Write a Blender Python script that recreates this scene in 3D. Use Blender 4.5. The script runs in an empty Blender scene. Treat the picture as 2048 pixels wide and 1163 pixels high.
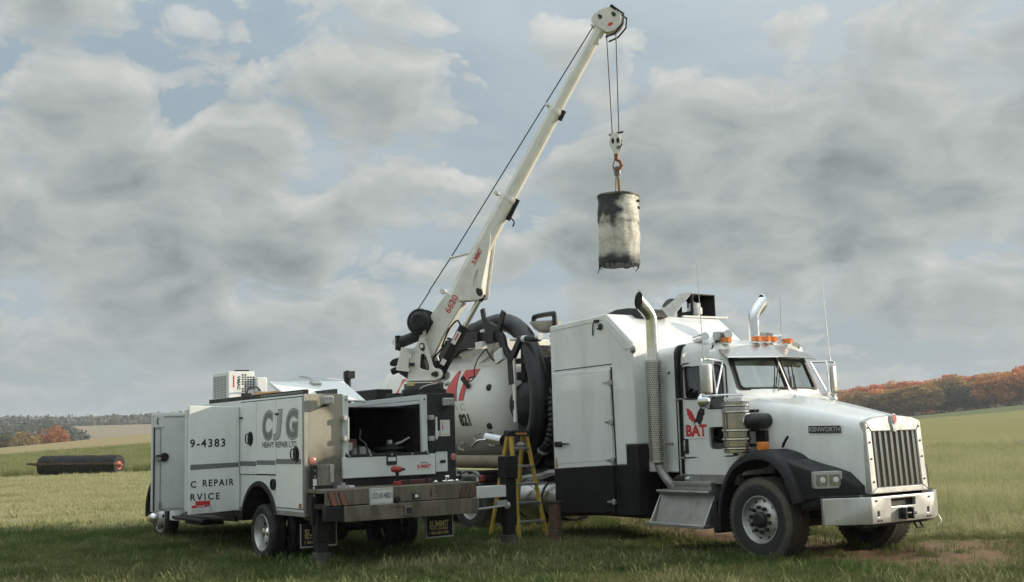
import bpy, bmesh, math, random
import numpy as np
from mathutils import Vector, Matrix, noise as mnoise
R = math.radians
PI = math.pi
random.seed(7); rng = np.random.default_rng(7)
scene = bpy.context.scene
C = scene.collection

# ------------------------------------------------------------------ camera
CAM_H, PITCH, ROLL, FPX = 1.652, 0.12819, 0.01334, 2253.3
GX, GY = 0.01531, 0.00285            # gentle slope of the meadow near the trucks
cd = bpy.data.cameras.new('camera'); cam = bpy.data.objects.new('camera', cd); C.objects.link(cam)
cd.sensor_width = 36.0; cd.lens = FPX / 2048 * 36.0; cd.clip_start = 0.1; cd.clip_end = 20000
fwd = Vector((0, math.cos(PITCH), math.sin(PITCH))); up = Vector((0, -math.sin(PITCH), math.cos(PITCH))); right = Vector((1, 0, 0))
r2 = right * math.cos(ROLL) - up * math.sin(ROLL); u2 = right * math.sin(ROLL) + up * math.cos(ROLL)
cam.matrix_world = Matrix(((r2.x, u2.x, -fwd.x, 0), (r2.y, u2.y, -fwd.y, 0), (r2.z, u2.z, -fwd.z, CAM_H), (0, 0, 0, 1)))
scene.camera = cam

# ------------------------------------------------------------------ light
SUN_EL, SUN_AZ = R(17.0), R(82.0)     # azimuth measured from +Y towards +X
sd = bpy.data.lights.new('sun', 'SUN'); sd.energy = 3.6; sd.angle = R(0.6); sd.color = (1.0, 0.87, 0.70)
sun = bpy.data.objects.new('sun', sd); C.objects.link(sun)
sdir = Vector((math.sin(SUN_AZ) * math.cos(SUN_EL), math.cos(SUN_AZ) * math.cos(SUN_EL), math.sin(SUN_EL)))
sun.rotation_euler = sdir.to_track_quat('Z', 'Y').to_euler()
sun.location = (60, 0, 30)

def N(nt, typ, **k):
    n = nt.nodes.new(typ)
    for a, b in k.items():
        if a.startswith('i_'):
            key = a[2:]
            n.inputs[int(key) if key.isdigit() else key.replace('_', ' ')].default_value = b
        else:
            setattr(n, a, b)
    return n
def L(nt, a, b): nt.links.new(a, b)
def mathn(nt, op, a, b=None, clamp=False):
    n = nt.nodes.new('ShaderNodeMath'); n.operation = op; n.use_clamp = clamp
    for i, x in enumerate((a, b)):
        if x is None: continue
        if isinstance(x, (int, float)): n.inputs[i].default_value = x
        else: L(nt, x, n.inputs[i])
    return n.outputs[0]
def ramp(nt, fac, stops, interp='LINEAR'):
    n = nt.nodes.new('ShaderNodeValToRGB'); n.color_ramp.interpolation = interp
    cr = n.color_ramp
    while len(cr.elements) < len(stops): cr.elements.new(0.5)
    for e, (p, c) in zip(cr.elements, stops):
        e.position = p
        e.color = (c, c, c, 1) if isinstance(c, (int, float)) else (*c, 1)
    L(nt, fac, n.inputs[0]); return n.outputs[0]
def mixc(nt, fac, a, b, mode='MIX'):
    n = nt.nodes.new('ShaderNodeMix'); n.data_type = 'RGBA'; n.blend_type = mode
    for i, x in ((0, fac), (6, a), (7, b)):
        if isinstance(x, (int, float)): n.inputs[i].default_value = x
        elif isinstance(x, tuple): n.inputs[i].default_value = (*x, 1) if len(x) == 3 else x
        else: L(nt, x, n.inputs[i])
    return n.outputs[2]
def noise_tex(nt, vec, scale, detail=4, rough=0.55, dist=0.0, dim='3D'):
    n = nt.nodes.new('ShaderNodeTexNoise'); n.noise_dimensions = dim; n.inputs['Scale'].default_value = scale; n.inputs['Detail'].default_value = detail
    n.inputs['Roughness'].default_value = rough; n.inputs['Distortion'].default_value = dist
    if vec is not None: L(nt, vec, n.inputs['Vector'])
    return n.outputs[0]
def mapping(nt, vec, loc=(0, 0, 0), rot=(0, 0, 0), scale=(1, 1, 1)):
    n = nt.nodes.new('ShaderNodeMapping')
    n.inputs[1].default_value = loc; n.inputs[2].default_value = rot; n.inputs[3].default_value = scale
    L(nt, vec, n.inputs[0]); return n.outputs[0]

# ------------------------------------------------------------------ sky: Nishita with broken cloud
world = bpy.data.worlds.new('World'); scene.world = world; world.use_nodes = True
wt = world.node_tree; wt.nodes.clear()
SKY_STRENGTH = 0.12
tc = N(wt, 'ShaderNodeTexCoord'); geo = tc.outputs['Generated']
sep = N(wt, 'ShaderNodeSeparateXYZ'); L(wt, geo, sep.inputs[0])
zc = mathn(wt, 'MAXIMUM', sep.outputs[2], 0.0)
den = mathn(wt, 'ADD', zc, 0.40)
cu = mathn(wt, 'DIVIDE', sep.outputs[0], den); cv = mathn(wt, 'DIVIDE', sep.outputs[1], den)
cmb = N(wt, 'ShaderNodeCombineXYZ'); L(wt, cu, cmb.inputs[0]); L(wt, cv, cmb.inputs[1])
SKY_SEED = (43.75, 2.6)
def cloud_density(off):
    p = mapping(wt, cmb.outputs[0], loc=(SKY_SEED[0] + off[0], SKY_SEED[1] + off[1], 0.4), scale=(1.0, 1.0, 1))
    big = noise_tex(wt, p, 2.0, 3, 0.5, 0.1, '2D')
    mid = noise_tex(wt, p, 5.2, 8, 0.64, 0.05, '2D')
    wv = N(wt, 'ShaderNodeVectorMath', operation='ADD'); L(wt, p, wv.inputs[0])
    wn_ = N(wt, 'ShaderNodeTexNoise', noise_dimensions='2D'); wn_.inputs['Scale'].default_value = 6.0; wn_.inputs['Detail'].default_value = 2; L(wt, p, wn_.inputs['Vector'])
    ws_ = N(wt, 'ShaderNodeVectorMath', operation='SCALE'); ws_.inputs['Scale'].default_value = 0.16; L(wt, wn_.outputs['Color'], ws_.inputs[0]); L(wt, ws_.outputs[0], wv.inputs[1])
    vo_ = N(wt, 'ShaderNodeTexVoronoi', feature='SMOOTH_F1', voronoi_dimensions='2D'); vo_.inputs['Scale'].default_value = 5.5; vo_.inputs['Detail'].default_value = 3; vo_.inputs['Roughness'].default_value = 0.5; vo_.inputs['Lacunarity'].default_value = 2.3; vo_.inputs['Smoothness'].default_value = 0.35
    L(wt, wv.outputs[0], vo_.inputs['Vector'])
    puff = mathn(wt, 'SUBTRACT', 1.13, mathn(wt, 'MULTIPLY', vo_.outputs['Distance'], 0.85))
    return mathn(wt, 'ADD', mathn(wt, 'ADD', mathn(wt, 'MULTIPLY', big, 0.56), mathn(wt, 'MULTIPLY', mid, 0.22)), mathn(wt, 'MULTIPLY', puff, 0.22))
d0 = cloud_density((0, 0)); d1 = cloud_density((0.022, -0.04))
cover = ramp(wt, d0, [(0.43, 0.0), (0.455, 0.62), (0.50, 1.0)], 'EASE')
edge = mathn(wt, 'MULTIPLY', mathn(wt, 'SUBTRACT', d0, d1), 2.6)
thick = ramp(wt, d0, [(0.46, 0.0), (0.80, 1.0)])
lit = mathn(wt, 'SUBTRACT', mathn(wt, 'ADD', edge, 0.64), mathn(wt, 'MULTIPLY', thick, 0.78), clamp=True)
ccol = ramp(wt, lit, [(0.0, (0.205, 0.24, 0.243)), (0.30, (0.315, 0.352, 0.35)), (0.58, (0.415, 0.447, 0.437)), (1.0, (0.64, 0.64, 0.61))])
# pale veil in the gaps
pv = mapping(wt, cmb.outputs[0], loc=(7, 2, 0), rot=(0, 0, 0.35), scale=(0.7, 1.6, 1))
veil = ramp(wt, noise_tex(wt, pv, 1.6, 5, 0.58, 0.4, '2D'), [(0.36, 0.0), (0.66, 0.85)])
sky = N(wt, 'ShaderNodeTexSky', sky_type='NISHITA', sun_disc=False, sun_elevation=SUN_EL, sun_rotation=SUN_AZ, altitude=200, air_density=1.3, dust_density=2.2, ozone_density=1.4)
K_ = 1.0 / SKY_STRENGTH
def sc(c): return tuple(x * K_ for x in c)
clear = mixc(wt, 0.90, sky.outputs[0], sc((0.305, 0.38, 0.44)))
gap = mixc(wt, veil, clear, sc((0.44, 0.50, 0.53)))
cs = N(wt, 'ShaderNodeVectorMath', operation='SCALE'); cs.inputs['Scale'].default_value = K_; L(wt, ccol, cs.inputs[0])
skycol = mixc(wt, cover, gap, cs.outputs[0])
hz = ramp(wt, zc, [(0.0, 1.0), (0.045, 0.55), (0.13, 0.0)], 'EASE')
skycol = mixc(wt, mathn(wt, 'MULTIPLY', hz, 0.75), skycol, sc((0.325, 0.375, 0.39)))
zen = N(wt, 'ShaderNodeMapRange', interpolation_type='SMOOTHSTEP', clamp=True); zen.inputs[1].default_value = 0.25; zen.inputs[2].default_value = 1.0; zen.inputs[3].default_value = 0.90; zen.inputs[4].default_value = 2.5
L(wt, sep.outputs[2], zen.inputs[0]); sk2 = N(wt, 'ShaderNodeVectorMath', operation='SCALE'); L(wt, skycol, sk2.inputs[0]); L(wt, zen.outputs[0], sk2.inputs['Scale']); skycol = sk2.outputs[0]
bg = N(wt, 'ShaderNodeBackground'); bg.inputs[1].default_value = SKY_STRENGTH; L(wt, skycol, bg.inputs[0])
wo = N(wt, 'ShaderNodeOutputWorld'); L(wt, bg.outputs[0], wo.inputs[0])

vs = scene.view_settings; vs.view_transform = 'Standard'; vs.look = 'None'; vs.gamma = 1.0; vs.use_curve_mapping = False
vs.exposure = 0.32
scene.cycles.max_bounces = 6; scene.cycles.transparent_max_bounces = 8; scene.cycles.volume_bounces = 0; scene.cycles.use_adaptive_sampling = True; scene.cycles.adaptive_threshold = 0.03
scene.cycles.use_denoising = True

# ------------------------------------------------------------------ materials
MATS = {}
def new_mat(name):
    m = bpy.data.materials.new(name); m.use_nodes = True; nt = m.node_tree
    return m, nt, nt.nodes['Principled BSDF']
def simple(name, col, rough=0.5, metal=0.0, var=0.12, scale=6.0, bump=0.0, bscale=60.0, dirt=None, dirt_amt=0.0, dscale=3.0, streak=False, coat=0.0, zdirt=None, spec=0.5):
    """paint / metal / rubber: colour variation, optional dirt patches, optional mud splash towards a mud line (zdirt = (z0, z1, amount))"""
    if name in MATS: return MATS[name]
    m, nt, b = new_mat(name)
    t = N(nt, 'ShaderNodeTexCoord'); v = t.outputs['Object']
    n1 = noise_tex(nt, v, scale, 5, 0.6)
    f = ramp(nt, n1, [(0.25, 1 - var), (0.75, 1 + 0.0)])
    mul = N(nt, 'ShaderNodeMix', data_type='RGBA', blend_type='MULTIPLY'); mul.inputs[0].default_value = 1.0
    mul.inputs[6].default_value = (*col, 1); L(nt, f, mul.inputs[7]); out = mul.outputs[2]
    rr = ramp(nt, noise_tex(nt, v, scale * 1.7, 4), [(0.3, max(0.02, rough * 0.78)), (0.7, min(1, rough * 1.2))])
    if dirt:
        vv = mapping(nt, v, scale=(1, 1, 0.22)) if streak else v
        dn = noise_tex(nt, vv, dscale, 7, 0.65, 0.3)
        mask = mathn(nt, 'MULTIPLY', ramp(nt, dn, [(0.47, 0.0), (0.72, 1.0)]), dirt_amt)
        if zdirt:
            sp = N(nt, 'ShaderNodeSeparateXYZ'); L(nt, v, sp.inputs[0])
            mr = N(nt, 'ShaderNodeMapRange', clamp=True); L(nt, sp.outputs[2], mr.inputs[0])
            mr.inputs[1].default_value = zdirt[0]; mr.inputs[2].default_value = zdirt[1]; mr.inputs[3].default_value = zdirt[2]; mr.inputs[4].default_value = 0
            mm = mathn(nt, 'MULTIPLY', mr.outputs[0], ramp(nt, noise_tex(nt, v, 4.5, 8, 0.7), [(0.3, 0.25), (0.65, 1.0)]))
            mask = mathn(nt, 'MAXIMUM', mask, mm)
        out = mixc(nt, mask, out, dirt)
        rr2 = N(nt, 'ShaderNodeMix', data_type='FLOAT'); L(nt, mask, rr2.inputs[0]); L(nt, rr, rr2.inputs[2]); rr2.inputs[3].default_value = 0.85; rr = rr2.outputs[0]
    L(nt, out, b.inputs['Base Color']); L(nt, rr, b.inputs['Roughness']); b.inputs['Metallic'].default_value = metal
    b.inputs['Coat Weight'].default_value = coat; b.inputs['Coat Roughness'].default_value = 0.08
    b.inputs['Specular IOR Level'].default_value = spec
    if bump > 0:
        bn = N(nt, 'ShaderNodeBump'); bn.inputs['Strength'].default_value = bump; bn.inputs['Distance'].default_value = 0.01
        L(nt, noise_tex(nt, v, bscale, 4), bn.inputs['Height']); L(nt, bn.outputs[0], b.inputs['Normal'])
    MATS[name] = m; return m

DUST = (0.235, 0.20, 0.15)
WHITE = simple('white truck paint', (0.84, 0.855, 0.845), 0.32, var=0.04, scale=1.2, bump=0.05, bscale=2.2, dirt=DUST, dirt_amt=0.22, dscale=2.2, coat=0.9, zdirt=(0.3, 1.3, 0.28), streak=True)
WHITE2 = simple('white service body paint', (0.83, 0.855, 0.845), 0.33, var=0.04, scale=1.4, bump=0.05, bscale=2.0, dirt=DUST, dirt_amt=0.12, dscale=2.5, coat=0.35, zdirt=(0.6, 1.3, 0.12), streak=True)
CREAM = simple('cream tank paint', (0.86, 0.85, 0.79), 0.36, var=0.05, scale=1.5, bump=0.08, bscale=1.6, dirt=(0.40, 0.34, 0.25), dirt_amt=0.25, dscale=1.6, streak=True, zdirt=(1.2, 1.9, 0.5), coat=0.3)
CRANEW = simple('crane paint', (0.78, 0.765, 0.715), 0.38, var=0.06, scale=2.0, dirt=DUST, dirt_amt=0.3, dscale=3.5, coat=0.2)
DOORW = simple('open door inside paint', (0.70, 0.73, 0.72), 0.45, var=0.06, scale=1.8, dirt=DUST, dirt_amt=0.25, dscale=2.0)
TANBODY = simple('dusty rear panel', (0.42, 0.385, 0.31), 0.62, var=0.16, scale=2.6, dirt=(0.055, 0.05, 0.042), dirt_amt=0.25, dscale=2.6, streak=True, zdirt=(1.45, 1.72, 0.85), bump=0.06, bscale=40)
BUMPERM = simple('weathered bumper steel', (0.215, 0.19, 0.145), 0.62, metal=0.2, var=0.45, scale=3.5, dirt=(0.055, 0.044, 0.032), dirt_amt=0.85, dscale=5.0, streak=True, bump=0.10, bscale=30)
BLACKP = simple('black paint', (0.014, 0.015, 0.016), 0.45, spec=0.3, var=0.3, scale=5, dirt=(0.10, 0.09, 0.075), dirt_amt=0.14, dscale=3.0, zdirt=(0.2, 0.8, 0.18))
BEDLINER = simple('black textured liner', (0.018, 0.019, 0.020), 0.6, var=0.3, scale=8, dirt=(0.11, 0.10, 0.085), dirt_amt=0.2, dscale=3, bump=0.35, bscale=160)
PLASTIC = simple('black fender plastic', (0.017, 0.018, 0.019), 0.52, spec=0.3, var=0.25, scale=4, dirt=(0.10, 0.09, 0.075), dirt_amt=0.12, dscale=2.2, bump=0.08, bscale=120)
FRAME = simple('chassis black', (0.020, 0.019, 0.018), 0.6, var=0.3, scale=6, dirt=(0.10, 0.08, 0.06), dirt_amt=0.5, dscale=4)
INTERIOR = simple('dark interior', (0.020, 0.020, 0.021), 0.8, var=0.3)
RUBBERHOSE = simple('black hose rubber', (0.011, 0.012, 0.014), 0.42, var=0.3, scale=5, dirt=(0.06, 0.058, 0.052), dirt_amt=0.2, dscale=3.5, bump=0.1, bscale=50)
GASKET = simple('black gasket', (0.012, 0.012, 0.013), 0.55)
DARKSTEEL = simple('dark grey steel', (0.045, 0.047, 0.050), 0.45, metal=0.6, var=0.3, scale=8, dirt=(0.12, 0.10, 0.08), dirt_amt=0.3)
CHROME = simple('chrome', (0.86, 0.87, 0.88), 0.20, metal=1.0, var=0.08, scale=8, dirt=(0.30, 0.27, 0.22), dirt_amt=0.12, dscale=6)
STAIN = simple('brushed stainless', (0.56, 0.56, 0.55), 0.30, metal=1.0, var=0.14, scale=6, dirt=(0.25, 0.22, 0.18), dirt_amt=0.22, dscale=4, bump=0.06, bscale=12)
ALU = simple('aluminium', (0.60, 0.60, 0.58), 0.42, metal=0.85, var=0.2, scale=5, dirt=(0.25, 0.21, 0.16), dirt_amt=0.35, dscale=4)
ALUDULL = simple('dull aluminium plate', (0.43, 0.43, 0.41), 0.48, metal=0.7, var=0.22, scale=4, dirt=(0.16, 0.135, 0.10), dirt_amt=0.5, dscale=3.5, zdirt=(0.3, 0.9, 0.4))
BUMPALU = simple('polished bumper aluminium', (0.60, 0.60, 0.585), 0.34, metal=0.6, var=0.10, scale=5, dirt=(0.25, 0.22, 0.17), dirt_amt=0.30, dscale=5, streak=True, bump=0.05, bscale=6)
GALV = simple('pale galvanised steel', (0.52, 0.52, 0.50), 0.5, metal=0.4, var=0.2, scale=9)
AMBER = simple('amber lens', (0.85, 0.24, 0.03), 0.22, var=0.2, scale=20, coat=0.6)
REDLENS = simple('red lens', (0.33, 0.045, 0.038), 0.22, var=0.2, scale=20, coat=0.6)
PINKLENS = simple('faded red lens', (0.52, 0.20, 0.17), 0.3, var=0.2, scale=20, coat=0.4)
CLEARLENS = simple('clear lens', (0.40, 0.42, 0.42), 0.10, metal=0.6, var=0.6, scale=26, coat=0.8)
REDV = simple('red vinyl', (0.62, 0.045, 0.05), 0.4, var=0.1)
REDTANK = simple('faded red vinyl', (0.70, 0.085, 0.075), 0.45, var=0.12, dirt=DUST, dirt_amt=0.2)
BLACKV = simple('black vinyl', (0.016, 0.017, 0.018), 0.4, var=0.1)
GREYV = simple('grey vinyl', (0.17, 0.185, 0.185), 0.4, var=0.1)
SILVERV = simple('silver vinyl', (0.42, 0.43, 0.43), 0.35, metal=0.3, var=0.1)
FAINTV = simple('worn lettering', (0.52, 0.53, 0.52), 0.5, var=0.2)
STICKER = simple('white sticker', (0.74, 0.74, 0.72), 0.4, var=0.08)
YELLOWS = simple('yellow sticker', (0.62, 0.52, 0.22), 0.5, var=0.2)
YELLOW = simple('yellow fibreglass', (0.60, 0.40, 0.045), 0.5, var=0.2, scale=8, dirt=(0.18, 0.13, 0.07), dirt_amt=0.4, dscale=6)
ORANGE = simple('orange plastic', (0.72, 0.36, 0.06), 0.5, var=0.2, scale=12)
ORANGEP = simple('orange machine paint', (0.52, 0.18, 0.105), 0.5, var=0.2, scale=6, dirt=(0.2, 0.13, 0.08), dirt_amt=0.4)
RUST = simple('rusty steel', (0.16, 0.095, 0.06), 0.8, metal=0.2, var=0.45, scale=9, dirt=(0.06, 0.05, 0.045), dirt_amt=0.6, bump=0.2, bscale=50)
HOOKM = simple('worn orange forged steel', (0.34, 0.15, 0.07), 0.6, metal=0.3, var=0.4, scale=20)
SLINGM = simple('tan lifting webbing', (0.45, 0.30, 0.12), 0.85, var=0.35, scale=30)
REDTOOL = simple('red tool plastic', (0.38, 0.04, 0.035), 0.45, var=0.2, scale=20)
MAROON = simple('maroon painted bar', (0.11, 0.035, 0.032), 0.55, var=0.4, scale=20)
CARD = simple('brown cardboard', (0.22, 0.13, 0.085), 0.85, var=0.2, scale=8)
GREYBAG = simple('grey cloth', (0.33, 0.33, 0.32), 0.85, var=0.3, scale=10)
RIBTAN = simple('tan ribbed hose', (0.34, 0.275, 0.20), 0.7, var=0.25, scale=5, dirt=(0.12, 0.095, 0.07), dirt_amt=0.5)
SEAT = simple('grey seat cloth', (0.16, 0.165, 0.165), 0.85, var=0.2)
CURTAIN = simple('pale cab curtain', (0.62, 0.64, 0.60), 0.85, var=0.2, scale=4)
PLATEW = simple('licence plate white', (0.70, 0.71, 0.68), 0.4, var=0.1, dirt=DUST, dirt_amt=0.35)
CABLEM = simple('steel wire rope', (0.05, 0.052, 0.055), 0.5, metal=0.6, var=0.3, scale=40)
BARK = simple('tree bark', (0.075, 0.058, 0.045), 0.9, var=0.4, scale=3)

def tyre_material(name, rr):
    m, nt, b = new_mat(name)
    t = N(nt, 'ShaderNodeTexCoord'); v = t.outputs['Object']
    sp = N(nt, 'ShaderNodeSeparateXYZ'); L(nt, v, sp.inputs[0])
    rad = mathn(nt, 'SQRT', mathn(nt, 'ADD', mathn(nt, 'POWER', sp.outputs[0], 2.0), mathn(nt, 'POWER', sp.outputs[2], 2.0)))
    radn = mathn(nt, 'DIVIDE', rad, rr)
    wob = mathn(nt, 'ADD', radn, mathn(nt, 'MULTIPLY', mathn(nt, 'SUBTRACT', noise_tex(nt, v, 7, 5), 0.5), 0.10))
    band = ramp(nt, wob, [(0.80, 0.0), (0.86, 0.75), (0.97, 0.55), (1.0, 0.35)])
    pat = mathn(nt, 'MULTIPLY', band, ramp(nt, noise_tex(nt, v, 11, 6, 0.7), [(0.3, 0.35), (0.7, 1.0)]))
    col = mixc(nt, pat, (0.022, 0.0225, 0.023), (0.17, 0.14, 0.105))
    L(nt, col, b.inputs['Base Color']); b.inputs['Roughness'].default_value = 0.72
    bn = N(nt, 'ShaderNodeBump'); bn.inputs['Strength'].default_value = 0.25; bn.inputs['Distance'].default_value = 0.01
    L(nt, noise_tex(nt, v, 70, 3), bn.inputs['Height']); L(nt, bn.outputs[0], b.inputs['Normal'])
    return m
TYRE = tyre_material('truck tyre rubber', 0.535)
TYRES = simple('service tyre rubber', (0.020, 0.0205, 0.021), 0.72, var=0.25, scale=9, dirt=(0.09, 0.08, 0.065), dirt_amt=0.3, dscale=6, bump=0.2, bscale=70)

def glass_mat(name, tint, mixf, rough=0.02):
    m, nt, b = new_mat(name)
    nt.nodes.remove(b); o = nt.nodes['Material Output']
    tr = N(nt, 'ShaderNodeBsdfTransparent'); tr.inputs[0].default_value = (*tint, 1)
    gl = N(nt, 'ShaderNodeBsdfGlossy'); gl.inputs['Roughness'].default_value = rough; gl.inputs[0].default_value = (0.9, 0.95, 0.95, 1)
    fr = N(nt, 'ShaderNodeFresnel'); fr.inputs[0].default_value = 1.52
    f = mathn(nt, 'MULTIPLY', fr.outputs[0], 1.6, clamp=True); f = mathn(nt, 'ADD', f, mixf, clamp=True)
    mx = N(nt, 'ShaderNodeMixShader'); L(nt, f, mx.inputs[0]); L(nt, tr.outputs[0], mx.inputs[1]); L(nt, gl.outputs[0], mx.inputs[2])
    L(nt, mx.outputs[0], o.inputs[0]); return m
GLASS = glass_mat('windscreen glass', (0.60, 0.68, 0.66), 0.46)
GLASSD = glass_mat('dark side glass', (0.22, 0.25, 0.25), 0.03)

cnt_ = None
def ripple(m, sx, sz, strength):
    nt = m.node_tree; b = nt.nodes['Principled BSDF']; t = N(nt, 'ShaderNodeTexCoord'); bn = N(nt, 'ShaderNodeBump'); bn.inputs['Strength'].default_value = strength; bn.inputs['Distance'].default_value = 0.03
    L(nt, noise_tex(nt, mapping(nt, t.outputs['Object'], scale=(sx, sx, sz)), 1.0, 3, 0.5), bn.inputs['Height']); L(nt, bn.outputs[0], b.inputs['Normal'])
# burnt drum wrap: pale foil with char patches of their own shape
def drum_material():
    m, nt, b = new_mat('burnt pale wrap')
    t = N(nt, 'ShaderNodeTexCoord'); v = t.outputs['Object']
    sp = N(nt, 'ShaderNodeSeparateXYZ'); L(nt, v, sp.inputs[0])
    w = mathn(nt, 'MULTIPLY', mathn(nt, 'SUBTRACT', noise_tex(nt, v, 5, 6, 0.65), 0.5), 0.42)
    # char at the top on one side, sloping down across the face
    top = mathn(nt, 'ADD', mathn(nt, 'ADD', mathn(nt, 'SUBTRACT', sp.outputs[2], 0.83), mathn(nt, 'MULTIPLY', sp.outputs[0], -0.85)), w)
    c1 = ramp(nt, mathn(nt, 'ADD', top, 0.5), [(0.47, 0.0), (0.50, 0.35), (0.55, 0.95), (0.60, 1.0)])
    hole = mathn(nt, 'ADD', mathn(nt, 'ABSOLUTE', mathn(nt, 'ADD', sp.outputs[0], 0.02)), mathn(nt, 'ABSOLUTE', mathn(nt, 'MULTIPLY', mathn(nt, 'SUBTRACT', sp.outputs[2], 0.75), 0.75)))
    c3 = ramp(nt, mathn(nt, 'ADD', hole, w), [(0.10, 1.0), (0.15, 0.6), (0.20, 0.0)])
    bot = mathn(nt, 'ADD', sp.outputs[2], mathn(nt, 'MULTIPLY', w, 0.55))
    c2 = ramp(nt, bot, [(0.08, 1.0), (0.12, 0.75), (0.20, 0.18), (0.30, 0.0)])
    crk = noise_tex(nt, mapping(nt, v, scale=(3, 3, 9)), 1.3, 8, 0.7, 0.6)
    line = ramp(nt, mathn(nt, 'ABSOLUTE', mathn(nt, 'SUBTRACT', crk, 0.5)), [(0.0, 0.55), (0.02, 0.0)])
    band = ramp(nt, mathn(nt, 'ABSOLUTE', mathn(nt, 'SUBTRACT', mathn(nt, 'ADD', sp.outputs[2], mathn(nt, 'MULTIPLY', w, 0.2)), 0.61)), [(0.0, 0.8), (0.055, 0.0)])
    band = mathn(nt, 'MULTIPLY', band, ramp(nt, noise_tex(nt, v, 9, 5), [(0.45, 0.0), (0.6, 1.0)]))
    mask = mathn(nt, 'MAXIMUM', mathn(nt, 'MAXIMUM', mathn(nt, 'MAXIMUM', c1, c3), c2), mathn(nt, 'MAXIMUM', line, band))
    pale = mixc(nt, ramp(nt, noise_tex(nt, v, 6, 6, 0.65), [(0.3, 0.0), (0.7, 1.0)]), (0.55, 0.53, 0.45), (0.74, 0.72, 0.65))
    soot = mixc(nt, noise_tex(nt, v, 12, 6, 0.7), (0.012, 0.014, 0.017), (0.045, 0.05, 0.052)); drip = ramp(nt, noise_tex(nt, mapping(nt, v, scale=(7, 7, 0.8)), 1.6, 6, 0.65), [(0.5, 0.0), (0.72, 0.45)]); pale = mixc(nt, drip, pale, (0.30, 0.265, 0.20)); col = mixc(nt, mask, pale, soot)
    L(nt, col, b.inputs['Base Color']); b.inputs['Roughness'].default_value = 0.6
    bn = N(nt, 'ShaderNodeBump'); bn.inputs['Strength'].default_value = 0.6; bn.inputs['Distance'].default_value = 0.015
    L(nt, noise_tex(nt, mapping(nt, v, scale=(1, 1, 2.2)), 9, 6, 0.6, 0.5), bn.inputs['Height']); L(nt, bn.outputs[0], b.inputs['Normal'])
    return m
DRUMM = drum_material()
CANISTER = simple('reflection streaked stainless', (0.44, 0.43, 0.40), 0.14, metal=1.0, var=0.25, scale=9, dirt=(0.20, 0.18, 0.15), dirt_amt=0.45, dscale=9, streak=True); ripple(CANISTER, 11.0, 0.25, 0.9)  # dark upright streaks in the colour stand in for reflections of dark surroundings

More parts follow.
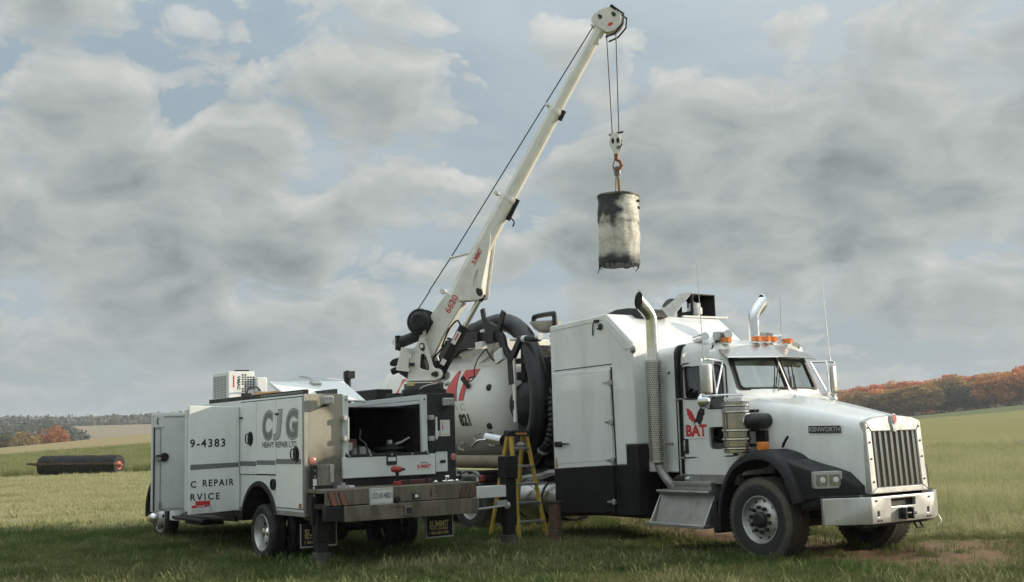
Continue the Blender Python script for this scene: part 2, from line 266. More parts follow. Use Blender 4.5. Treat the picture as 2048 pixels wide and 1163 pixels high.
# ------------------------------------------------------------------ mesh helpers
class MB:
    def __init__(s): s.v = []; s.f = []
    def add(s, vs, fs):
        o = len(s.v); s.v += [tuple(v) for v in vs]; s.f += [tuple(i + o for i in f) for f in fs]; return s
    def box(s, x0, x1, y0, y1, z0, z1):
        return s.add([(x0, y0, z0), (x1, y0, z0), (x1, y1, z0), (x0, y1, z0), (x0, y0, z1), (x1, y0, z1), (x1, y1, z1), (x0, y1, z1)],
                     [(3, 2, 1, 0), (4, 5, 6, 7), (0, 1, 5, 4), (1, 2, 6, 5), (2, 3, 7, 6), (3, 0, 4, 7)])
    def obox(s, c, a, b, d):
        """box round centre c with half-axes a, b, d (vectors)"""
        c, a, b, d = map(Vector, (c, a, b, d))
        p = [c + i * a + j * b + k * d for k in (-1, 1) for (i, j) in ((-1, -1), (1, -1), (1, 1), (-1, 1))]
        return s.add(p, [(3, 2, 1, 0), (4, 5, 6, 7), (0, 1, 5, 4), (1, 2, 6, 5), (2, 3, 7, 6), (3, 0, 4, 7)])
    def beam(s, p0, p1, w, h, upv=(0, 0, 1)):
        p0, p1 = Vector(p0), Vector(p1); d = (p1 - p0); n = d.normalized(); side = n.cross(Vector(upv))
        if side.length < 1e-4: side = n.cross(Vector((1, 0, 0)))
        side.normalize(); u = side.cross(n)
        return s.obox((p0 + p1) / 2, d / 2, side * w / 2, u * h / 2)
    def prism(s, poly, axis, a, b):
        def P(p, t): return {'x': (t, p[0], p[1]), 'y': (p[0], t, p[1]), 'z': (p[0], p[1], t)}[axis]
        n = len(poly)
        return s.add([P(p, a) for p in poly] + [P(p, b) for p in poly],
                     [tuple(range(n - 1, -1, -1)), tuple(range(n, 2 * n))] + [(i, (i + 1) % n, n + (i + 1) % n, n + i) for i in range(n)])
    def fprism(s, poly, fn, a, b):
        """poly in a plane; fn(u, v, t) gives the point"""
        n = len(poly)
        return s.add([fn(p[0], p[1], a) for p in poly] + [fn(p[0], p[1], b) for p in poly],
                     [tuple(range(n - 1, -1, -1)), tuple(range(n, 2 * n))] + [(i, (i + 1) % n, n + (i + 1) % n, n + i) for i in range(n)])
    def loft(s, rings, caps=True, closed=True):
        n = len(rings[0]); vs = [p for r in rings for p in r]; fs = []
        for k in range(len(rings) - 1):
            for i in range(n if closed else n - 1):
                j = (i + 1) % n; fs.append((k * n + i, k * n + j, (k + 1) * n + j, (k + 1) * n + i))
        if caps and closed:
            fs.append(tuple(range(n - 1, -1, -1))); fs.append(tuple((len(rings) - 1) * n + i for i in range(n)))
        return s.add(vs, fs)
    def tube(s, pts, r, n=10, caps=True, flat=1.0):
        pts = [Vector(p) for p in pts]; rs = r if isinstance(r, (list, tuple)) else [r] * len(pts)
        rings = []; nrm = None
        for i, p in enumerate(pts):
            t = (pts[min(i + 1, len(pts) - 1)] - pts[max(i - 1, 0)]).normalized()
            if nrm is None:
                nrm = t.cross(Vector((0, 0, 1)))
                if nrm.length < 1e-3: nrm = t.cross(Vector((1, 0, 0)))
            nrm = (nrm - t * nrm.dot(t)).normalized(); bn = t.cross(nrm)
            rings.append([p + (nrm * math.cos(a) + bn * math.sin(a) * flat) * rs[i] for a in (2 * PI * k / n for k in range(n))])
        return s.loft(rings, caps)
    def cyl(s, p0, p1, r0, r1=None, n=20): return s.tube([p0, p1], [r0, r0 if r1 is None else r1], n)
    def lathe(s, prof, o=(0, 0, 0), axis=(0, 0, 1), n=28, caps=True):
        """prof: list of (radius, height along the axis)"""
        o = Vector(o); ax = Vector(axis).normalized(); a = ax.orthogonal().normalized(); b = ax.cross(a)
        rings = [[o + ax * h + (a * math.cos(t) + b * math.sin(t)) * max(r, 1e-4) for t in (2 * PI * k / n for k in range(n))] for r, h in prof]
        return s.loft(rings, caps)
    def build(s, name, mat, parent=None, bevel=0.0, smooth=35, seg=2, label=None, loc=None):
        me = bpy.data.meshes.new(name); bm = bmesh.new()
        vv = [bm.verts.new(v) for v in s.v]
        for f in s.f:
            if len(set(f)) < 3: continue
            try: bm.faces.new([vv[i] for i in f])
            except ValueError: pass
        bmesh.ops.recalc_face_normals(bm, faces=bm.faces[:]); bm.to_mesh(me); bm.free()
        return link(name, me, mat, parent, bevel, smooth, seg, label, loc)
def link(name, me, mat, parent=None, bevel=0.0, smooth=35, seg=2, label=None, loc=None):
    if mat is not None: me.materials.append(mat)
    if smooth:
        me.polygons.foreach_set('use_smooth', [True] * len(me.polygons)); me.set_sharp_from_angle(angle=R(smooth))
    o = bpy.data.objects.new(name, me); C.objects.link(o)
    if parent is not None: o.parent = parent
    if loc is not None: o.location = loc
    if bevel:
        b = o.modifiers.new('bevel', 'BEVEL'); b.width = bevel; b.segments = seg; b.limit_method = 'ANGLE'; b.angle_limit = R(30); b.harden_normals = False
    if label: o['label'] = label
    return o
def thing(name, label, cat, loc=(0, 0, 0), mat=None, group=None):
    o = bpy.data.objects.new(name, None); C.objects.link(o); o.empty_display_size = 0.3
    if mat is not None: o.matrix_world = mat
    else: o.location = loc
    tag(o, label, cat, group); return o
def tag(o, label=None, cat=None, group=None, kind=None):
    if label: o['label'] = label
    if cat: o['category'] = cat
    if group: o['group'] = group
    if kind: o['kind'] = kind
    return o
def copy_part(o, parent, loc=None):
    c = o.copy(); C.objects.link(c); c.parent = parent
    if loc is not None: c.location = loc
    for ch in list(o.children): copy_part(ch, c)
    return c
def smoothpath(pts, n=6):
    pts = [Vector(p) for p in pts]; out = []
    for i in range(len(pts) - 1):
        p0, p1, p2, p3 = pts[max(i - 1, 0)], pts[i], pts[i + 1], pts[min(i + 2, len(pts) - 1)]
        for k in range(n):
            t = k / n
            out.append(0.5 * ((2 * p1) + (p2 - p0) * t + (2 * p0 - 5 * p1 + 4 * p2 - p3) * t * t + (-p0 + 3 * p1 - 3 * p2 + p3) * t ** 3))
    out.append(pts[-1]); return out
def rpoly(pts, r, n=4):
    """polygon with rounded corners; r a number or one per corner"""
    out = []; m = len(pts)
    for i in range(m):
        p = Vector((*pts[i], 0)); a = Vector((*pts[i - 1], 0)); b = Vector((*pts[(i + 1) % m], 0)); rr = r[i] if isinstance(r, (list, tuple)) else r
        if rr <= 0: out.append((p.x, p.y)); continue
        d = min(rr, (a - p).length * 0.49, (b - p).length * 0.49)
        s_, e_ = p + (a - p).normalized() * d, p + (b - p).normalized() * d
        for k in range(n + 1):
            t = k / n; q = s_ * (1 - t) ** 2 + p * 2 * t * (1 - t) + e_ * t * t; out.append((q.x, q.y))
    return out
def circ(cx, cy, r, n=16, ry=None): return [(cx + r * math.cos(2 * PI * k / n), cy + (ry or r) * math.sin(2 * PI * k / n)) for k in range(n)]
def rrect(cx, cy, w, h, r): return rpoly([(cx - w / 2, cy - h / 2), (cx + w / 2, cy - h / 2), (cx + w / 2, cy + h / 2), (cx - w / 2, cy + h / 2)], r)

def text_mesh(string, h, width=None, bold=0.0, shear=0.0, extrude=0.0015, spacing=1.0, align='LEFT'):
    cu = bpy.data.curves.new('lettering', 'FONT'); cu.body = string; cu.size = 1.0; cu.offset = bold; cu.shear = shear; cu.extrude = 0.0
    cu.space_character = spacing; cu.align_x = 'LEFT'; cu.resolution_u = 3; cu.fill_mode = 'BOTH'
    o = bpy.data.objects.new('lettering', cu); C.objects.link(o)
    dg = bpy.context.evaluated_depsgraph_get(); me = bpy.data.meshes.new_from_object(o.evaluated_get(dg))
    bpy.data.objects.remove(o); bpy.data.curves.remove(cu)
    co = np.empty(len(me.vertices) * 3); me.vertices.foreach_get('co', co); co = co.reshape(-1, 3)
    x0, x1 = co[:, 0].min(), co[:, 0].max(); y0, y1 = co[:, 1].min(), co[:, 1].max()
    sy = h / (y1 - y0); sx = sy if width is None else width / (x1 - x0)
    co[:, 0] = (co[:, 0] - x0) * sx; co[:, 1] = (co[:, 1] - y0) * sy
    me.vertices.foreach_set('co', co.ravel()); me.update(); return me, (x1 - x0) * sx
def lettering(string, o, ex, ey, h, mat, parent, width=None, bold=0.0, shear=0.0, spacing=1.0, lift=0.003, name='lettering', fn=None):
    """flat print: letters of height h whose lower left corner is o; ex, ey reading and up directions"""
    me, w = text_mesh(string, h, width, bold, shear, spacing=spacing)
    ex, ey, o = Vector(ex).normalized(), Vector(ey).normalized(), Vector(o); nz = ex.cross(ey)
    if fn:
        bm = bmesh.new(); bm.from_mesh(me); bmesh.ops.triangulate(bm, faces=bm.faces[:])
        for _ in range(3):
            ed = [e for e in bm.edges if e.calc_length() > h * 0.22]
            if ed: bmesh.ops.subdivide_edges(bm, edges=ed, cuts=1)
            bmesh.ops.triangulate(bm, faces=bm.faces[:])
        for v in bm.verts: v.co = fn(v.co.x, v.co.y)
        bm.to_mesh(me); bm.free()
    else:
        for v in me.vertices: v.co = o + ex * v.co.x + ey * v.co.y + nz * lift
    me.name = name
    return link(name, me, mat, parent, smooth=0)
def decal(poly, o, ex, ey, mat, parent, name, lift=0.003, thick=0.002):
    ex, ey, o = Vector(ex).normalized(), Vector(ey).normalized(), Vector(o); nz = ex.cross(ey)
    return MB().fprism(poly, lambda u, v, t: o + ex * u + ey * v + nz * t, lift - thick, lift).build(name, mat, parent, smooth=0)
def boolean(o, cutters):
    for c in cutters:
        c.parent = o.parent
        m = o.modifiers.new('cut', 'BOOLEAN'); m.operation = 'DIFFERENCE'; m.object = c; m.solver = 'EXACT'
    dg = bpy.context.evaluated_depsgraph_get(); me = bpy.data.meshes.new_from_object(o.evaluated_get(dg))
    o.modifiers.clear(); old = o.data; o.data = me; bpy.data.meshes.remove(old)
    me.polygons.foreach_set('use_smooth', [True] * len(me.polygons)); me.set_sharp_from_angle(angle=R(32))
    for c in cutters: bpy.data.objects.remove(c)
    return o

# ------------------------------------------------------------------ ground
def sstep(a, b, x):
    t = np.clip((np.asarray(x, float) - a) / (b - a), 0, 1); return t * t * (3 - 2 * t)
def plane_h(X, Y): return GX * np.asarray(X, float) + GY * (np.asarray(Y, float) - 15)
def terrain(X, Y):
    X = np.asarray(X, float); Y = np.asarray(Y, float); D = np.hypot(X, Y)
    a = np.tan(np.clip(np.arctan2(X, Y), -0.62, 0.62)); p = plane_h(X, Y)
    p = np.clip(p, -1.4, 1.4)
    HR = np.clip(8.6 + 37 * (a - 0.37), -2.0, 17.0)
    t = np.clip((D - 58) / (480 - 58), 0, 1)
    hr = np.where(D < 480, p * (1 - t) + HR * (0.75 * t + 0.25 * t * t), HR + 8.0 * sstep(485, 640, D))
    cre = 0.75 + 18 * (a + 0.4545); cre = np.clip(cre, -0.5, 4.5)
    hl = p * (1 - sstep(55, 230, D)) + cre * sstep(55, 230, D)
    hl = hl - 9.0 * sstep(255, 420, D) + 22.5 * sstep(430, 1050, D) + 4.0 * sstep(1000, 1600, D)
    w = sstep(-0.22, 0.22, a)
    return hl * (1 - w) + hr * w
rings = np.concatenate([[0.01, 1.5, 3, 5, 7, 9], np.arange(10.5, 40, 0.45), np.geomspace(40, 2300, 100)])
nsec = 420
ang = np.concatenate([np.linspace(-0.62, 0.62, 300), np.linspace(0.62, 2 * PI - 0.62, nsec - 300 + 2)[1:-1]])
Dm, Am = np.meshgrid(rings, ang, indexing='ij'); Xg = Dm * np.sin(Am); Yg = Dm * np.cos(Am); Zg = terrain(Xg, Yg)
Zg = Zg + rng.normal(0, 0.006, Zg.shape) * (Dm < 60)
nr, ns = Xg.shape
idx = np.arange(nr * ns).reshape(nr, ns); q = np.stack([idx[:-1], np.roll(idx, -1, 1)[:-1], np.roll(idx, -1, 1)[1:], idx[1:]], -1).reshape(-1, 4)[:, ::-1]
gm = bpy.data.meshes.new('ground'); gm.from_pydata(np.stack([Xg, Yg, Zg], -1).reshape(-1, 3).tolist(), [], q.tolist()); gm.update()

def ground_material():
    m, nt, b = new_mat('meadow ground')
    t = N(nt, 'ShaderNodeTexCoord'); v = t.outputs['Object']
    sp = N(nt, 'ShaderNodeSeparateXYZ'); L(nt, v, sp.inputs[0]); X, Y = sp.outputs[0], sp.outputs[1]
    D = mathn(nt, 'SQRT', mathn(nt, 'ADD', mathn(nt, 'POWER', X, 2.0), mathn(nt, 'POWER', Y, 2.0)))
    fine = noise_tex(nt, v, 9.0, 8, 0.7); mid = noise_tex(nt, v, 0.55, 6, 0.6); big = noise_tex(nt, v, 0.06, 5, 0.55)
    # mown strip, grass green to straw
    g1 = mixc(nt, ramp(nt, fine, [(0.25, 0.0), (0.75, 1.0)]), (0.11, 0.155, 0.05), (0.25, 0.27, 0.105))
    straw = mixc(nt, fine, (0.34, 0.30, 0.15), (0.48, 0.43, 0.25))
    sm = mathn(nt, 'ADD', mathn(nt, 'MULTIPLY', mid, 0.6), mathn(nt, 'MULTIPLY', big, 0.4))
    near = mixc(nt, ramp(nt, sm, [(0.42, 0.0), (0.60, 0.75)]), g1, straw)
    # hayfield on the left beyond the trucks
    hay = mixc(nt, ramp(nt, noise_tex(nt, mapping(nt, v, scale=(0.10, 0.35, 1)), 1.0, 7, 0.6), [(0.35, 0.0), (0.62, 1.0)]), (0.30, 0.31, 0.12), (0.60, 0.55, 0.32))
    leftm = ramp(nt, mathn(nt, 'ADD', mathn(nt, 'MULTIPLY', X, -0.06), mathn(nt, 'MULTIPLY', Y, 0.012)), [(0.52, 0.0), (0.72, 1.0)])
    fieldL = mixc(nt, ramp(nt, D, [(0.0, 0.0), (1.0, 1.0)]), hay, hay)
    c = mixc(nt, leftm, near, hay)
    # dark green band of standing grass past the roller, then pale crest (left side)
    def band(lo, a0, a1, hi, s=1.0):
        e = mathn(nt, 'MULTIPLY', D, 1.0 / 1000.0); e = mathn(nt, 'ADD', e, mathn(nt, 'MULTIPLY', mathn(nt, 'SUBTRACT', big, 0.5), 0.006 * s))
        return ramp(nt, e, [(lo / 1000, 0.0), (a0 / 1000, 1.0), (a1 / 1000, 1.0), (hi / 1000, 0.0)])
    green = mixc(nt, noise_tex(nt, mapping(nt, v, scale=(0.06, 0.3, 1)), 1.0, 6, 0.65), (0.22, 0.27, 0.10), (0.42, 0.42, 0.2))
    isleft = ramp(nt, mathn(nt, 'ADD', mathn(nt, 'MULTIPLY', mathn(nt, 'DIVIDE', X, mathn(nt, 'MAXIMUM', Y, 1.0)), -1.0), 0.5), [(0.50, 0.0), (0.66, 1.0)])
    isright = mathn(nt, 'SUBTRACT', 1.0, isleft)
    c = mixc(nt, mathn(nt, 'MULTIPLY', band(66, 72, 112, 140), isleft), c, green)
    crest = mixc(nt, mid, (0.42, 0.34, 0.18), (0.52, 0.42, 0.24))
    c = mixc(nt, mathn(nt, 'MULTIPLY', band(120, 145, 330, 420), isleft), c, crest)
    stub = mixc(nt, noise_tex(nt, mapping(nt, v, scale=(0.004, 0.02, 1)), 1.0, 6, 0.6), (0.33, 0.26, 0.18), (0.46, 0.38, 0.27))
    c = mixc(nt, mathn(nt, 'MULTIPLY', band(420, 520, 990, 995, 0.2), isleft), c, stub)
    # right hill: mown field with a greener top strip
    mow = mixc(nt, noise_tex(nt, mapping(nt, v, rot=(0, 0, 0.3), scale=(0.01, 0.05, 1)), 1.0, 6, 0.6), (0.26, 0.255, 0.095), (0.42, 0.38, 0.16))
    c = mixc(nt, mathn(nt, 'MULTIPLY', band(66, 74, 1500, 3000), isright), c, mow)
    top = mixc(nt, mid, (0.15, 0.18, 0.075), (0.21, 0.23, 0.10))
    c = mixc(nt, mathn(nt, 'MULTIPLY', band(270, 300, 2000, 3500, 2.0), isright), c, top)
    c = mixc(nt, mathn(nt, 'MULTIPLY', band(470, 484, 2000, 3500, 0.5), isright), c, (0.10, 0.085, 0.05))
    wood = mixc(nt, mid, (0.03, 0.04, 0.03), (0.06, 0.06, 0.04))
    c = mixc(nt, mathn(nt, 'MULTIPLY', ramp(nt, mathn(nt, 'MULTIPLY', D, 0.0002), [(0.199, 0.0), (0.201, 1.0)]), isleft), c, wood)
    # worn wheel track of bare earth
    def seg(ax, ay, bx, by, w):
        dx, dy = bx - ax, by - ay; l2 = dx * dx + dy * dy
        px = mathn(nt, 'SUBTRACT', X, ax); py = mathn(nt, 'SUBTRACT', Y, ay)
        tt = mathn(nt, 'DIVIDE', mathn(nt, 'ADD', mathn(nt, 'MULTIPLY', px, dx), mathn(nt, 'MULTIPLY', py, dy)), l2, clamp=True)
        ex = mathn(nt, 'SUBTRACT', px, mathn(nt, 'MULTIPLY', tt, dx)); ey = mathn(nt, 'SUBTRACT', py, mathn(nt, 'MULTIPLY', tt, dy))
        d = mathn(nt, 'SQRT', mathn(nt, 'ADD', mathn(nt, 'POWER', ex, 2.0), mathn(nt, 'POWER', ey, 2.0)))
        return mathn(nt, 'SUBTRACT', 1.0, mathn(nt, 'DIVIDE', d, w))
    tr = None
    for sgm in TRACK:
        s_ = seg(*sgm); tr = s_ if tr is None else mathn(nt, 'MAXIMUM', tr, s_)
    tr = mathn(nt, 'ADD', tr, mathn(nt, 'MULTIPLY', mathn(nt, 'SUBTRACT', noise_tex(nt, mapping(nt, v, scale=(1, 1.6, 1)), 1.5, 7, 0.65), 0.5), 1.9))
    trm = ramp(nt, tr, [(0.0, 0.0), (0.38, 1.0)])
    earth = mixc(nt, noise_tex(nt, v, 5.0, 7, 0.7), (0.22, 0.135, 0.08), (0.42, 0.30, 0.195))
    c = mixc(nt, trm, c, earth)
    c = mixc(nt, 1.0, c, (0.74, 0.73, 0.70), 'MULTIPLY')
    L(nt, c, b.inputs['Base Color']); b.inputs['Roughness'].default_value = 0.95; b.inputs['Specular IOR Level'].default_value = 0.15
    bn = N(nt, 'ShaderNodeBump'); bn.inputs['Strength'].default_value = 0.9; bn.inputs['Distance'].default_value = 0.08
    L(nt, noise_tex(nt, v, 7.0, 8, 0.75), bn.inputs['Height']); L(nt, bn.outputs[0], b.inputs['Normal'])
    return m
TRACK = [(2.2, 23.0, 4.3, 15.6, 1.0), (4.0, 15.2, 5.4, 14.3, 1.0), (5.2, 14.2, 9.5, 13.2, 1.2), (5.4, 15.8, 12, 15.1, 0.75)]
def track_dist(X, Y):
    d = np.full(np.shape(X), 99.0)
    for ax, ay, bx, by, w in TRACK:
        dx, dy = bx - ax, by - ay; tt = np.clip(((X - ax) * dx + (Y - ay) * dy) / (dx * dx + dy * dy), 0, 1)
        d = np.minimum(d, np.hypot(X - ax - tt * dx, Y - ay - tt * dy) / w)
    return d
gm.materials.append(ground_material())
gm.polygons.foreach_set('use_smooth', [True] * len(gm.polygons))
go = bpy.data.objects.new('ground', gm); C.objects.link(go); tag(go, kind='structure')

# ------------------------------------------------------------------ vehicle frames (x forward, y left, z up)
def frame_mat(X, Y, yaw, zoff=0.0):
    n = Vector((-GX, -GY, 1)).normalized(); f = Vector((math.cos(yaw), math.sin(yaw), 0)); f = (f - n * f.dot(n)).normalized(); l = n.cross(f)
    return Matrix(((f.x, l.x, n.x, X), (f.y, l.y, n.y, Y), (f.z, l.z, n.z, float(plane_h(X, Y)) + zoff), (0, 0, 0, 1)))
MK = frame_mat(4.1025, 15.277, -0.96538, -0.02)
MS = frame_mat(-2.6628, 17.1527, 2.19238, -0.02)

# ---- wheels: outer face at local y = 0, wheel body towards +y
def tyre_mb(Rr, w, rim, tread=True, lugs=0):
    mb = MB()
    prof = [(rim - 0.005, 0.03), (rim + 0.012, 0.004), (rim + (Rr - rim) * 0.3, -0.008), (rim + (Rr - rim) * 0.6, -0.010), (Rr * 0.93, 0.006), (Rr * 0.965, 0.016), (Rr * 0.99, 0.030)]
    g = 0.012 if tread else 0.004; k = 5
    y0, y1 = 0.045, w - 0.045
    for i in range(k):
        a = y0 + (y1 - y0) * i / k; b = y0 + (y1 - y0) * (i + 1) / k
        prof += [(Rr, a + 0.006), (Rr, b - 0.006)]
        if i < k - 1: prof += [(Rr - g, b - 0.003), (Rr - g, b + 0.003)]
    prof += [(Rr * 0.99, w - 0.03), (Rr * 0.93, w - 0.006), (rim + (Rr - rim) * 0.5, w + 0.008), (rim - 0.005, w - 0.03)]
    mb.lathe(prof, (0, 0, 0), (0, 1, 0), 56, caps=False)
    for i in range(lugs):
        t = 2 * PI * i / lugs; c_, s_ = math.cos(t), math.sin(t)
        for yy in (0.035, w - 0.035):
            mb.obox((c_ * (Rr - 0.006), yy, s_ * (Rr - 0.006)), (c_ * 0.009, 0, s_ * 0.009), (0, 0.022, 0), (-s_ * Rr * PI / lugs * 0.62, 0, c_ * Rr * PI / lugs * 0.62))
    return mb
def ring_discs(n, r, rad, y0, y1, ph=0.0, seg=10):
    mb = MB()
    for i in range(n):
        t = 2 * PI * i / n + ph; mb.cyl((r * math.cos(t), y0, r * math.sin(t)), (r * math.cos(t), y1, r * math.sin(t)), rad, n=seg)
    return mb
def ring_parts(n, r, rad, y0, y1, ph, seg, name, mat, parent):
    first = None
    for i in range(n):
        t = 2 * PI * i / n + ph; p = (r * math.cos(t), 0, r * math.sin(t))
        if first is None: first = MB().cyl((0, y0, 0), (0, y1, 0), rad, n=seg).build(name, mat, parent, loc=p, smooth=25)
        else: copy_part(first, parent, p)
def steer_wheel(parent, loc, flip=False, label=None):
    w = tyre_mb(0.535, 0.36, 0.305, lugs=54).build('wheel', TYRE, parent, loc=loc, smooth=30)
    if flip: w.rotation_euler.z = PI
    MB().lathe([(0.300, 0.34), (0.308, 0.012), (0.303, 0.0), (0.290, 0.0), (0.280, 0.012), (0.268, 0.05), (0.255, 0.062), (0.225, 0.058), (0.205, 0.040), (0.12, 0.034), (0.10, 0.034), (0.001, 0.034)], (0, 0, 0), (0, 1, 0), 56, caps=False).build('rim', ALU, w, smooth=40)
    ring_parts(10, 0.232, 0.0205, 0.0575, 0.075, 0.1, 14, 'hand_hole', INTERIOR, w)
    MB().lathe([(0.10, 0.04), (0.102, -0.012), (0.092, -0.022), (0.07, -0.030), (0.068, -0.036), (0.001, -0.036)], (0, 0, 0), (0, 1, 0), 30, caps=False).build('hub', GASKET, w)
    nut = MB().lathe([(0.026, 0.036), (0.026, 0.0), (0.020, -0.014), (0.001, -0.016)], (0, 0, 0), (0, 1, 0), 6, caps=False)
    first = None
    for i in range(10):
        t = 2 * PI * i / 10 + 0.1 + PI / 10; p = (0.155 * math.cos(t), 0, 0.155 * math.sin(t))
        if first is None: first = nut.build('lug_nut', DARKSTEEL, w, loc=p, smooth=20)
        else: copy_part(first, w, p)
    return w
def dual_wheel(parent, loc, Rr, rim, wd, flip, tyre_m, dish, rim_m):
    w = tyre_mb(Rr, wd, rim).build('wheel', tyre_m, parent, loc=loc, smooth=30)
    if flip: w.rotation_euler.z = PI
    tyre_mb(Rr, wd, rim).build('inner_tyre', tyre_m, w, smooth=30, loc=(0, wd + 0.07, 0))
    MB().lathe([(rim - 0.01, wd - 0.03), (rim + 0.004, 0.012), (rim - 0.003, 0.0), (rim - 0.016, 0.002), (rim - 0.03, 0.03), (rim - 0.045, dish), (rim * 0.62, dish + 0.02), (rim * 0.5, dish + 0.012), (0.001, dish + 0.012)], (0, 0, 0), (0, 1, 0), 48, caps=False).build('rim', rim_m, w, smooth=40)
    ring_parts(8, rim * 0.74, 0.022, dish - 0.004, dish + 0.05, 0.2, 10, 'hand_hole', INTERIOR, w)
    MB().lathe([(rim * 0.36, dish + 0.03), (rim * 0.36, dish - 0.035), (rim * 0.28, dish - 0.06), (rim * 0.25, dish - 0.09), (0.001, dish - 0.095)], (0, 0, 0), (0, 1, 0), 24, caps=False).build('hub', CHROME, w)
    ring_parts(8, rim * 0.50, 0.014, dish - 0.025, dish + 0.02, 0.0, 6, 'lug_nut', CHROME, w)
    return w

# ================================================================== vacuum truck
K = thing('vacuum_truck', 'white conventional vacuum truck with tall sleeper box, chrome grille and red bat lettering', 'vacuum truck', mat=MK)
# chassis
mb = MB()
for s in (-1, 1):
    mb.box(-10.4, 1.0, s * 0.43 - 0.04, s * 0.43 + 0.04, 0.74, 1.0)
for x in (-10.2, -9, -7.6, -6.2, -5, -3.5, -2.2, -0.9, 0.9): mb.box(x - 0.06, x + 0.06, -0.43, 0.43, 0.78, 0.95)
mb.build('chassis_frame', FRAME, K, bevel=0.01)
mb = MB(); mb.tube([(0, -0.95, 0.52), (0, -0.6, 0.46), (0, 0.6, 0.46), (0, 0.95, 0.52)], 0.07, 10); mb.box(-0.35, 0.35, -0.5, -0.38, 0.55, 0.75); mb.box(-0.35, 0.35, 0.38, 0.5, 0.55, 0.75)
mb.build('front_axle', FRAME, K)
MB().box(-1.3, 0.85, -0.36, 0.36, 0.62, 1.5).box(0.3, 0.95, -0.30, 0.30, 0.50, 0.8).build('engine', FRAME, K, bevel=0.05)
for x in (-6.86, -8.26):
    MB().cyl((x, -0.8, 0.525), (x, 0.8, 0.525), 0.09).lathe([(0.09, -0.25), (0.22, -0.1), (0.22, 0.1), (0.09, 0.25)], (x, 0, 0.525), (0, 1, 0), 16).build('rear_axle', FRAME, K)
steer_wheel(K, (0, -1.2, 0.535)); steer_wheel(K, (0, 1.2, 0.535), True)
for x in (-6.86, -8.26):
    dual_wheel(K, (x, -1.21, 0.525), 0.525, 0.295, 0.27, False, TYRE, 0.13, ALU); dual_wheel(K, (x, 1.21, 0.525), 0.525, 0.295, 0.27, True, TYRE, 0.13, ALU)

# hood
def hood_ring(x, w, zt, zl):
    h = [(w, zl), (w * 1.012, zl + (zt - zl) * 0.45), (w * 1.0, zt - 0.24), (w * 0.985, zt - 0.15), (w * 0.945, zt - 0.085), (w * 0.87, zt - 0.04), (w * 0.72, zt - 0.012), (w * 0.4, zt + 0.008), (0.10, zt + 0.02), (0.05, zt + 0.034)]
    pts = [(-a, b) for a, b in h] + [(0, zt + 0.036)] + [(a, b) for a, b in reversed(h)]
    return [(x, a, b) for a, b in pts]
HOOD = [(-0.56, 0.80, 2.12, 1.28), (-0.42, 0.81, 2.115, 1.28), (-0.1, 0.785, 2.05, 1.28), (0.3, 0.72, 1.965, 1.25), (0.7, 0.65, 1.875, 1.05), (1.0, 0.598, 1.81, 0.93), (1.14, 0.573, 1.772, 0.875), (1.185, 0.56, 1.745, 0.865)]
hood = MB().loft([hood_ring(*h) for h in HOOD]).build('hood', WHITE, K, smooth=50)
def hood_w(x): return float(np.interp(x, [h[0] for h in HOOD], [h[1] for h in HOOD])) * 1.006
MB().loft([[(x, s_ * (hood_w(x) + 0.004), zz) for s_, zz in ((-1, 1.29), (-1, 1.30))] + [(x, -hood_w(x) + 0.02, 1.30), (x, -hood_w(x) + 0.02, 1.29)] for x in (-0.5, 0.1)]).build('hood_seam', GASKET, hood)
x0, x1 = 0.475, 0.905
p0 = Vector((x0, -hood_w(x0) - 0.012, 1.628)); p1 = Vector((x1, -hood_w(x1) - 0.012, 1.623)); ex = (p1 - p0).normalized()
decal([(-0.012, -0.016), (0.442, -0.016), (0.442, 0.074), (-0.012, 0.074)], p0, ex, (0, 0, 1), BLACKV, hood, 'badge_backing')
lettering('KENWORTH', p0, ex, (0, 0, 1), 0.062, SILVERV, hood, width=0.43, bold=0.03, lift=0.006, name='badge_lettering')
# hood side rear handle and latch
MB().tube(smoothpath([(0.10, -0.80, 1.44), (0.16, -0.83, 1.50), (0.20, -0.80, 1.58)]), 0.02, 8, flat=0.5).build('hood_latch', PLASTIC, K)

# grille
def gx(z): return 1.265 - (z - 0.86) * 0.055
sur = MB()
def gpl(poly, dx0, dx1): return sur.fprism(poly, lambda u, v, t: (gx(v) + t, u, v), dx0, dx1)
gpl([(-0.565, 0.855), (-0.445, 0.93), (-0.445, 1.61), (-0.545, 1.735)], -0.09, 0.0)
gpl([(0.565, 0.855), (0.545, 1.735), (0.445, 1.61), (0.445, 0.93)], -0.09, 0.0)
gpl([(-0.565, 0.855), (0.565, 0.855), (0.445, 0.93), (-0.445, 0.93)], -0.09, 0.0)
gpl([(-0.545, 1.735), (-0.445, 1.61), (0.445, 1.61), (0.545, 1.735), (0.38, 1.782), (0.0, 1.812), (-0.38, 1.782)], -0.09, 0.0)
grille = sur.build('grille_surround', BUMPALU, K, bevel=0.012)
def rad_mat():
    m, nt, b = new_mat('dusty radiator mesh'); t = N(nt, 'ShaderNodeTexCoord'); v = t.outputs['Object']
    w = N(nt, 'ShaderNodeTexWave', wave_type='BANDS', bands_direction='Z'); w.inputs['Scale'].default_value = 22; L(nt, v, w.inputs[0])
    L(nt, mixc(nt, w.outputs[1], (0.07, 0.056, 0.042), (0.20, 0.16, 0.115)), b.inputs['Base Color']); b.inputs['Roughness'].default_value = 0.8; return m
RADM = rad_mat(); GRILLEBAR = simple('satin grille bar', (0.78, 0.765, 0.72), 0.36, metal=0.25, var=0.1, scale=9)
MB().prism([(1.10, 0.90), (1.232, 0.90), (1.192, 1.66), (1.10, 1.66)], 'y', -0.47, 0.47).build('radiator_mesh', RADM, grille)
bar = MB()
for_bar = [(0.024, -0.008), (0.038, -0.021), (0.054, 0.0), (0.038, 0.021), (0.024, 0.008)]
rg = []
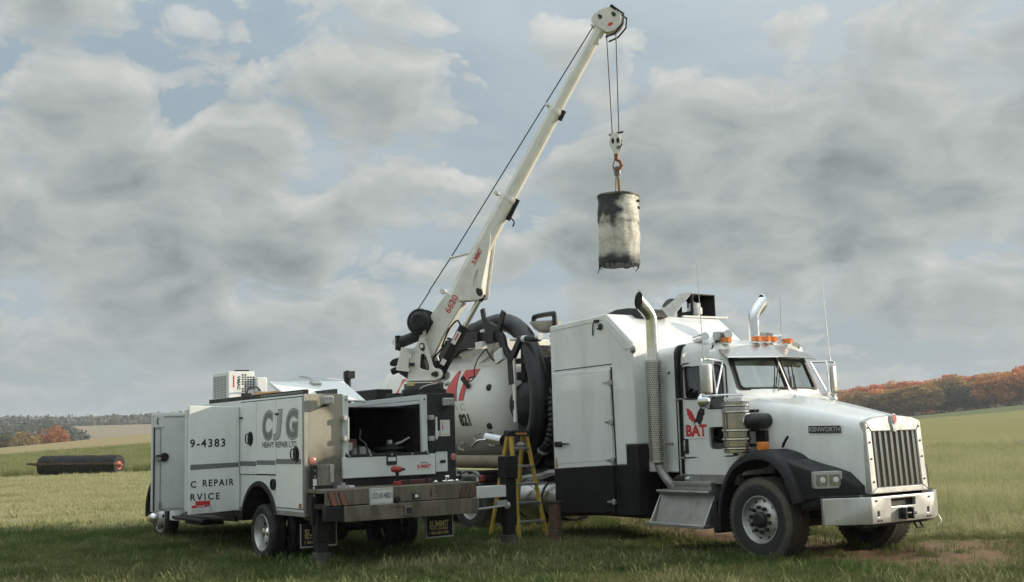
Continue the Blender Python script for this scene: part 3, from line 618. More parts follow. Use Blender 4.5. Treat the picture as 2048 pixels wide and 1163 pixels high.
for z, s in ((0.915, 0.35), (0.965, 1.0), (1.575, 1.0), (1.635, 0.30)):
    rg.append([(gx(z) - 0.048 + (a if s == 1 else 0.024 + (a - 0.024) * 0.5), b * s, z) for a, b in for_bar])
bar.loft(rg); b0 = None
for i in range(8):
    y = -0.385 + 0.11 * i
    if b0 is None: b0 = bar.build('grille_bar', GRILLEBAR, grille, loc=(0, y, 0), smooth=20)
    else: copy_part(b0, grille, (0, y, 0))
bb = MB()
for yy in (-0.5, 0.5):
    for zz in (1.0, 1.28, 1.48, 1.66): bb.cyl((gx(zz) - 0.01, yy, zz), (gx(zz) + 0.010, yy, zz), 0.012, n=8)
bb.build('grille_bolts', DARKSTEEL, grille)
MB().fprism(rpoly([(-0.035, 1.60), (0.035, 1.60), (0.05, 1.70), (0.05, 1.82), (-0.05, 1.82), (-0.05, 1.70)], 0.02), lambda u, v, t: (gx(v) + t, u, v), -0.02, 0.02).build('emblem_stem', CHROME, grille, bevel=0.006)
em = MB().fprism(circ(0, 1.765, 0.043, 24, 0.064), lambda u, v, t: (gx(v) + t, u, v), 0.018, 0.032).build('emblem', STICKER, grille, bevel=0.004)
MB().fprism(circ(0, 1.765, 0.034, 24, 0.052), lambda u, v, t: (gx(v) + t, u, v), 0.03, 0.035).build('emblem_face', REDV, em)

# bumper
pl = [(0.98, -1.125), (1.289, -0.613), (1.289, 0.613), (0.98, 1.125), (0.92, 1.10), (1.235, 0.585), (1.235, -0.585), (0.92, -1.10)]
bump = MB().prism(pl, 'z', 0.50, 0.822).build('front_bumper', BUMPALU, K)
cut = [MB().box(1.1, 1.5, -0.235, 0.24, 0.69, 0.785).build('c', None)] + [MB().box(1.1, 1.5, y - 0.022, y + 0.022, 0.58, 0.645).build('c', None) for y in (-0.49, 0.49)]
boolean(bump, cut)
bv = bump.modifiers.new('bevel', 'BEVEL'); bv.width = 0.008; bv.segments = 2; bv.limit_method = 'ANGLE'; bv.angle_limit = R(30)
MB().box(1.10, 1.225, -0.55, 0.55, 0.53, 0.80).build('bumper_backing', FRAME, bump)
bb = MB()
for y, z in ((-0.525, 0.775), (0.52, 0.775), (-0.51, 0.535), (-0.45, 0.535), (0.46, 0.535), (0.52, 0.535)): bb.cyl((1.28, y, z), (1.30, y, z), 0.012, n=8)
bb.build('bumper_bolts', DARKSTEEL, bump)
hk = MB(); hk.box(1.28, 1.31, -0.11, 0.11, 0.535, 0.665); hk.box(1.30, 1.38, 0.055, 0.085, 0.53, 0.67); hk.box(1.30, 1.38, -0.085, -0.055, 0.53, 0.67); hk.cyl((1.35, -0.10, 0.60), (1.35, 0.15, 0.60), 0.022, n=10)
hk.build('tow_pin', DARKSTEEL, bump, bevel=0.006)
MB().tube([(1.18, 0.30, 0.50), (1.24, 0.30, 0.40), (1.24, 0.42, 0.40), (1.18, 0.42, 0.50)], 0.016, 8).build('tow_loop', FRAME, K)
MB().tube(smoothpath([(1.0, 1.10, 0.50), (1.03, 1.11, 0.42), (1.0, 1.08, 0.36)]), 0.014, 6, flat=0.4).build('loose_strap', STICKER, K)
MB().box(0.95, 1.21, -0.7, 0.7, 0.46, 0.56).build('bumper_bracket', FRAME, K)

# fenders and headlights
ARCH = [(-0.735, 0.36), (-0.725, 0.62), (-0.64, 0.92), (-0.47, 1.18), (-0.22, 1.335), (0.06, 1.385), (0.32, 1.325), (0.52, 1.15), (0.635, 0.94), (0.68, 0.77)]
def fender(s):
    ap = smoothpath([(a, 0, b) for a, b in ARCH], 4); rgs = []
    for i, p in enumerate(ap):
        t = (ap[min(i + 1, len(ap) - 1)] - ap[max(i - 1, 0)]).normalized(); n = Vector((-t.z, 0, t.x))
        sec = [(0.035, 0.50), (0.035, 1.06), (0.030, 1.14), (0.008, 1.20), (-0.03, 1.235), (-0.085, 1.245), (-0.09, 1.22), (-0.04, 1.20), (-0.015, 1.15), (-0.012, 0.50)]
        rgs.append([p + n * a + Vector((0, s * y, 0)) for a, y in sec])
    f = MB().loft(rgs).build('fender', PLASTIC, K, smooth=45)
    def rg(x, ya, yb, z0, z1, r=0.05): return [(x, s * y, z) for y, z in rpoly([(ya, z0), (yb, z0), (yb, z1), (ya, z1)], [0, r * 0.5, r, 0])]
    MB().loft([rg(0.40, 0.50, 1.14, 0.86, 1.30), rg(0.60, 0.50, 1.15, 0.80, 1.235), rg(0.80, 0.50, 1.145, 0.80, 1.185), rg(0.87, 0.50, 1.13, 0.82, 1.165), rg(1.00, 0.48, 0.93, 0.84, 1.12), rg(1.17, 0.45, 0.66, 0.85, 0.955)]).build('headlight_pod', PLASTIC, f, smooth=35, bevel=0.012)
    MB().loft([rg(0.62, 0.5, 1.12, 0.66, 0.83, 0.03), rg(0.95, 0.5, 1.09, 0.76, 0.85, 0.03), rg(1.20, 0.5, 0.72, 0.80, 0.855, 0.03)]).build('lower_valance', PLASTIC, f, bevel=0.01)
    e1 = Vector((0.42, -s * 0.9, 0)).normalized(); nn = Vector((0.9, s * 0.42, 0)).normalized(); c = Vector((0.965 - (0.20 if s > 0 else 0.0), s * (0.995 if s < 0 else 0.95), 1.045))
    h = MB().fprism(rrect(0, 0, 0.37, 0.205, 0.025), lambda u, v, t: c + e1 * u + Vector((0, 0, v)) + nn * t, -0.10, 0.012).build('headlight', GALV, K, bevel=0.006)
    for u in (-0.085, 0.085):
        MB().fprism(rrect(u, 0, 0.145, 0.145, 0.02), lambda a, b, t: c + e1 * a + Vector((0, 0, b)) + nn * t, 0.012, 0.02).build('lens', CLEARLENS, h, bevel=0.004)
        MB().lathe([(0.036, 0.0), (0.033, 0.006), (0.02, 0.009)], c + e1 * (u + 0.01) + nn * 0.019, nn, 20).build('bulb_ring', STICKER, h)
    MB().box(-0.80, -0.73, min(s * 0.75, s * 1.22), max(s * 0.75, s * 1.22), 0.33, 0.75).build('mud_flap', PLASTIC, f)
    t = MB().prism(rrect(-0.05, 1.455, 0.11, 0.12, 0.02), 'y', s * 0.94, s * 1.07).build('turn_signal', AMBER, K, bevel=0.012)
    MB().box(-0.09, 0.01, min(s * 0.98, s * 1.03), max(s * 0.98, s * 1.03), 1.33, 1.40).build('signal_foot', GASKET, t)
    return f
fender(-1); fender(1)
MB().prism(rrect(-0.22, 1.585, 0.17, 0.155, 0.01), 'y', -0.86, -0.79).build('side_vent', GASKET, K, bevel=0.004)

# cab
def cab_ring(z, xr, ws, xa, ya, xn, ins=0.0):
    w = ws - ins; xr = xr + ins; xa -= ins * 0.7; ya -= ins; xn -= ins
    h = [(xr, w - 0.10), (xr + 0.03, w - 0.03), (xr + 0.10, w), (-0.98, w), (xa - 0.06, ya + 0.045), (xa, ya), ((xa + xn) / 2 + 0.012, ya * 0.5)]
    return [(x, -y, z) for x, y in h] + [(xn, 0, z)] + [(x, y, z) for x, y in reversed(h)]
CAB = [(1.08, -1.60, 1.0, -0.50, 0.90, -0.46), (2.10, -1.60, 1.0, -0.50, 0.88, -0.40), (2.165, -1.60, 1.0, -0.62, 0.84, -0.41), (2.66, -1.60, 0.985, -0.815, 0.80, -0.63), (2.76, -1.60, 0.97, -0.86, 0.79, -0.69), (2.86, -1.60, 0.93, -0.95, 0.76, -0.80), (2.92, -1.59, 0.85, -1.05, 0.68, -0.92), (2.945, -1.56, 0.72, -1.15, 0.56, -1.05)]
def cab_interp(z, k): return float(np.interp(z, [c[0] for c in CAB], [c[k] for c in CAB]))
def ws_x(y, z):
    xa, ya, xn = cab_interp(z, 3), cab_interp(z, 4), cab_interp(z, 5); xm = (xa + xn) / 2 + 0.012; a = abs(y)
    return float(np.interp(a, [0, ya * 0.5, ya], [xn, xm, xa]))
cab = MB().loft([cab_ring(*c) for c in CAB]).build('cab', WHITE, K, smooth=32)
inner = MB().loft([cab_ring(z, cab_interp(z, 1), cab_interp(z, 2), cab_interp(z, 3), cab_interp(z, 4), cab_interp(z, 5), 0.045) for z in (1.45, 2.10, 2.165, 2.66, 2.76, 2.86)]).build('c', None)
DOORWIN = rpoly([(-1.515, 2.575), (-1.50, 2.125), (-1.10, 2.115), (-1.03, 1.975), (-0.74, 1.975), (-0.86, 2.575)], [0.07, 0.05, 0.06, 0.05, 0.06, 0.07])
PEEP = rrect(-0.86, 1.575, 0.34, 0.30, 0.05)
wc = [MB().prism(DOORWIN, 'y', -1.4, 1.4).build('c', None), MB().prism(PEEP, 'y', -1.4, -0.7).build('c', None)]
WSL = rpoly([(0.035, 2.235), (0.745, 2.235), (0.72, 2.635), (0.035, 2.645)], [0.02, 0.06, 0.06, 0.02])
for s in (-1, 1): wc.append(MB().prism([(s * a, b) for a, b in WSL], 'x', -1.0, 0.0).build('c', None))
boolean(cab, [inner] + wc)
cab.data.materials.clear(); cab.data.materials.append(WHITE)
for s in (-1, 1):
    pane = MB(); pp = [(s * (a + (0.01 if a > 0.1 else -0.01)), b + (0.012 if b > 2.4 else -0.012)) for a, b in WSL]
    fine = [(s * a, z) for a in np.linspace(0.02, 0.76, 9) for z in (2.22, 2.655)]
    vs_, fs_ = [], []
    for i, a in enumerate(np.linspace(0.02, 0.765, 9)):
        for z in (2.222, 2.43, 2.652): vs_.append((ws_x(a, z) - 0.014, s * a, z))
    for i in range(8):
        for j in range(2): k = i * 3 + j; fs_.append((k, k + 3, k + 4, k + 1))
    pane.add(vs_, fs_).build('windscreen', GLASS, cab, smooth=60)
    fr_ = MB(); cx_, cz_ = 0.39, 2.44
    def outp(a, b): return (min(0.815, cx_ + (a - cx_) * (1.22 if a > cx_ else 1.06)), cz_ + (b - cz_) * (1.22 if b > cz_ else 1.14))
    fr_.loft([[(ws_x(a, b) + 0.003, s * a, b), (ws_x(min(outp(a, b)[0], 0.8), outp(a, b)[1]) + 0.004, s * outp(a, b)[0], outp(a, b)[1])] for a, b in WSL + WSL[:1]], caps=False, closed=False).build('windscreen_border_shade', GASKET, cab, smooth=60)  # black surround; its top strip also paints in the shadow under the header
    MB().tube([(ws_x(a, b) + 0.004, s * a, b) for a, b in WSL + WSL[:1]], 0.016, 6, flat=0.8).build('windscreen_seal', GASKET, cab)
    MB().tube([(x, s * (cab_interp(z, 2) + 0.001 if x < -0.98 else 0), z) if x < -0.98 else (x, s * float(np.interp(x, [-0.98, cab_interp(z, 3) - 0.06], [cab_interp(z, 2), cab_interp(z, 4) + 0.045])), z) for x, z in DOORWIN + DOORWIN[:1]], 0.011, 6).build('window_seal', GASKET, cab)
    MB().add([(-1.55, s * 0.965, 1.93), (-0.98, s * 0.965, 1.93), (-0.72, s * 0.86, 1.93), (-0.88, s * 0.82, 2.62), (-0.98, s * 0.95, 2.62), (-1.55, s * 0.955, 2.62)], [(0, 1, 4, 5), (1, 2, 3, 4)]).build('door_glass', GLASSD, cab, smooth=0)
MB().prism(rrect(-0.86, 1.575, 0.36, 0.32, 0.05), 'y', -0.965, -0.955).build('peep_window', GLASSD, cab)
MB().box(-0.63, -0.37, -0.0, 0.0, 2.2, 2.2)
MB().loft([[(ws_x(y, z) + d, y, z) for y, d in ((-0.028, 0.006), (0.028, 0.006), (0.028, -0.03), (-0.028, -0.03))] for z in (2.19, 2.67)]).build('windscreen_post', ALU, cab, bevel=0.004)
# door skin, proud of the cab side, with its dark gap
DOOR = rpoly([(-1.555, 1.305), (-0.60, 1.335), (-0.60, 1.90), (-0.685, 1.98), (-0.82, 2.60), (-1.53, 2.625)], [0.07, 0.06, 0.1, 0.05, 0.09, 0.09])
def side_y(x, z):
    w = cab_interp(z, 2)
    if x < -0.98: return w
    return float(np.interp(x, [-0.98, cab_interp(z, 3) - 0.06, cab_interp(z, 3)], [w, cab_interp(z, 4) + 0.045, cab_interp(z, 4)]))
MB().tube([(x, -side_y(x, z) - 0.002, z) for x, z in DOOR + DOOR[:1]], 0.011, 6).build('door_gap', GASKET, cab)
MB().prism(rrect(-1.485, 1.468, 0.095, 0.205, 0.02), 'y', -1.012, -0.99).build('door_handle_recess', GASKET, cab, bevel=0.003)
MB().prism(rrect(-1.502, 1.475, 0.034, 0.15, 0.01), 'y', -1.03, -1.01).build('door_handle', CHROME, cab, bevel=0.005)
for z in (1.30, 2.12): MB().tube([(-1.66, -1.0, z), (-1.63, -1.015, z), (-1.52, -1.012, z + 0.01)], 0.014, 8).build('door_hinge', ALU, cab)
MB().box(-1.60, -0.52, -1.008, -0.9, 0.955, 1.085).build('rocker_plate', ALUDULL, K, bevel=0.006)
MB().lathe([(0.03, 0), (0.034, 0.02), (0.02, 0.05), (0.001, 0.055)], (-1.46, -1.008, 1.02), (0, -1, 0), 12, caps=False).build('rocker_knob', CHROME, K)
# bat logo on the door: two wings and lettering
def bat_wings(o, ex, ez, s, mred, mblk, parent, fn=None):
    wr = [(-0.30, 0.30), (-0.20, 0.285), (-0.10, 0.20), (-0.03, 0.075), (0.0, 0.02), (-0.045, -0.03), (-0.085, 0.01), (-0.13, -0.015), (-0.165, 0.05), (-0.205, 0.045), (-0.235, 0.13), (-0.27, 0.15), (-0.27, 0.23)]
    wb = [(0.335, 0.345), (0.19, 0.33), (0.075, 0.21), (0.02, 0.09), (-0.06, 0.0), (-0.09, -0.075), (0.0, -0.02), (0.06, -0.025), (0.08, -0.075), (0.125, -0.055), (0.165, -0.10), (0.175, -0.015), (0.225, 0.03), (0.235, 0.11), (0.29, 0.15), (0.29, 0.25)]
    for poly, m in ((wr, mred), (wb, mblk)):
        if m is not None: decal([(a * s, b * s) for a, b in poly], o, ex, ez, m, parent, 'bat_wing')
bat_wings((-1.27, -1.0, 1.808), (1, 0, 0), (0, 0, 1), 0.62, REDV, BLACKV, cab)
lettering('BAT', (-1.478, -1.0, 1.60), (1, 0, 0), (0, 0, 1), 0.165, REDV, cab, width=0.415, bold=0.045, name='door_lettering')
MB().box(-1.46, -1.09, -1.003, -0.995, 1.563, 1.573).build('worn_lettering', FAINTV, cab)
# cab interior
MB().box(-1.57, -1.50, -0.9, 0.9, 1.5, 2.75).build('rear_curtain', CURTAIN, cab)
for s in (-1, 1):
    MB().prism(rpoly([(-1.42, 1.5), (-0.95, 1.5), (-0.92, 1.68), (-1.28, 1.70), (-1.36, 2.32), (-1.48, 2.32)], 0.05), 'y', s * 0.5 - 0.25, s * 0.5 + 0.25).build('seat', SEAT, cab, bevel=0.03)
MB().loft([[(ws_x(y, 2.2) - 0.05, y, 2.12), (ws_x(y, 2.2) - 0.05, y, 2.20), (ws_x(y, 2.2) - 0.30, y, 2.215), (ws_x(y, 2.2) - 0.32, y, 1.7)] for y in (-0.74, -0.4, 0, 0.4, 0.74)]).build('dashboard', SEAT, cab)
MB().tube([(-0.98 + 0.07 * math.sin(t), 0.48 + 0.21 * math.cos(t), 2.10 + 0.2 * math.sin(t)) for t in np.linspace(0, 2 * PI, 25)], 0.014, 6).build('steering_wheel', GASKET, cab)
MB().add([(-0.72, -0.70, 2.24), (-0.80, -0.70, 2.62), (-0.78, -0.30, 2.63), (-0.66, -0.36, 2.24)], [(0, 1, 2, 3)]).build('sun_screen', CURTAIN, cab)
# visor
yy = [-0.90, -0.60, -0.30, 0, 0.30, 0.60, 0.90]
low = [(ws_x(min(abs(y), 0.8), 2.66) + 0.14 + (0 if abs(y) < 0.85 else -0.03), y, 2.672 - 0.006 * abs(y)) for y in yy]
top = [(ws_x(min(abs(y), 0.8), 2.80) - 0.03, y * 0.93, 2.865 - 0.09 * abs(y) ** 2) for y in yy]
vis = MB().loft([[Vector(a), Vector(b), Vector(b) + Vector((-0.012, 0, -0.012)), Vector(a) + Vector((-0.012, 0, -0.012))] for a, b in zip(low, top)]).build('sun_visor', STAIN, cab, smooth=12)
MB().tube([(x, y, z - 0.004) for x, y, z in low], 0.009, 6).build('visor_edge', CHROME, vis)
# wipers
for s, y0 in ((-1, -0.22), (1, 0.12)):
    MB().tube([(ws_x(y0, 2.2) + 0.03, y0, 2.19), (ws_x(y0 + 0.16, 2.42) + 0.025, y0 + 0.12, 2.42)], 0.008, 6).tube([(ws_x(y0, 2.25) + 0.02, y0 + 0.28 * 0.0, 2.25), (ws_x(y0 + 0.2, 2.56) + 0.018, y0 + 0.17, 2.58)], 0.009, 6).build('wiper', GASKET, cab)
# roof lights, horns, beacons
mk0 = None
for y in (-0.70, -0.17, 0.0, 0.15, 0.52):
    p = (-0.93 + 0.12 * (1 - abs(y)), y, 2.905 - 0.05 * y * y)
    if mk0 is None:
        mk0 = MB().loft([[(x, y2 * s, z) for y2, z in rpoly([(-0.052, 0), (0.052, 0), (0.045, 0.075), (-0.045, 0.075)], 0.015)] for x, s in ((-0.07, 0.8), (0.0, 1.0), (0.045, 0.9), (0.06, 0.7))]).build('marker_light', AMBER, K, loc=p, bevel=0.006)
        MB().box(-0.12, 0.03, -0.055, 0.055, -0.025, 0.004).build('light_foot', CHROME, mk0, bevel=0.004)
    else: copy_part(mk0, K, p)
def horn(p0, p1, r0, r1, l=None):
    MB().tube([p0, Vector(p0).lerp(Vector(p1), 0.5), Vector(p0).lerp(Vector(p1), 0.85), p1], [r0, r0 * 1.15, r1 * 0.7, r1], 16).build('air_horn', CHROME, K)
horn((-1.30, -0.55, 2.985), (-0.90, -0.66, 3.0), 0.035, 0.065); horn((-1.42, -0.80, 2.965), (-1.06, -0.95, 2.975), 0.045, 0.06); horn((-1.3, 0.32, 2.99), (-0.92, 0.46, 2.985), 0.05, 0.055)
for p in ((-1.02, -0.70, 2.92), (-1.0, 0.22, 2.94)):
    w = MB().box(p[0] - 0.08, p[0] + 0.06, p[1] - 0.075, p[1] + 0.075, p[2], p[2] + 0.125).build('roof_lamp', ALU, K, bevel=0.02)
    MB().box(p[0] + 0.06, p[0] + 0.068, p[1] - 0.055, p[1] + 0.055, p[2] + 0.03, p[2] + 0.11).build('lens', CLEARLENS, w)
# mirrors
def mirror(s):
    y1 = 1.35; fr = MB()
    fr.tube(smoothpath([(-0.80, s * 0.90, 2.62), (-0.78, s * 1.2, 2.635), (-0.76, s * (y1 - 0.02), 2.63), (-0.75, s * y1, 2.58), (-0.75, s * y1, 2.2), (-0.75, s * y1, 2.135)], 4), 0.016, 8)
    fr.tube([(-0.75, s * y1, 2.135), (-0.62, s * 1.05, 2.15), (-0.50, s * 0.86, 2.14)], 0.016, 8)
    fr.tube([(-0.74, s * 1.16, 2.63), (-0.70, s * 1.15, 2.15)], 0.012, 8); fr.tube([(-0.80, s * 0.90, 2.60), (-0.72, s * 1.13, 2.16)], 0.012, 8)
    m = fr.build('mirror_frame', CHROME, K)
    hd_ = []
    for z, k in ((2.165, 0.55), (2.175, 0.9), (2.20, 1.0), (2.54, 1.0), (2.565, 0.9), (2.575, 0.55)):
        hd_.append([(-0.735 - u * 0.25 * k + v * k, s * (1.29 + u * k), z) for u, v in ((0.085 * math.cos(t), 0.048 * max(math.sin(t), -0.35)) for t in (2 * PI * q / 18 for q in range(18)))])
    MB().loft(hd_).build('mirror_head', ALU, m, smooth=50)
    MB().lathe([(0.105, -0.03), (0.10, 0.0), (0.08, 0.04), (0.045, 0.065), (0.001, 0.072)], (-0.78, s * 1.29, 2.075), (1, 0, 0), 24).build('convex_mirror', CHROME, m)
    return m
mirror(-1); mirror(1)
def antenna(p, q, name='antenna'): 
    MB().tube([p, Vector(p).lerp(Vector(q), 0.08), q], [0.016, 0.006, 0.004], 6).build(name, GALV, K)
antenna((-0.74, -1.31, 2.63), (-0.80, -1.30, 3.94)); antenna((-0.78, 1.30, 2.63), (-0.84, 1.30, 3.83)); antenna((-0.98, 0.50, 2.92), (-0.98, 0.52, 3.58))
# air cleaner and intake
ac = MB().lathe([(0.165, 1.375), (0.178, 1.385), (0.178, 1.43), (0.172, 1.44), (0.172, 1.54), (0.182, 1.545), (0.182, 1.575), (0.176, 1.58), (0.176, 1.655), (0.183, 1.66), (0.183, 1.69), (0.176, 1.695), (0.176, 1.90), (0.186, 1.905), (0.186, 1.93), (0.18, 1.935), (0.176, 2.00), (0.19, 2.005), (0.19, 2.04), (0.17, 2.05), (0.001, 2.055)], (-0.40, -1.115, 0), (0, 0, 1), 40, caps=False).build('air_cleaner', CANISTER, K, smooth=30)
for z in (1.44, 1.56, 1.675, 1.917, 2.0):
    MB().lathe([(0.181, -0.012), (0.190, -0.009), (0.190, 0.009), (0.181, 0.012)], (-0.40, -1.115, z), (0, 0, 1), 40, caps=False).build('canister_band', CHROME, ac)
    MB().lathe([(0.1785, -0.022), (0.1795, -0.021), (0.1795, 0.021), (0.1785, 0.022)], (-0.40, -1.115, z), (0, 0, 1), 40, caps=False).build('band_gap', GASKET, ac)
for z in (1.47, 1.67, 1.92): MB().box(-0.40, -0.22, -0.95, -0.86, z - 0.02, z + 0.02).build('bracket', GASKET, ac)
MB().lathe([(0.03, 0), (0.03, -0.03), (0.001, -0.035)], (-0.35, -1.2, 1.375), (0, 0, 1), 10).build('drain_cap', GASKET, ac)
MB().tube([(-0.34, -1.07, 1.785), (-0.225, -1.055, 1.785)], 0.108, 24).build('intake_neck', CHROME, ac)
MB().tube(smoothpath([(-0.25, -1.06, 1.785), (-0.19, -1.035, 1.785), (-0.165, -0.96, 1.785), (-0.165, -0.76, 1.785)], 5), 0.099, 24).build('intake_elbow', RUBBERHOSE, K)
# steps and tool box under the door
st = MB(); st.fprism([(-0.93, 0.87), (-1.16, 0.87), (-1.17, 0.84), (-1.06, 0.80), (-1.20, 0.43), (-1.30, 0.43), (-1.30, 0.385), (-0.9, 0.385)], lambda u, v, t: (t, u, v), -1.98, -0.93)
step = st.build('step_box', ALUDULL, K, bevel=0.008)
MB().box(-1.82, -0.95, -1.10, -0.88, 0.93, 0.985).box(-1.82, -0.95, -1.09, -0.90, 0.87, 0.93).build('upper_step', ALUDULL, K, bevel=0.008)
for x in (-2.0, -0.93): MB().prism([(-1.30, 0.385), (-1.06, 0.385), (-1.06, 0.80)], 'x', x - 0.012, x + 0.012).build('step_gusset', ALU, step, bevel=0.003)
MB().box(-2.06, -0.90, -1.325, -1.17, 0.375, 0.425).build('lower_step', ALU, step, bevel=0.008)
MB().box(-1.9, -1.0, -0.9, -0.47, 0.42, 0.9).build('battery_box', FRAME, K)

# sleeper extension, exhaust stacks
ext = MB().loft([[(x, y, z) for y, z in rpoly([(-w, 1.10), (w, 1.10), (w, zt), (-w, zt)], [0.03, 0.03, 0.16, 0.16], 6)] for x, w, zt in ((-2.345, 0.985, 2.86), (-1.72, 0.99, 2.90), (-1.645, 0.985, 2.90))]).build('cab_extension', WHITE, K, smooth=40)
MB().loft([[(x, y, z) for y, z in rpoly([(-w, 1.0), (w, 1.0), (w, 2.915), (-w, 2.915)], [0.03, 0.03, 0.18, 0.18], 6)] for x, w in ((-1.655, 1.004), (-1.598, 1.004))]).build('cab_gasket', GASKET, K, smooth=40)
MB().tube([(-1.60, -1.015, 2.10), (-1.60, -1.015, 1.02)], 0.012, 6).build('grab_strip', ALU, K)
def stack(x, y, ztop, sgn):
    z1, z2 = 1.26, 2.70
    m = MB().cyl((x, y, z1), (x, y, z2), 0.095, n=28).build('muffler', STAIN, K)
    MB().lathe([(0.118, z1 - 0.01), (0.118, z2)], (x, y, 0), (0, 0, 1), 36, caps=False).build('perforated_guard', STAIN, m, smooth=40)
    mb = MB()
    for r_ in range(46):
        z = z1 + 0.035 + r_ * 0.0302
        for k in range(15):
            t = (k + 0.5 * (r_ % 2)) / 15 * PI * 1.25 - PI * 0.125 + PI
            n = Vector((math.cos(t), math.sin(t) * 1, 0)); c = Vector((x, y, z)) + n * 0.1188; tn = Vector((-n.y, n.x, 0))
            mb.add([c + tn * 0.0098 * math.cos(a) + Vector((0, 0, 0.0098 * math.sin(a))) for a in (2 * PI * q_ / 7 for q_ in range(7))], [tuple(range(7))])
    h = mb.build('guard_holes', INTERIOR, m, smooth=0); h['kind'] = 'stuff'
    MB().fprism([(-0.8, 2.08), (0.3, 2.08), (0.3, 2.40), (-0.8, 2.40)], lambda u, v, t: (x + math.cos(u - 0.9) * (0.119 + t), y + math.sin(u - 0.9) * (0.119 + t), v), 0, 0.003)
    def hring(c, n, ra, rb):
        n = Vector(n).normalized(); a = Vector((1, 0, 0)); b = n.cross(a).normalized(); return [Vector(c) + a * math.cos(t) * ra + b * math.sin(t) * rb for t in (2 * PI * k / 28 for k in range(28))]
    o_ = sgn; zt = ztop - 0.30
    rg_ = [hring((x, y, z2 - 0.02), (0, 0, 1), 0.088, 0.088), hring((x, y, zt), (0, 0, 1), 0.088, 0.088), hring((x, y + o_ * 0.015, zt + 0.06), (0, o_ * 0.35, 1), 0.088, 0.089), hring((x, y + o_ * 0.05, zt + 0.115), (0, o_ * 0.65, 1), 0.088, 0.090), hring((x, y + o_ * 0.10, zt + 0.17), (0, o_ * 0.85, 0.75), 0.088, 0.098), hring((x, y + o_ * 0.23, ztop - 0.01), (0, o_ * 1.0, 0.12), 0.088, 0.130)]
    MB().loft(rg_, caps=False).build('stack_pipe', CHROME, m, smooth=40)
    MB().loft([hring((x, y + o_ * 0.215, ztop - 0.012), (0, o_ * 1.0, 0.12), 0.083, 0.122), hring((x, y + o_ * 0.10, zt + 0.17), (0, o_ * 0.85, 0.75), 0.083, 0.09)]).build('pipe_bore', INTERIOR, m)
    MB().cyl((x, y, z1 - 0.02), (x + 0.02, y, z1), 0.075).tube(smoothpath([(x, y, z1), (x + 0.06, y * 0.99, 1.12), (x + 0.20, y * 0.93, 0.92), (x + 0.22, y * 0.7, 0.80)], 4), 0.062, 14).build('lower_pipe', ALUDULL, m)
    for z in (1.5, 2.5): MB().box(x - 0.02, x + 0.30, y - sgn * 0.02 - 0.02, y - sgn * 0.02 + 0.02, z - 0.02, z + 0.02).build('bracket', STAIN, m)
stack(-1.935, -1.145, 3.57, -1); stack(-2.09, 1.13, 3.68, 1)
MB().tube(smoothpath([(-1.55, -0.98, 1.03), (-1.68, -0.98, 1.02), (-1.78, -0.95, 0.95), (-1.78, -0.9, 0.85)], 4), 0.055, 14).build('elbow_pipe', FRAME, K)

# sleeper box: white upper body, black lower skirt
def box_profile(x0, x1): pass
up = rpoly([(-4.335, 1.128), (-2.56, 1.208), (-2.56, 1.50), (-2.30, 1.505), (-2.325, 2.995), (-2.905, 3.475), (-4.335, 3.415)], [0, 0.03, 0.03, 0, 0.03, 0.03, 0.05])
SB = MB().prism(up, 'y', -1.2, 1.2).build('sleeper_box', WHITE, K, bevel=0.035, seg=3, smooth=40)
lo = [(-4.31, 0.395), (-2.30, 0.50), (-2.295, 1.495), (-2.555, 1.49), (-2.555, 1.20), (-4.32, 1.12)]
SK = MB().prism(lo, 'y', -1.196, 1.196).build('lower_skirt', BLACKP, K, bevel=0.01)
MB().tube([(-4.335, -1.203, 3.33), (-2.95, -1.203, 3.385)], 0.004, 6).build('roof_seam', FAINTV, SB)
MB().prism([(-2.98, 3.37), (-2.90, 3.42), (-2.33, 2.955), (-2.33, 2.90), (-2.50, 2.90)], 'y', -1.212, -1.198).build('corner_cap', WHITE, SB, bevel=0.008)
fr = MB(); 
for a, b in (((-4.24, 2.668), (-2.80, 2.66)),): fr.beam((a[0], -1.202, a[1] + 0.02), (b[0], -1.202, b[1] + 0.045), 0.012, 0.012)
fr.beam((-2.815, -1.203, 2.66), (-2.765, -1.203, 0.52), 0.014, 0.022)
fr.build('door_gap', GASKET, SB)
# door, slightly ajar, hinged at the front edge
Hx = -2.83; ca, sa = math.cos(R(4.0)), math.sin(R(4.0))
def dpt(u, v, t): return (Hx - u * ca + t * sa, -1.206 - u * sa - t * ca, v)
dr = MB().fprism(rpoly([(0.0, 1.205), (1.325, 1.145), (1.30, 2.64), (0.0, 2.625)], 0.015), dpt, 0, 0.028).build('side_door', WHITE, K, bevel=0.006)
MB().fprism(rpoly([(0.0, 0.52), (1.33, 0.455), (1.325, 1.14), (0.0, 1.20)], 0.01), dpt, 0, 0.026).build('lower_door_panel', BLACKP, dr, bevel=0.005)
MB().fprism(rpoly([(0.06, 1.28), (1.25, 1.22), (1.24, 2.57), (0.06, 2.56)], 0.03), dpt, 0.027, 0.032).build('door_panel', WHITE, dr, bevel=0.003)
h0 = None
for z in (2.43, 1.845, 1.28, 0.67):
    hb = MB(); hb.fprism([(-0.03, z - 0.035), (0.03, z - 0.035), (0.03, z + 0.035), (-0.03, z + 0.035)], dpt, 0.0, 0.045); hb.fprism([(0.03, z - 0.022), (0.14, z - 0.012), (0.14, z + 0.012), (0.03, z + 0.022)], dpt, 0.02, 0.040); hb.cyl(dpt(0, z - 0.045, 0.04), dpt(0, z + 0.045, 0.04), 0.013, n=10)
    hb.build('hinge', ALU, dr, bevel=0.003)
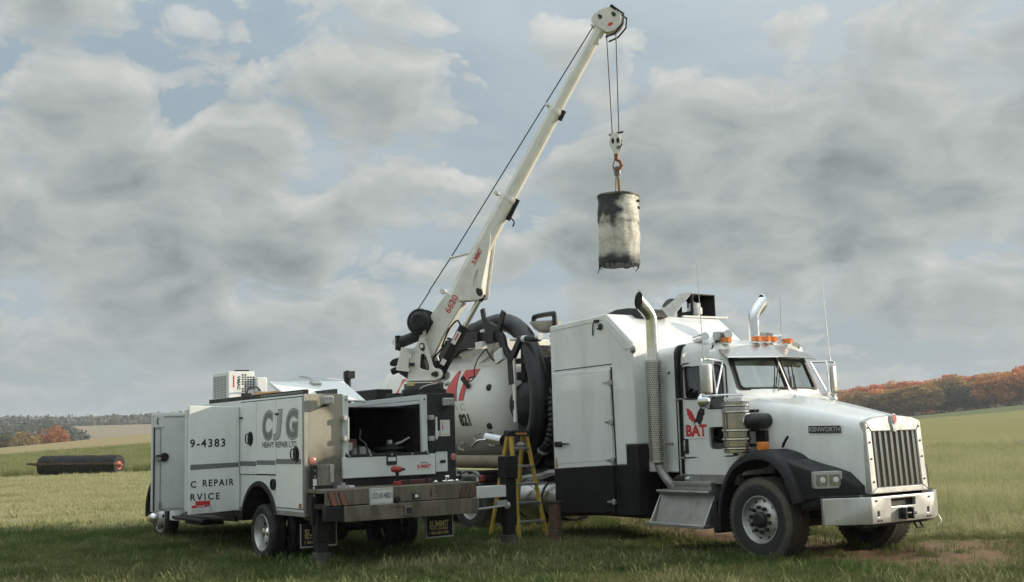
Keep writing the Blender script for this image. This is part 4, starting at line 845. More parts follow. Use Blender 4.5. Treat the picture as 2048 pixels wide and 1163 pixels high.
hb = MB(); hb.fprism(rrect(1.20, 1.525, 0.17, 0.085, 0.02), dpt, 0.03, 0.055); hb.fprism([(0.93, 1.525), (1.16, 1.515), (1.16, 1.545), (0.93, 1.54)], dpt, 0.05, 0.075)
hb.build('door_latch', DARKSTEEL, dr, bevel=0.006)
MB().fprism([(1.24, 1.16), (1.31, 1.16), (1.29, 1.34), (1.26, 1.28), (1.245, 1.36)], dpt, 0.0282, 0.0295).build('rust_stain', simple('rust stain', (0.50, 0.36, 0.26), 0.7, var=0.4, scale=30), dr)
for x, z, n in ((-2.30, 2.885, 'marker_lamp'), (-3.02, 3.285, 'cable_port')):
    o = MB().lathe([(0.055, 0), (0.055, 0.02), (0.042, 0.03), (0.001, 0.034)], (x, -1.2, z), (0, -1, 0), 18, caps=False).build(n, CLEARLENS if n[0] == 'm' else DARKSTEEL, SB)
    MB().lathe([(0.064, 0), (0.064, 0.012), (0.05, 0.014)], (x, -1.2, z), (0, -1, 0), 18).build('lamp_ring', CHROME, o)
MB().tube(smoothpath([(-3.12, -1.215, 3.37), (-3.16, -1.23, 3.36), (-3.20, -1.22, 3.28), (-3.215, -1.21, 3.17)]), 0.010, 6).box(-3.16, -3.06, -1.23, -1.195, 3.36, 3.40).cyl((-3.10, -1.2, 3.26), (-3.10, -1.215, 3.26), 0.012).build('cable_pigtail', GASKET, SB)
# roof equipment
MB().loft([[(x, y, z) for y, z in rpoly([(-w, 3.44), (w, 3.44), (w * 0.8, 3.45 + h), (-w * 0.8, 3.45 + h)], 0.03)] for x, w, h in ((-3.95, 0.25, 0.03), (-3.85, 0.33, 0.10), (-3.5, 0.36, 0.155), (-3.2, 0.36, 0.15), (-3.0, 0.33, 0.12), (-2.92, 0.3, 0.05))]).build('roof_vent_cowl', PLASTIC, K, smooth=40, loc=(0.16, -0.35, 0))
rh = MB().box(-3.36, -2.98, 0.70, 0.715, 3.455, 3.60).box(-3.36, -2.98, 1.185, 1.20, 3.455, 3.88).box(-3.36, -2.98, 0.70, 1.20, 3.865, 3.882).box(-3.36, -3.30, 0.70, 0.715, 3.60, 3.865).box(-3.04, -2.98, 0.70, 0.715, 3.60, 3.865).build('roof_air_box', BLACKP, K)
for y0, y1, z0, z1 in ((0.715, 1.185, 3.455, 3.60), (0.715, 1.185, 3.80, 3.865), (0.715, 0.80, 3.60, 3.80), (0.93, 1.03, 3.60, 3.80), (1.12, 1.185, 3.60, 3.80)): MB().box(-3.36, -3.345, y0, y1, z0, z1).build('back_panel', BLACKP, rh)
MB().lathe([(0.085, 3.44), (0.085, 3.55), (0.12, 3.56), (0.12, 3.66), (0.095, 3.68), (0.095, 3.74), (0.001, 3.745)], (-3.12, 0.87, 0), (0, 0, 1), 22, caps=False).build('vent_cap', STICKER, rh)
A_, B_, C_, D_ = (Vector(p) for p in ((-2.955, -0.23, 3.485), (-2.93, 0.215, 3.485), (-2.99, 0.70, 3.895), (-3.17, 0.62, 3.905)))
nh = (B_ - A_).cross(D_ - A_).normalized(); nh = nh if nh.z < 0 else -nh
MB().loft([[A_, B_, C_, D_], [p - nh * 0.02 for p in (A_, B_, C_, D_)]]).build('tilted_hatch', ALUDULL, rh, bevel=0.004)
ce = A_ * 0.46 + B_ * 0.06 + C_ * 0.14 + D_ * 0.34; eu = (D_ - A_).normalized(); ev = nh.cross(eu).normalized()
for sg in (1, -1): MB().fprism(circ(0, 0, 0.17, 22, 0.07), lambda u, v, t: ce + eu * u + ev * v + nh * t * sg, 0.001 if sg > 0 else 0.021, 0.012 if sg > 0 else 0.032).build('hatch_fan', PLASTIC, rh)
MB().beam((-2.92, 0.40, 3.49), (-2.92, 1.40, 3.50), 0.05, 0.035).build('roof_rail', STICKER, K, bevel=0.006)

# ---- vacuum tank
TZ, TR = 2.30, 1.06
tank = MB().lathe([(0.001, -11.05), (0.45, -11.0), (0.85, -10.85), (1.03, -10.68), (TR, -10.55), (TR, -6.72), (1.045, -6.62), (0.96, -6.42), (0.74, -6.22), (0.4, -6.10), (0.001, -6.06)], (0, 0, TZ), (1, 0, 0), 64, caps=False).build('vacuum_tank', CREAM, K, smooth=40)
for x in (-10.3, -8.6, -6.86): MB().lathe([(TR - 0.02, -0.03), (TR + 0.012, -0.03), (TR + 0.012, 0.03), (TR - 0.02, 0.03)], (x, 0, TZ), (1, 0, 0), 64, caps=False).build('tank_band', CREAM, tank) if x < -8 else None
def on_tank(x0, z0, lift=0.004):
    def fn(u, v):
        z = z0 + v; y = -math.sqrt(max(0.0, (TR + lift) ** 2 - (z - TZ) ** 2)); return Vector((x0 + u, y, z))
    return fn
for st_, x, h, w in (('B', -8.55, 0.56, 0.50), ('A', -7.98, 0.56, 0.52), ('T', -7.44, 0.56, 0.53)):
    lettering(st_, (0, 0, 0), (1, 0, 0), (0, 0, 1), h, BLACKV, tank, width=w + 0.03, bold=0.075, shear=0.25, name='tank_lettering', fn=on_tank(x - 0.015, 2.335, 0.003))
    lettering(st_, (0, 0, 0), (1, 0, 0), (0, 0, 1), h, REDTANK, tank, width=w, bold=0.055, shear=0.25, name='tank_lettering', fn=on_tank(x, 2.34, 0.006))
lettering('VAC', (0, 0, 0), (1, 0, 0), (0, 0, 1), 0.13, FAINTV, tank, width=0.62, spacing=1.5, name='tank_lettering', fn=on_tank(-7.80, 2.16))
lettering('821', (0, 0, 0), (1, 0, 0), (0, 0, 1), 0.225, BLACKV, tank, width=0.36, bold=0.055, shear=-0.06, name='tank_number', fn=on_tank(-7.44, 1.87))
wing = [(-0.40, 0.50), (-0.22, 0.50), (0.0, 0.36), (0.1, 0.0), (0.0, -0.12), (-0.10, -0.05), (-0.20, -0.14), (-0.26, 0.0), (-0.36, 0.02), (-0.36, 0.16), (-0.45, 0.24), (-0.38, 0.34)]
wf = on_tank(-9.35, 2.36, 0.005); wb_ = MB()
wb_.add([wf(a, b) for a, b in wing], [tuple(range(len(wing)))]).build('tank_wing', REDTANK, tank, smooth=0)
def head_pt(y, z):
    r = math.hypot(y, z - TZ); return float(np.interp(r, [0, 0.4, 0.74, 0.96, 1.045, 1.06], [-6.06, -6.10, -6.22, -6.42, -6.62, -6.72]))
for y, z in ((-0.655, 3.06), (-0.965, 2.535), (-0.925, 1.86), (0.3, 1.4), (0.8, 2.7)):
    x = head_pt(y, z); n = Vector((1, y * 0.6, (z - TZ) * 0.6)).normalized()
    MB().lathe([(0.06, -0.03), (0.06, 0.018), (0.048, 0.026), (0.02, 0.026), (0.018, 0.04), (0.001, 0.042)], (x, y, z), n, 18).build('sight_port', simple('dark bronze port', (0.085, 0.075, 0.055), 0.45, metal=0.5, var=0.3), tank)
for x, z in ((-7.0, 1.72), (-7.75, 1.55), (-6.62, 1.62)):
    y = -math.sqrt(TR ** 2 - (z - TZ) ** 2)
    MB().box(x - 0.05, x + 0.05, y - 0.03, y + 0.05, z, z + 0.08).tube([(x - 0.03, y - 0.04, z), (x - 0.07, y - 0.06, z - 0.06), (x - 0.02, y - 0.05, z - 0.12), (x + 0.06, y - 0.05, z - 0.10), (x + 0.11, y - 0.05, z - 0.13)], 0.016, 6).build('tank_lug', GALV, tank)
MB().prism([(-5.70, 1.90), (-5.61, 1.90), (-5.63, 3.12), (-5.71, 3.12)], 'y', -1.02, -0.98).build('guard_plate', CREAM, K, bevel=0.01)
MB().fprism([(-7.38, 2.86), (-6.80, 3.10), (-6.55, 3.40), (-7.30, 3.42)], lambda u, v, t: (u, -0.70 + t - (3.4 - v) * 0.22, v), -0.03, 0.0).build('boom_gusset', CREAM, K, bevel=0.008)
MB().box(-7.2, -6.5, -0.6, 0.5, 3.2, 3.42).build('boom_pedestal', CREAM, K, bevel=0.02)
MB().cyl((-7.9, -0.55, 3.22), (-7.5, -0.55, 3.22), 0.11).build('white_fitting', CREAM, K)
# suction boom hose and its steel cradle
hose = MB().tube(smoothpath([(-9.6, -0.5, 3.18), (-8.7, -0.55, 3.31), (-7.9, -0.62, 3.46), (-7.15, -0.7, 3.64), (-6.45, -0.70, 3.70), (-5.96, -0.73, 3.57), (-5.53, -0.81, 3.31), (-5.20, -0.90, 2.93), (-4.98, -0.97, 2.38), (-5.03, -0.98, 1.88), (-5.24, -0.97, 1.50), (-5.42, -0.96, 1.22)], 7), 0.165, 22).build('suction_hose', RUBBERHOSE, K, smooth=60)
for x, z in ((-7.35, 3.60), (-8.3, 3.41)): MB().lathe([(0.168, -0.04), (0.182, -0.03), (0.182, 0.03), (0.168, 0.04)], (x, -0.69, z), (1, 0, 0.25), 22, caps=False).build('hose_clamp', DARKSTEEL, hose)
cr = MB()
cr.beam((-7.9, -0.98, 3.38), (-6.2, -0.98, 3.42), 0.16, 0.20); cr.beam((-7.0, -1.02, 3.40), (-6.6, -1.02, 3.41), 0.22, 0.26); cr.beam((-9.4, -0.75, 3.12), (-7.8, -0.95, 3.34), 0.14, 0.18)
cr.fprism([(-6.62, 3.38), (-6.62, 3.62), (-6.40, 3.70), (-6.15, 3.60), (-5.95, 3.40), (-5.86, 3.10), (-5.98, 3.06), (-6.12, 3.34), (-6.35, 3.50)], lambda u, v, t: (u, -0.98 + t, v), -0.04, 0.04)
cr.beam((-6.50, -1.0, 3.55), (-6.60, -1.0, 3.95), 0.05, 0.11, (1, 0, 0)); cr.beam((-6.10, -1.0, 3.50), (-5.92, -1.0, 3.84), 0.05, 0.12, (1, 0, 0))
cr.beam((-5.95, -1.0, 3.22), (-5.70, -1.0, 2.95), 0.08, 0.12, (1, 0, 0)); cr.beam((-5.72, -1.0, 2.98), (-5.42, -1.0, 3.33), 0.08, 0.12, (1, 0, 0)); cr.beam((-5.75, -1.0, 3.0), (-5.72, -1.0, 2.55), 0.06, 0.16, (1, 0, 0))
cradle = cr.build('hose_cradle', DARKSTEEL, K, bevel=0.012)
MB().cyl((-5.30, -1.02, 3.30), (-4.86, -1.02, 3.27), 0.052, n=14).build('pivot_pin', GASKET, cradle)
for x in (-5.33, -4.92): MB().cyl((x, -1.02, 3.302), (x + 0.09, -1.02, 3.296), 0.058, n=14).build('pin_collar', STICKER, cradle)
MB().obox((-6.55, -1.08, 3.28), (0.11, 0, 0), (0, 0.06, 0), (0, 0, 0.07)).obox((-6.02, -1.05, 3.06), (0.11, 0, 0.04), (0, 0.04, 0), (-0.03, 0, 0.10)).box(-6.62, -6.5, -1.06, -0.98, 3.52, 3.57).box(-5.75, -5.58, -1.02, -0.9, 3.30, 3.34).build('white_bracket', STICKER, cradle, bevel=0.01)
MB().tube(smoothpath([(-6.35, -1.10, 3.22), (-6.6, -1.12, 3.05), (-6.75, -1.10, 2.90), (-6.85, -1.06, 2.72), (-7.05, -1.05, 2.66)]), 0.011, 6).obox((-7.12, -1.07, 2.66), (0.11, 0, -0.09), (0, 0.02, 0), (0.025, 0, 0.03)).tube(smoothpath([(-6.35, -1.1, 3.2), (-6.25, -1.1, 3.08), (-6.15, -1.07, 2.98)]), 0.016, 6).build('control_cable', GASKET, cradle)
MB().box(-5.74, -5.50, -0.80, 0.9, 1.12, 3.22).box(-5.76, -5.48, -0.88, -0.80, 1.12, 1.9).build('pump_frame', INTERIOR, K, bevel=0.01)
# between tank and sleeper: louvres, blower, corrugated duct
lv = MB(); lv.box(-5.02, -4.60, -0.62, 0.9, 1.1, 3.32)
lvb = lv.build('blower_housing', INTERIOR, K)
for z in np.arange(2.9, 3.36, 0.085): MB().obox((-4.82, -0.66, z), (0.2, 0, 0), (0, 0.035, -0.02), (0, 0.008, 0.016)).build('louvre', ALUDULL, lvb)
MB().box(-4.95, -4.65, -0.72, -0.62, 2.25, 2.42).box(-4.9, -4.7, -0.70, -0.62, 2.55, 2.62).build('junction_box', ALUDULL, lvb, bevel=0.01)
MB().lathe([(0.001, -0.16), (0.28, -0.15), (0.40, -0.08), (0.42, 0.0), (0.40, 0.08), (0.30, 0.14), (0.16, 0.17), (0.15, 0.24), (0.001, 0.25)], (-5.50, -0.74, 2.20), (0.55, -0.8, 0), 30, caps=False).build('blower', RUBBERHOSE, K)
MB().box(-5.74, -5.50, -0.90, -0.80, 2.62, 2.76).cyl((-5.70, -0.88, 2.95), (-5.1, -0.90, 2.93), 0.05).build('blower_bracket', DARKSTEEL, K, bevel=0.01)
MB().cyl((-5.78, -0.88, 2.955), (-5.70, -0.88, 2.95), 0.05).build('shaft_cap', STICKER, K)
pts = smoothpath([(-4.72, -0.92, 2.30), (-4.70, -0.92, 2.05), (-4.72, -0.92, 1.8), (-4.82, -0.92, 1.58), (-5.02, -0.92, 1.40), (-5.25, -0.92, 1.22)], 12)
MB().tube(pts, [0.088 if (i // 2) % 2 else 0.072 for i in range(len(pts))], 16).build('corrugated_duct', RUBBERHOSE, K)
MB().lathe([(0.098, -0.02), (0.102, 0), (0.098, 0.02)], pts[-14], (0.7, 0, 1), 18).build('duct_clamp', GALV, K)
MB().tube(smoothpath([(-5.72, -0.5, 3.60), (-5.72, -0.5, 3.70), (-5.66, -0.5, 3.735), (-5.2, -0.5, 3.735), (-5.12, -0.5, 3.70), (-5.12, -0.5, 3.45)], 4), 0.045, 12).build('overflow_pipe', RUBBERHOSE, K)
MB().lathe([(0.001, 3.42), (0.12, 3.44), (0.20, 3.50), (0.27, 3.60), (0.285, 3.62)], (-5.45, -0.45, 0), (0, 0, 1), 26, caps=True).build('filter_bowl', CREAM, K)
MB().box(-6.2, -4.4, -0.9, 0.9, 0.95, 1.12).build('deck_plate', FRAME, K)
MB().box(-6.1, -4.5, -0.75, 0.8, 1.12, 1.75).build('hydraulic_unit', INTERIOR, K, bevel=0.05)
# ribbed hose on its side tray
pts = [(x, -1.05, 1.235) for x in np.arange(-9.9, -6.0, 0.02)]
MB().tube(pts, [0.118 if i % 2 else 0.105 for i in range(len(pts))], 14).build('ribbed_hose', RIBTAN, K)
ty = MB().prism([(-10.0, 1.10), (-6.62, 1.10), (-6.50, 1.03), (-6.52, 0.985), (-10.0, 0.985)], 'y', -1.21, -1.195).box(-10.0, -6.55, -1.195, -0.85, 0.985, 0.998).build('hose_tray', ALU, K)
boolean(ty, [MB().prism(rrect(x, 1.045, 0.16, 0.05, 0.012), 'y', -1.3, -1.1).build('c', None) for x in np.arange(-9.7, -6.6, 0.36)])
ty.data.materials.clear(); ty.data.materials.append(ALU)
MB().box(-9.95, -6.4, -1.19, -0.9, 0.90, 0.975).build('tray_beam', FRAME, K)
MB().prism(rrect(-6.46, 0.955, 0.13, 0.11, 0.02), 'y', -1.22, -1.15).build('side_marker', REDLENS, K, bevel=0.01)
MB().box(-6.60, -6.54, -1.215, -1.15, 0.90, 1.0).build('marker_bracket', STICKER, K)
for xx in (-6.86, -8.26):
    rgs = []
    for t in np.linspace(0.15 * PI, 0.85 * PI, 12): rgs.append([(xx + 0.60 * math.cos(t), y, 0.50 + r_ * math.sin(t)) for y, r_ in ((-1.22, 0.58), (-0.6, 0.58), (-0.6, 0.56), (-1.22, 0.56))])
    MB().loft(rgs).build('rear_mudguard', PLASTIC, K)
# fuel tank and pipes below
ft = MB().lathe([(0.001, -5.95), (0.30, -5.93), (0.325, -5.9), (0.325, -4.42), (0.30, -4.38), (0.001, -4.37)], (0, -0.80, 0.62), (1, 0, 0), 40, caps=False).build('fuel_tank', STAIN, K)
for x in (-5.55, -4.80): MB().lathe([(0.326, -0.03), (0.334, -0.03), (0.334, 0.03), (0.326, 0.03)], (x, -0.80, 0.62), (1, 0, 0), 40, caps=False).build('tank_strap', GASKET, ft)
pts = smoothpath([(-5.7, -0.85, 0.96), (-5.1, -0.9, 1.0), (-4.75, -0.95, 1.06), (-4.40, -0.95, 1.06)], 10)
MB().tube(pts, [0.062 if i % 2 else 0.055 for i in range(len(pts))], 12).build('silver_duct', ALU, K)
MB().box(-3.9, -2.5, -0.9, 0.9, 0.42, 1.0).build('box_floor', FRAME, K)
MB().cyl((-6.55, -0.98, 1.66), (-6.05, -0.98, 1.60), 0.10, n=16).tube(smoothpath([(-6.9, -1.1, 1.50), (-6.7, -1.1, 1.60), (-6.45, -1.08, 1.62)]), 0.022, 6).build('shiny_valve', CHROME, K)

# ================================================================== service truck
S = thing('service_truck', 'white mechanic service truck with open side doors, rear tailgate and boom crane', 'service truck', mat=MS)
mb = MB()
for s in (-1, 1): mb.box(-1.5, 5.5, s * 0.42 - 0.04, s * 0.42 + 0.04, 0.55, 0.74)
for x in (-1.3, -0.3, 0.9, 2.4, 4.0, 5.3): mb.box(x - 0.05, x + 0.05, -0.42, 0.42, 0.58, 0.72)
mb.build('chassis_frame', FRAME, S, bevel=0.01)
MB().cyl((0, -0.8, 0.405), (0, 0.8, 0.405), 0.075).lathe([(0.08, -0.2), (0.19, -0.08), (0.19, 0.08), (0.08, 0.2)], (0, 0, 0.405), (0, 1, 0), 16).build('rear_axle', FRAME, S)
MB().cyl((4.81, -0.85, 0.40), (4.81, 0.85, 0.40), 0.06).build('front_axle', FRAME, S)
for s in (-1, 1): MB().box(-0.65, 0.65, s * 0.42 - 0.05, s * 0.42 + 0.05, 0.47, 0.53).build('leaf_spring', FRAME, S)
# wheels: outer face is local y = 0 with the body towards +y, so the left side is turned round
def front_service_wheel(loc, flip):
    w = tyre_mb(0.405, 0.225, 0.262).build('wheel', TYRES, S, loc=loc, smooth=30)
    if flip: w.rotation_euler.z = PI
    MB().lathe([(0.255, 0.2), (0.266, 0.012), (0.262, 0.0), (0.248, 0.002), (0.236, 0.03), (0.215, 0.045), (0.17, -0.035), (0.145, -0.055), (0.001, -0.055)], (0, 0, 0), (0, 1, 0), 44, caps=False).build('rim', ALU, w, smooth=40)
    ring_parts(6, 0.192, 0.028, -0.012, 0.05, 0.2, 12, 'hand_hole', INTERIOR, w)
    MB().lathe([(0.10, -0.05), (0.098, -0.12), (0.085, -0.15), (0.07, -0.165), (0.068, -0.185), (0.001, -0.19)], (0, 0, 0), (0, 1, 0), 24, caps=False).build('hub', CHROME, w)
    ring_parts(10, 0.118, 0.013, -0.085, -0.04, 0, 6, 'lug_nut', CHROME, w)
front_service_wheel((4.807, 1.07, 0.405), True); front_service_wheel((4.807, -1.07, 0.405), False)
dual_wheel(S, (0, 1.195, 0.405), 0.405, 0.262, 0.225, True, TYRES, 0.125, ALU); dual_wheel(S, (0, -1.195, 0.405), 0.405, 0.262, 0.225, False, TYRES, 0.125, ALU)

# cab (mostly hidden behind the body)
def srg(x, w, z0, z1, r): return [(x, y, z) for y, z in rpoly([(-w, z0), (w, z0), (w, z1), (-w, z1)], [0.05, 0.05, r, r], 5)]
scab = MB().loft([srg(2.50, 0.94, 0.62, 1.98, 0.16), srg(2.62, 0.98, 0.60, 2.08, 0.18), srg(3.4, 0.99, 0.60, 2.10, 0.2), srg(3.75, 0.98, 0.60, 2.04, 0.22), srg(4.02, 0.97, 0.60, 1.72, 0.3), srg(4.28, 0.96, 0.60, 1.44, 0.14)]).build('cab', WHITE2, S, smooth=40)
MB().loft([srg(4.22, 0.94, 0.7, 1.42, 0.16), srg(4.6, 0.93, 0.75, 1.40, 0.18), srg(5.5, 0.90, 0.72, 1.33, 0.2), srg(5.72, 0.84, 0.72, 1.22, 0.2)]).build('hood', WHITE2, S, smooth=40)
for s in (-1, 1):
    rgs = []
    for t in np.linspace(-0.06 * PI, 1.06 * PI, 20):
        n = Vector((math.cos(t), 0, math.sin(t))); c = Vector((4.81, 0, 0.52))
        rgs.append([c + n * r_ * Vector((1, 0, 1)).x + Vector((0, s * y, 0)) for r_, y in ((0.78, 0.80), (0.76, 1.02), (0.68, 1.09), (0.56, 1.10), (0.54, 0.80))])
    MB().loft(rgs).build('front_wing', WHITE2, S, smooth=50)
    rgs = []
    for t in np.linspace(-0.05 * PI, 1.05 * PI, 20):
        n = Vector((math.cos(t), 0, math.sin(t))); c = Vector((4.81, 0, 0.50))
        rgs.append([c + n * r_ + Vector((0, s * y, 0)) for r_, y in ((0.60, 0.85), (0.61, 1.135), (0.54, 1.145), (0.51, 1.12), (0.50, 0.85))])
    MB().loft(rgs).build('wheel_flare', PLASTIC, S, smooth=50)
    MB().prism(rpoly([(2.75, 1.32), (3.9, 1.32), (3.62, 1.98), (2.75, 1.98)], 0.06), 'y', min(s * 0.975, s * 0.992), max(s * 0.975, s * 0.992)).build('side_window', GLASSD if False else simple('dark glass slab', (0.03, 0.035, 0.036), 0.06, coat=1.0), scab)
    MB().box(5.62, 5.78, min(s * 0.5, s * 0.86), max(s * 0.5, s * 0.86), 0.95, 1.2).build('headlight', CLEARLENS, S, bevel=0.02)
    MB().tube([(3.85, s * 0.95, 1.35), (3.85, s * 1.2, 1.4)], 0.03).box(3.80, 3.88, s * 1.22 - 0.10, s * 1.22 + 0.10, 1.32, 1.65).build('door_mirror', PLASTIC, S, bevel=0.02)
MB().loft([[(3.80, -0.8, 1.97), (3.80, 0.8, 1.97), (3.78, 0.8, 1.99), (3.78, -0.8, 1.99)], [(4.18, -0.86, 1.47), (4.18, 0.86, 1.47), (4.16, 0.86, 1.5), (4.16, -0.86, 1.5)]]).build('windscreen', MATS['dark glass slab'], scab)
MB().box(5.70, 5.80, -0.82, 0.82, 0.75, 1.2).build('front_grille', PLASTIC, S, bevel=0.02)
MB().box(5.72, 5.95, -0.95, 0.95, 0.50, 0.72).build('front_bumper', CHROME, S, bevel=0.03)
MB().box(2.6, 4.1, 0.82, 1.10, 0.42, 0.47).build('running_board', PLASTIC, S, bevel=0.015)
MB().tube([(1.5, 0.95, 0.52), (3.9, 0.98, 0.47)], 0.045, 10).box(1.3, 3.0, 0.55, 0.95, 0.50, 0.70).box(3.2, 4.0, 0.5, 0.9, 0.33, 0.56).build('side_step', FRAME, S, bevel=0.02)
MB().cyl((3.0, -0.7, 0.62), (1.6, -0.7, 0.62), 0.22).build('fuel_tank', FRAME, S)

# ---- body: cabinets, floor, bulkhead
BZ0, BZ1, BR = 0.745, 2.325, -1.47
BW = MB().box(BR, 2.35, 0.605, 1.2, BZ0, BZ1).build('left_cabinet', WHITE2, S)
boolean(BW, [MB().cyl((0.055, 0.5, 0.475), (0.055, 1.4, 0.475), 0.60, n=48).build('c', None), MB().box(0.80, 2.29, 0.72, 1.4, 0.83, 2.22).build('c', None)])
bv = BW.modifiers.new('bevel', 'BEVEL'); bv.width = 0.008; bv.segments = 2; bv.limit_method = 'ANGLE'; bv.angle_limit = R(40)
BW.data.materials.clear(); BW.data.materials.append(WHITE2)
MB().box(0.802, 2.288, 0.725, 0.74, 0.84, 2.21).box(0.81, 2.28, 0.74, 1.15, 1.30, 1.32).box(0.81, 2.28, 0.74, 1.15, 1.75, 1.77).build('cabinet_shelves', ALUDULL, BW)
rgs = []
for t in np.linspace(R(18), R(162), 26):
    n = Vector((math.cos(t), 0, math.sin(t))); c = Vector((0.055, 0, 0.475)); rgs.append([c + n * r_ + Vector((0, y, 0)) for r_, y in ((0.595, 0.8), (0.595, 1.225), (0.655, 1.225), (0.665, 1.205), (0.60, 1.19))])
MB().loft(rgs).build('wheel_arch', PLASTIC, S, smooth=50)
MB().box(BR, -0.52, 0.95, 1.208, 0.685, 0.745).box(0.62, 2.35, 0.95, 1.208, 0.685, 0.745).prism([(-0.52, 0.685), (-0.46, 0.80), (-0.50, 0.80), (-0.58, 0.745)], 'y', 1.0, 1.21).build('sill', ALUDULL, S, bevel=0.005)
MB().box(-0.62, 2.35, -1.2, -0.665, BZ0, 2.235).build('right_cabinet', WHITE2, S, bevel=0.008)
MB().box(BR, 2.3, -0.66, 0.60, 1.05, 1.12).build('cargo_floor', BEDLINER, S)
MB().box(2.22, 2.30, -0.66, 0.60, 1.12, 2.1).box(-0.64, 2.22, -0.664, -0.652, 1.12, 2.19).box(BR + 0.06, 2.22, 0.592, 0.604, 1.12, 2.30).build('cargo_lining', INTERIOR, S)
TW = MB().box(BR, -0.62, -1.2, -0.668, 1.055, BZ1).build('crane_tower', BEDLINER, S, bevel=0.008)
MB().box(BR, -0.62, -1.195, -0.66, 0.745, 1.055).build('tower_base', BEDLINER, S)
# top rails
rl = MB().box(-1.44, 2.08, 1.125, 1.195, BZ1, BZ1 + 0.062).build('top_rail', BLACKP, S, bevel=0.004)
MB().box(-1.3, -0.3, 0.62, 0.66, BZ1, BZ1 + 0.075).build('inner_rail', BLACKP, S, bevel=0.004)
hm = MB()
for i in range(26): hm.box(-1.40 + i * 0.055, -1.375 + i * 0.055, 1.1955, 1.197, BZ1 + 0.018, BZ1 + 0.042)
o = hm.build('rail_holes', GALV, rl, smooth=0); o['kind'] = 'stuff'
MB().beam((-1.44, -0.64, 2.27), (1.9, -0.64, 2.215), 0.06, 0.075).beam((-1.44, -0.625, 2.20), (1.9, -0.625, 2.15), 0.035, 0.05).build('cargo_rail', DOORW, S, bevel=0.006)
MB().box(-1.30, 2.22, -0.62, 0.60, 2.135, 2.15).build('bed_blackout_cover', INTERIOR, S)  # unseen cover added over the bed to keep daylight off the cargo
# side doors (proud skins)
def sdoor(x0, x1, z0, z1, name='cabinet_door'):
    return MB().prism(rpoly([(x0 + 0.006, z0), (x1 - 0.006, z0), (x1 - 0.006, z1), (x0 + 0.006, z1)], 0.012), 'y', 1.2, 1.217).build(name, WHITE2, BW, bevel=0.006)
sdoor(0.125, 0.742, 1.232, 2.285); sdoor(-0.555, 0.125, 1.240, 2.285); sdoor(-1.425, -0.555, 0.79, 2.285)
MB().box(-1.43, 0.75, 1.1995, 1.2035, 1.222, 2.30).box(-1.432, -0.55, 1.1995, 1.2035, 0.78, 2.30).build('door_gap', GASKET, BW)
MB().box(BR - 0.012, BR + 0.02, 1.165, 1.218, BZ0, BZ1).build('corner_post', ALUDULL, S, bevel=0.005)
for xx, zz in ((0.73, 2.06), (-0.565, 2.08)): MB().box(xx - 0.09, xx + 0.01, 1.215, 1.232, zz - 0.014, zz + 0.014).build('door_stop', GASKET, BW)
def paddle(x, z, parent, fn=None):
    if fn is None: fn = lambda u, v, t: (x - u, 1.217 + t, z + v)
    p = MB().fprism(circ(0, 0, 0.088, 26, 0.105), fn, -0.002, 0.014).build('paddle_latch', GASKET, parent, bevel=0.004)
    MB().tube([Vector(fn(a, b, 0.03)) for a, b in ((-0.02, 0.07), (-0.09, 0.065), (-0.125, 0.03), (-0.125, -0.03), (-0.09, -0.065), (-0.02, -0.07))], 0.010, 6).fprism([(-0.03, -0.06), (0.05, -0.075), (0.06, 0.0), (0.05, 0.075), (-0.03, 0.06)], fn, 0.012, 0.03).build('paddle_handle', PLASTIC, p)
paddle(0.335, 1.75, BW); paddle(-1.24, 1.52, BW)
MB().lathe([(0.078, 0), (0.078, 0.03), (0.062, 0.036), (0.06, 0.012), (0.001, 0.012)], (-0.46, 1.2, 1.10), (0, 1, 0), 24, caps=False).build('fuel_cap', DARKSTEEL, BW)
MB().box(-1.395, -1.315, 1.217, 1.222, 0.80, 0.86).build('reflector', REDLENS, BW)
MB().box(-1.39, -0.57, 1.2172, 1.2185, 1.385, 1.455).box(-0.545, 0.115, 1.2172, 1.2185, 1.37, 1.435).box(0.135, 0.735, 1.2172, 1.2185, 1.35, 1.42).build('grey_stripe', GREYV, BW, smooth=0)
SX, SZ = (-1, 0, 0), (0, 0, 1)
def letter_c(cx, w, h, t, o, parent): pass
for st_, x, w in (('C', -0.10, 0.36), ('J', -0.49, 0.30), ('G', -0.905, 0.40)):
    hh = 0.415; z = 1.722
    lettering(st_, (x + 0.012, 1.217, z - 0.012), SX, SZ, hh + 0.024, GREYV, BW, width=w + 0.024, bold=0.07, shear=0.12, lift=0.002, name='company_lettering')
    lettering(st_, (x, 1.217, z), SX, SZ, hh, SILVERV, BW, width=w, bold=0.055, shear=0.12, lift=0.003, name='company_lettering')
    lettering(st_, (x - 0.02, 1.217, z + 0.018), SX, SZ, hh - 0.036, GREYV if st_ != 'J' else SILVERV, BW, width=w - 0.04, bold=0.03, shear=0.12, lift=0.004, name='company_lettering')
lettering('HEAVY REPAIR LTD.', (-0.105, 1.217, 1.612), SX, SZ, 0.085, BLACKV, BW, width=1.17, bold=0.012, name='company_lettering')
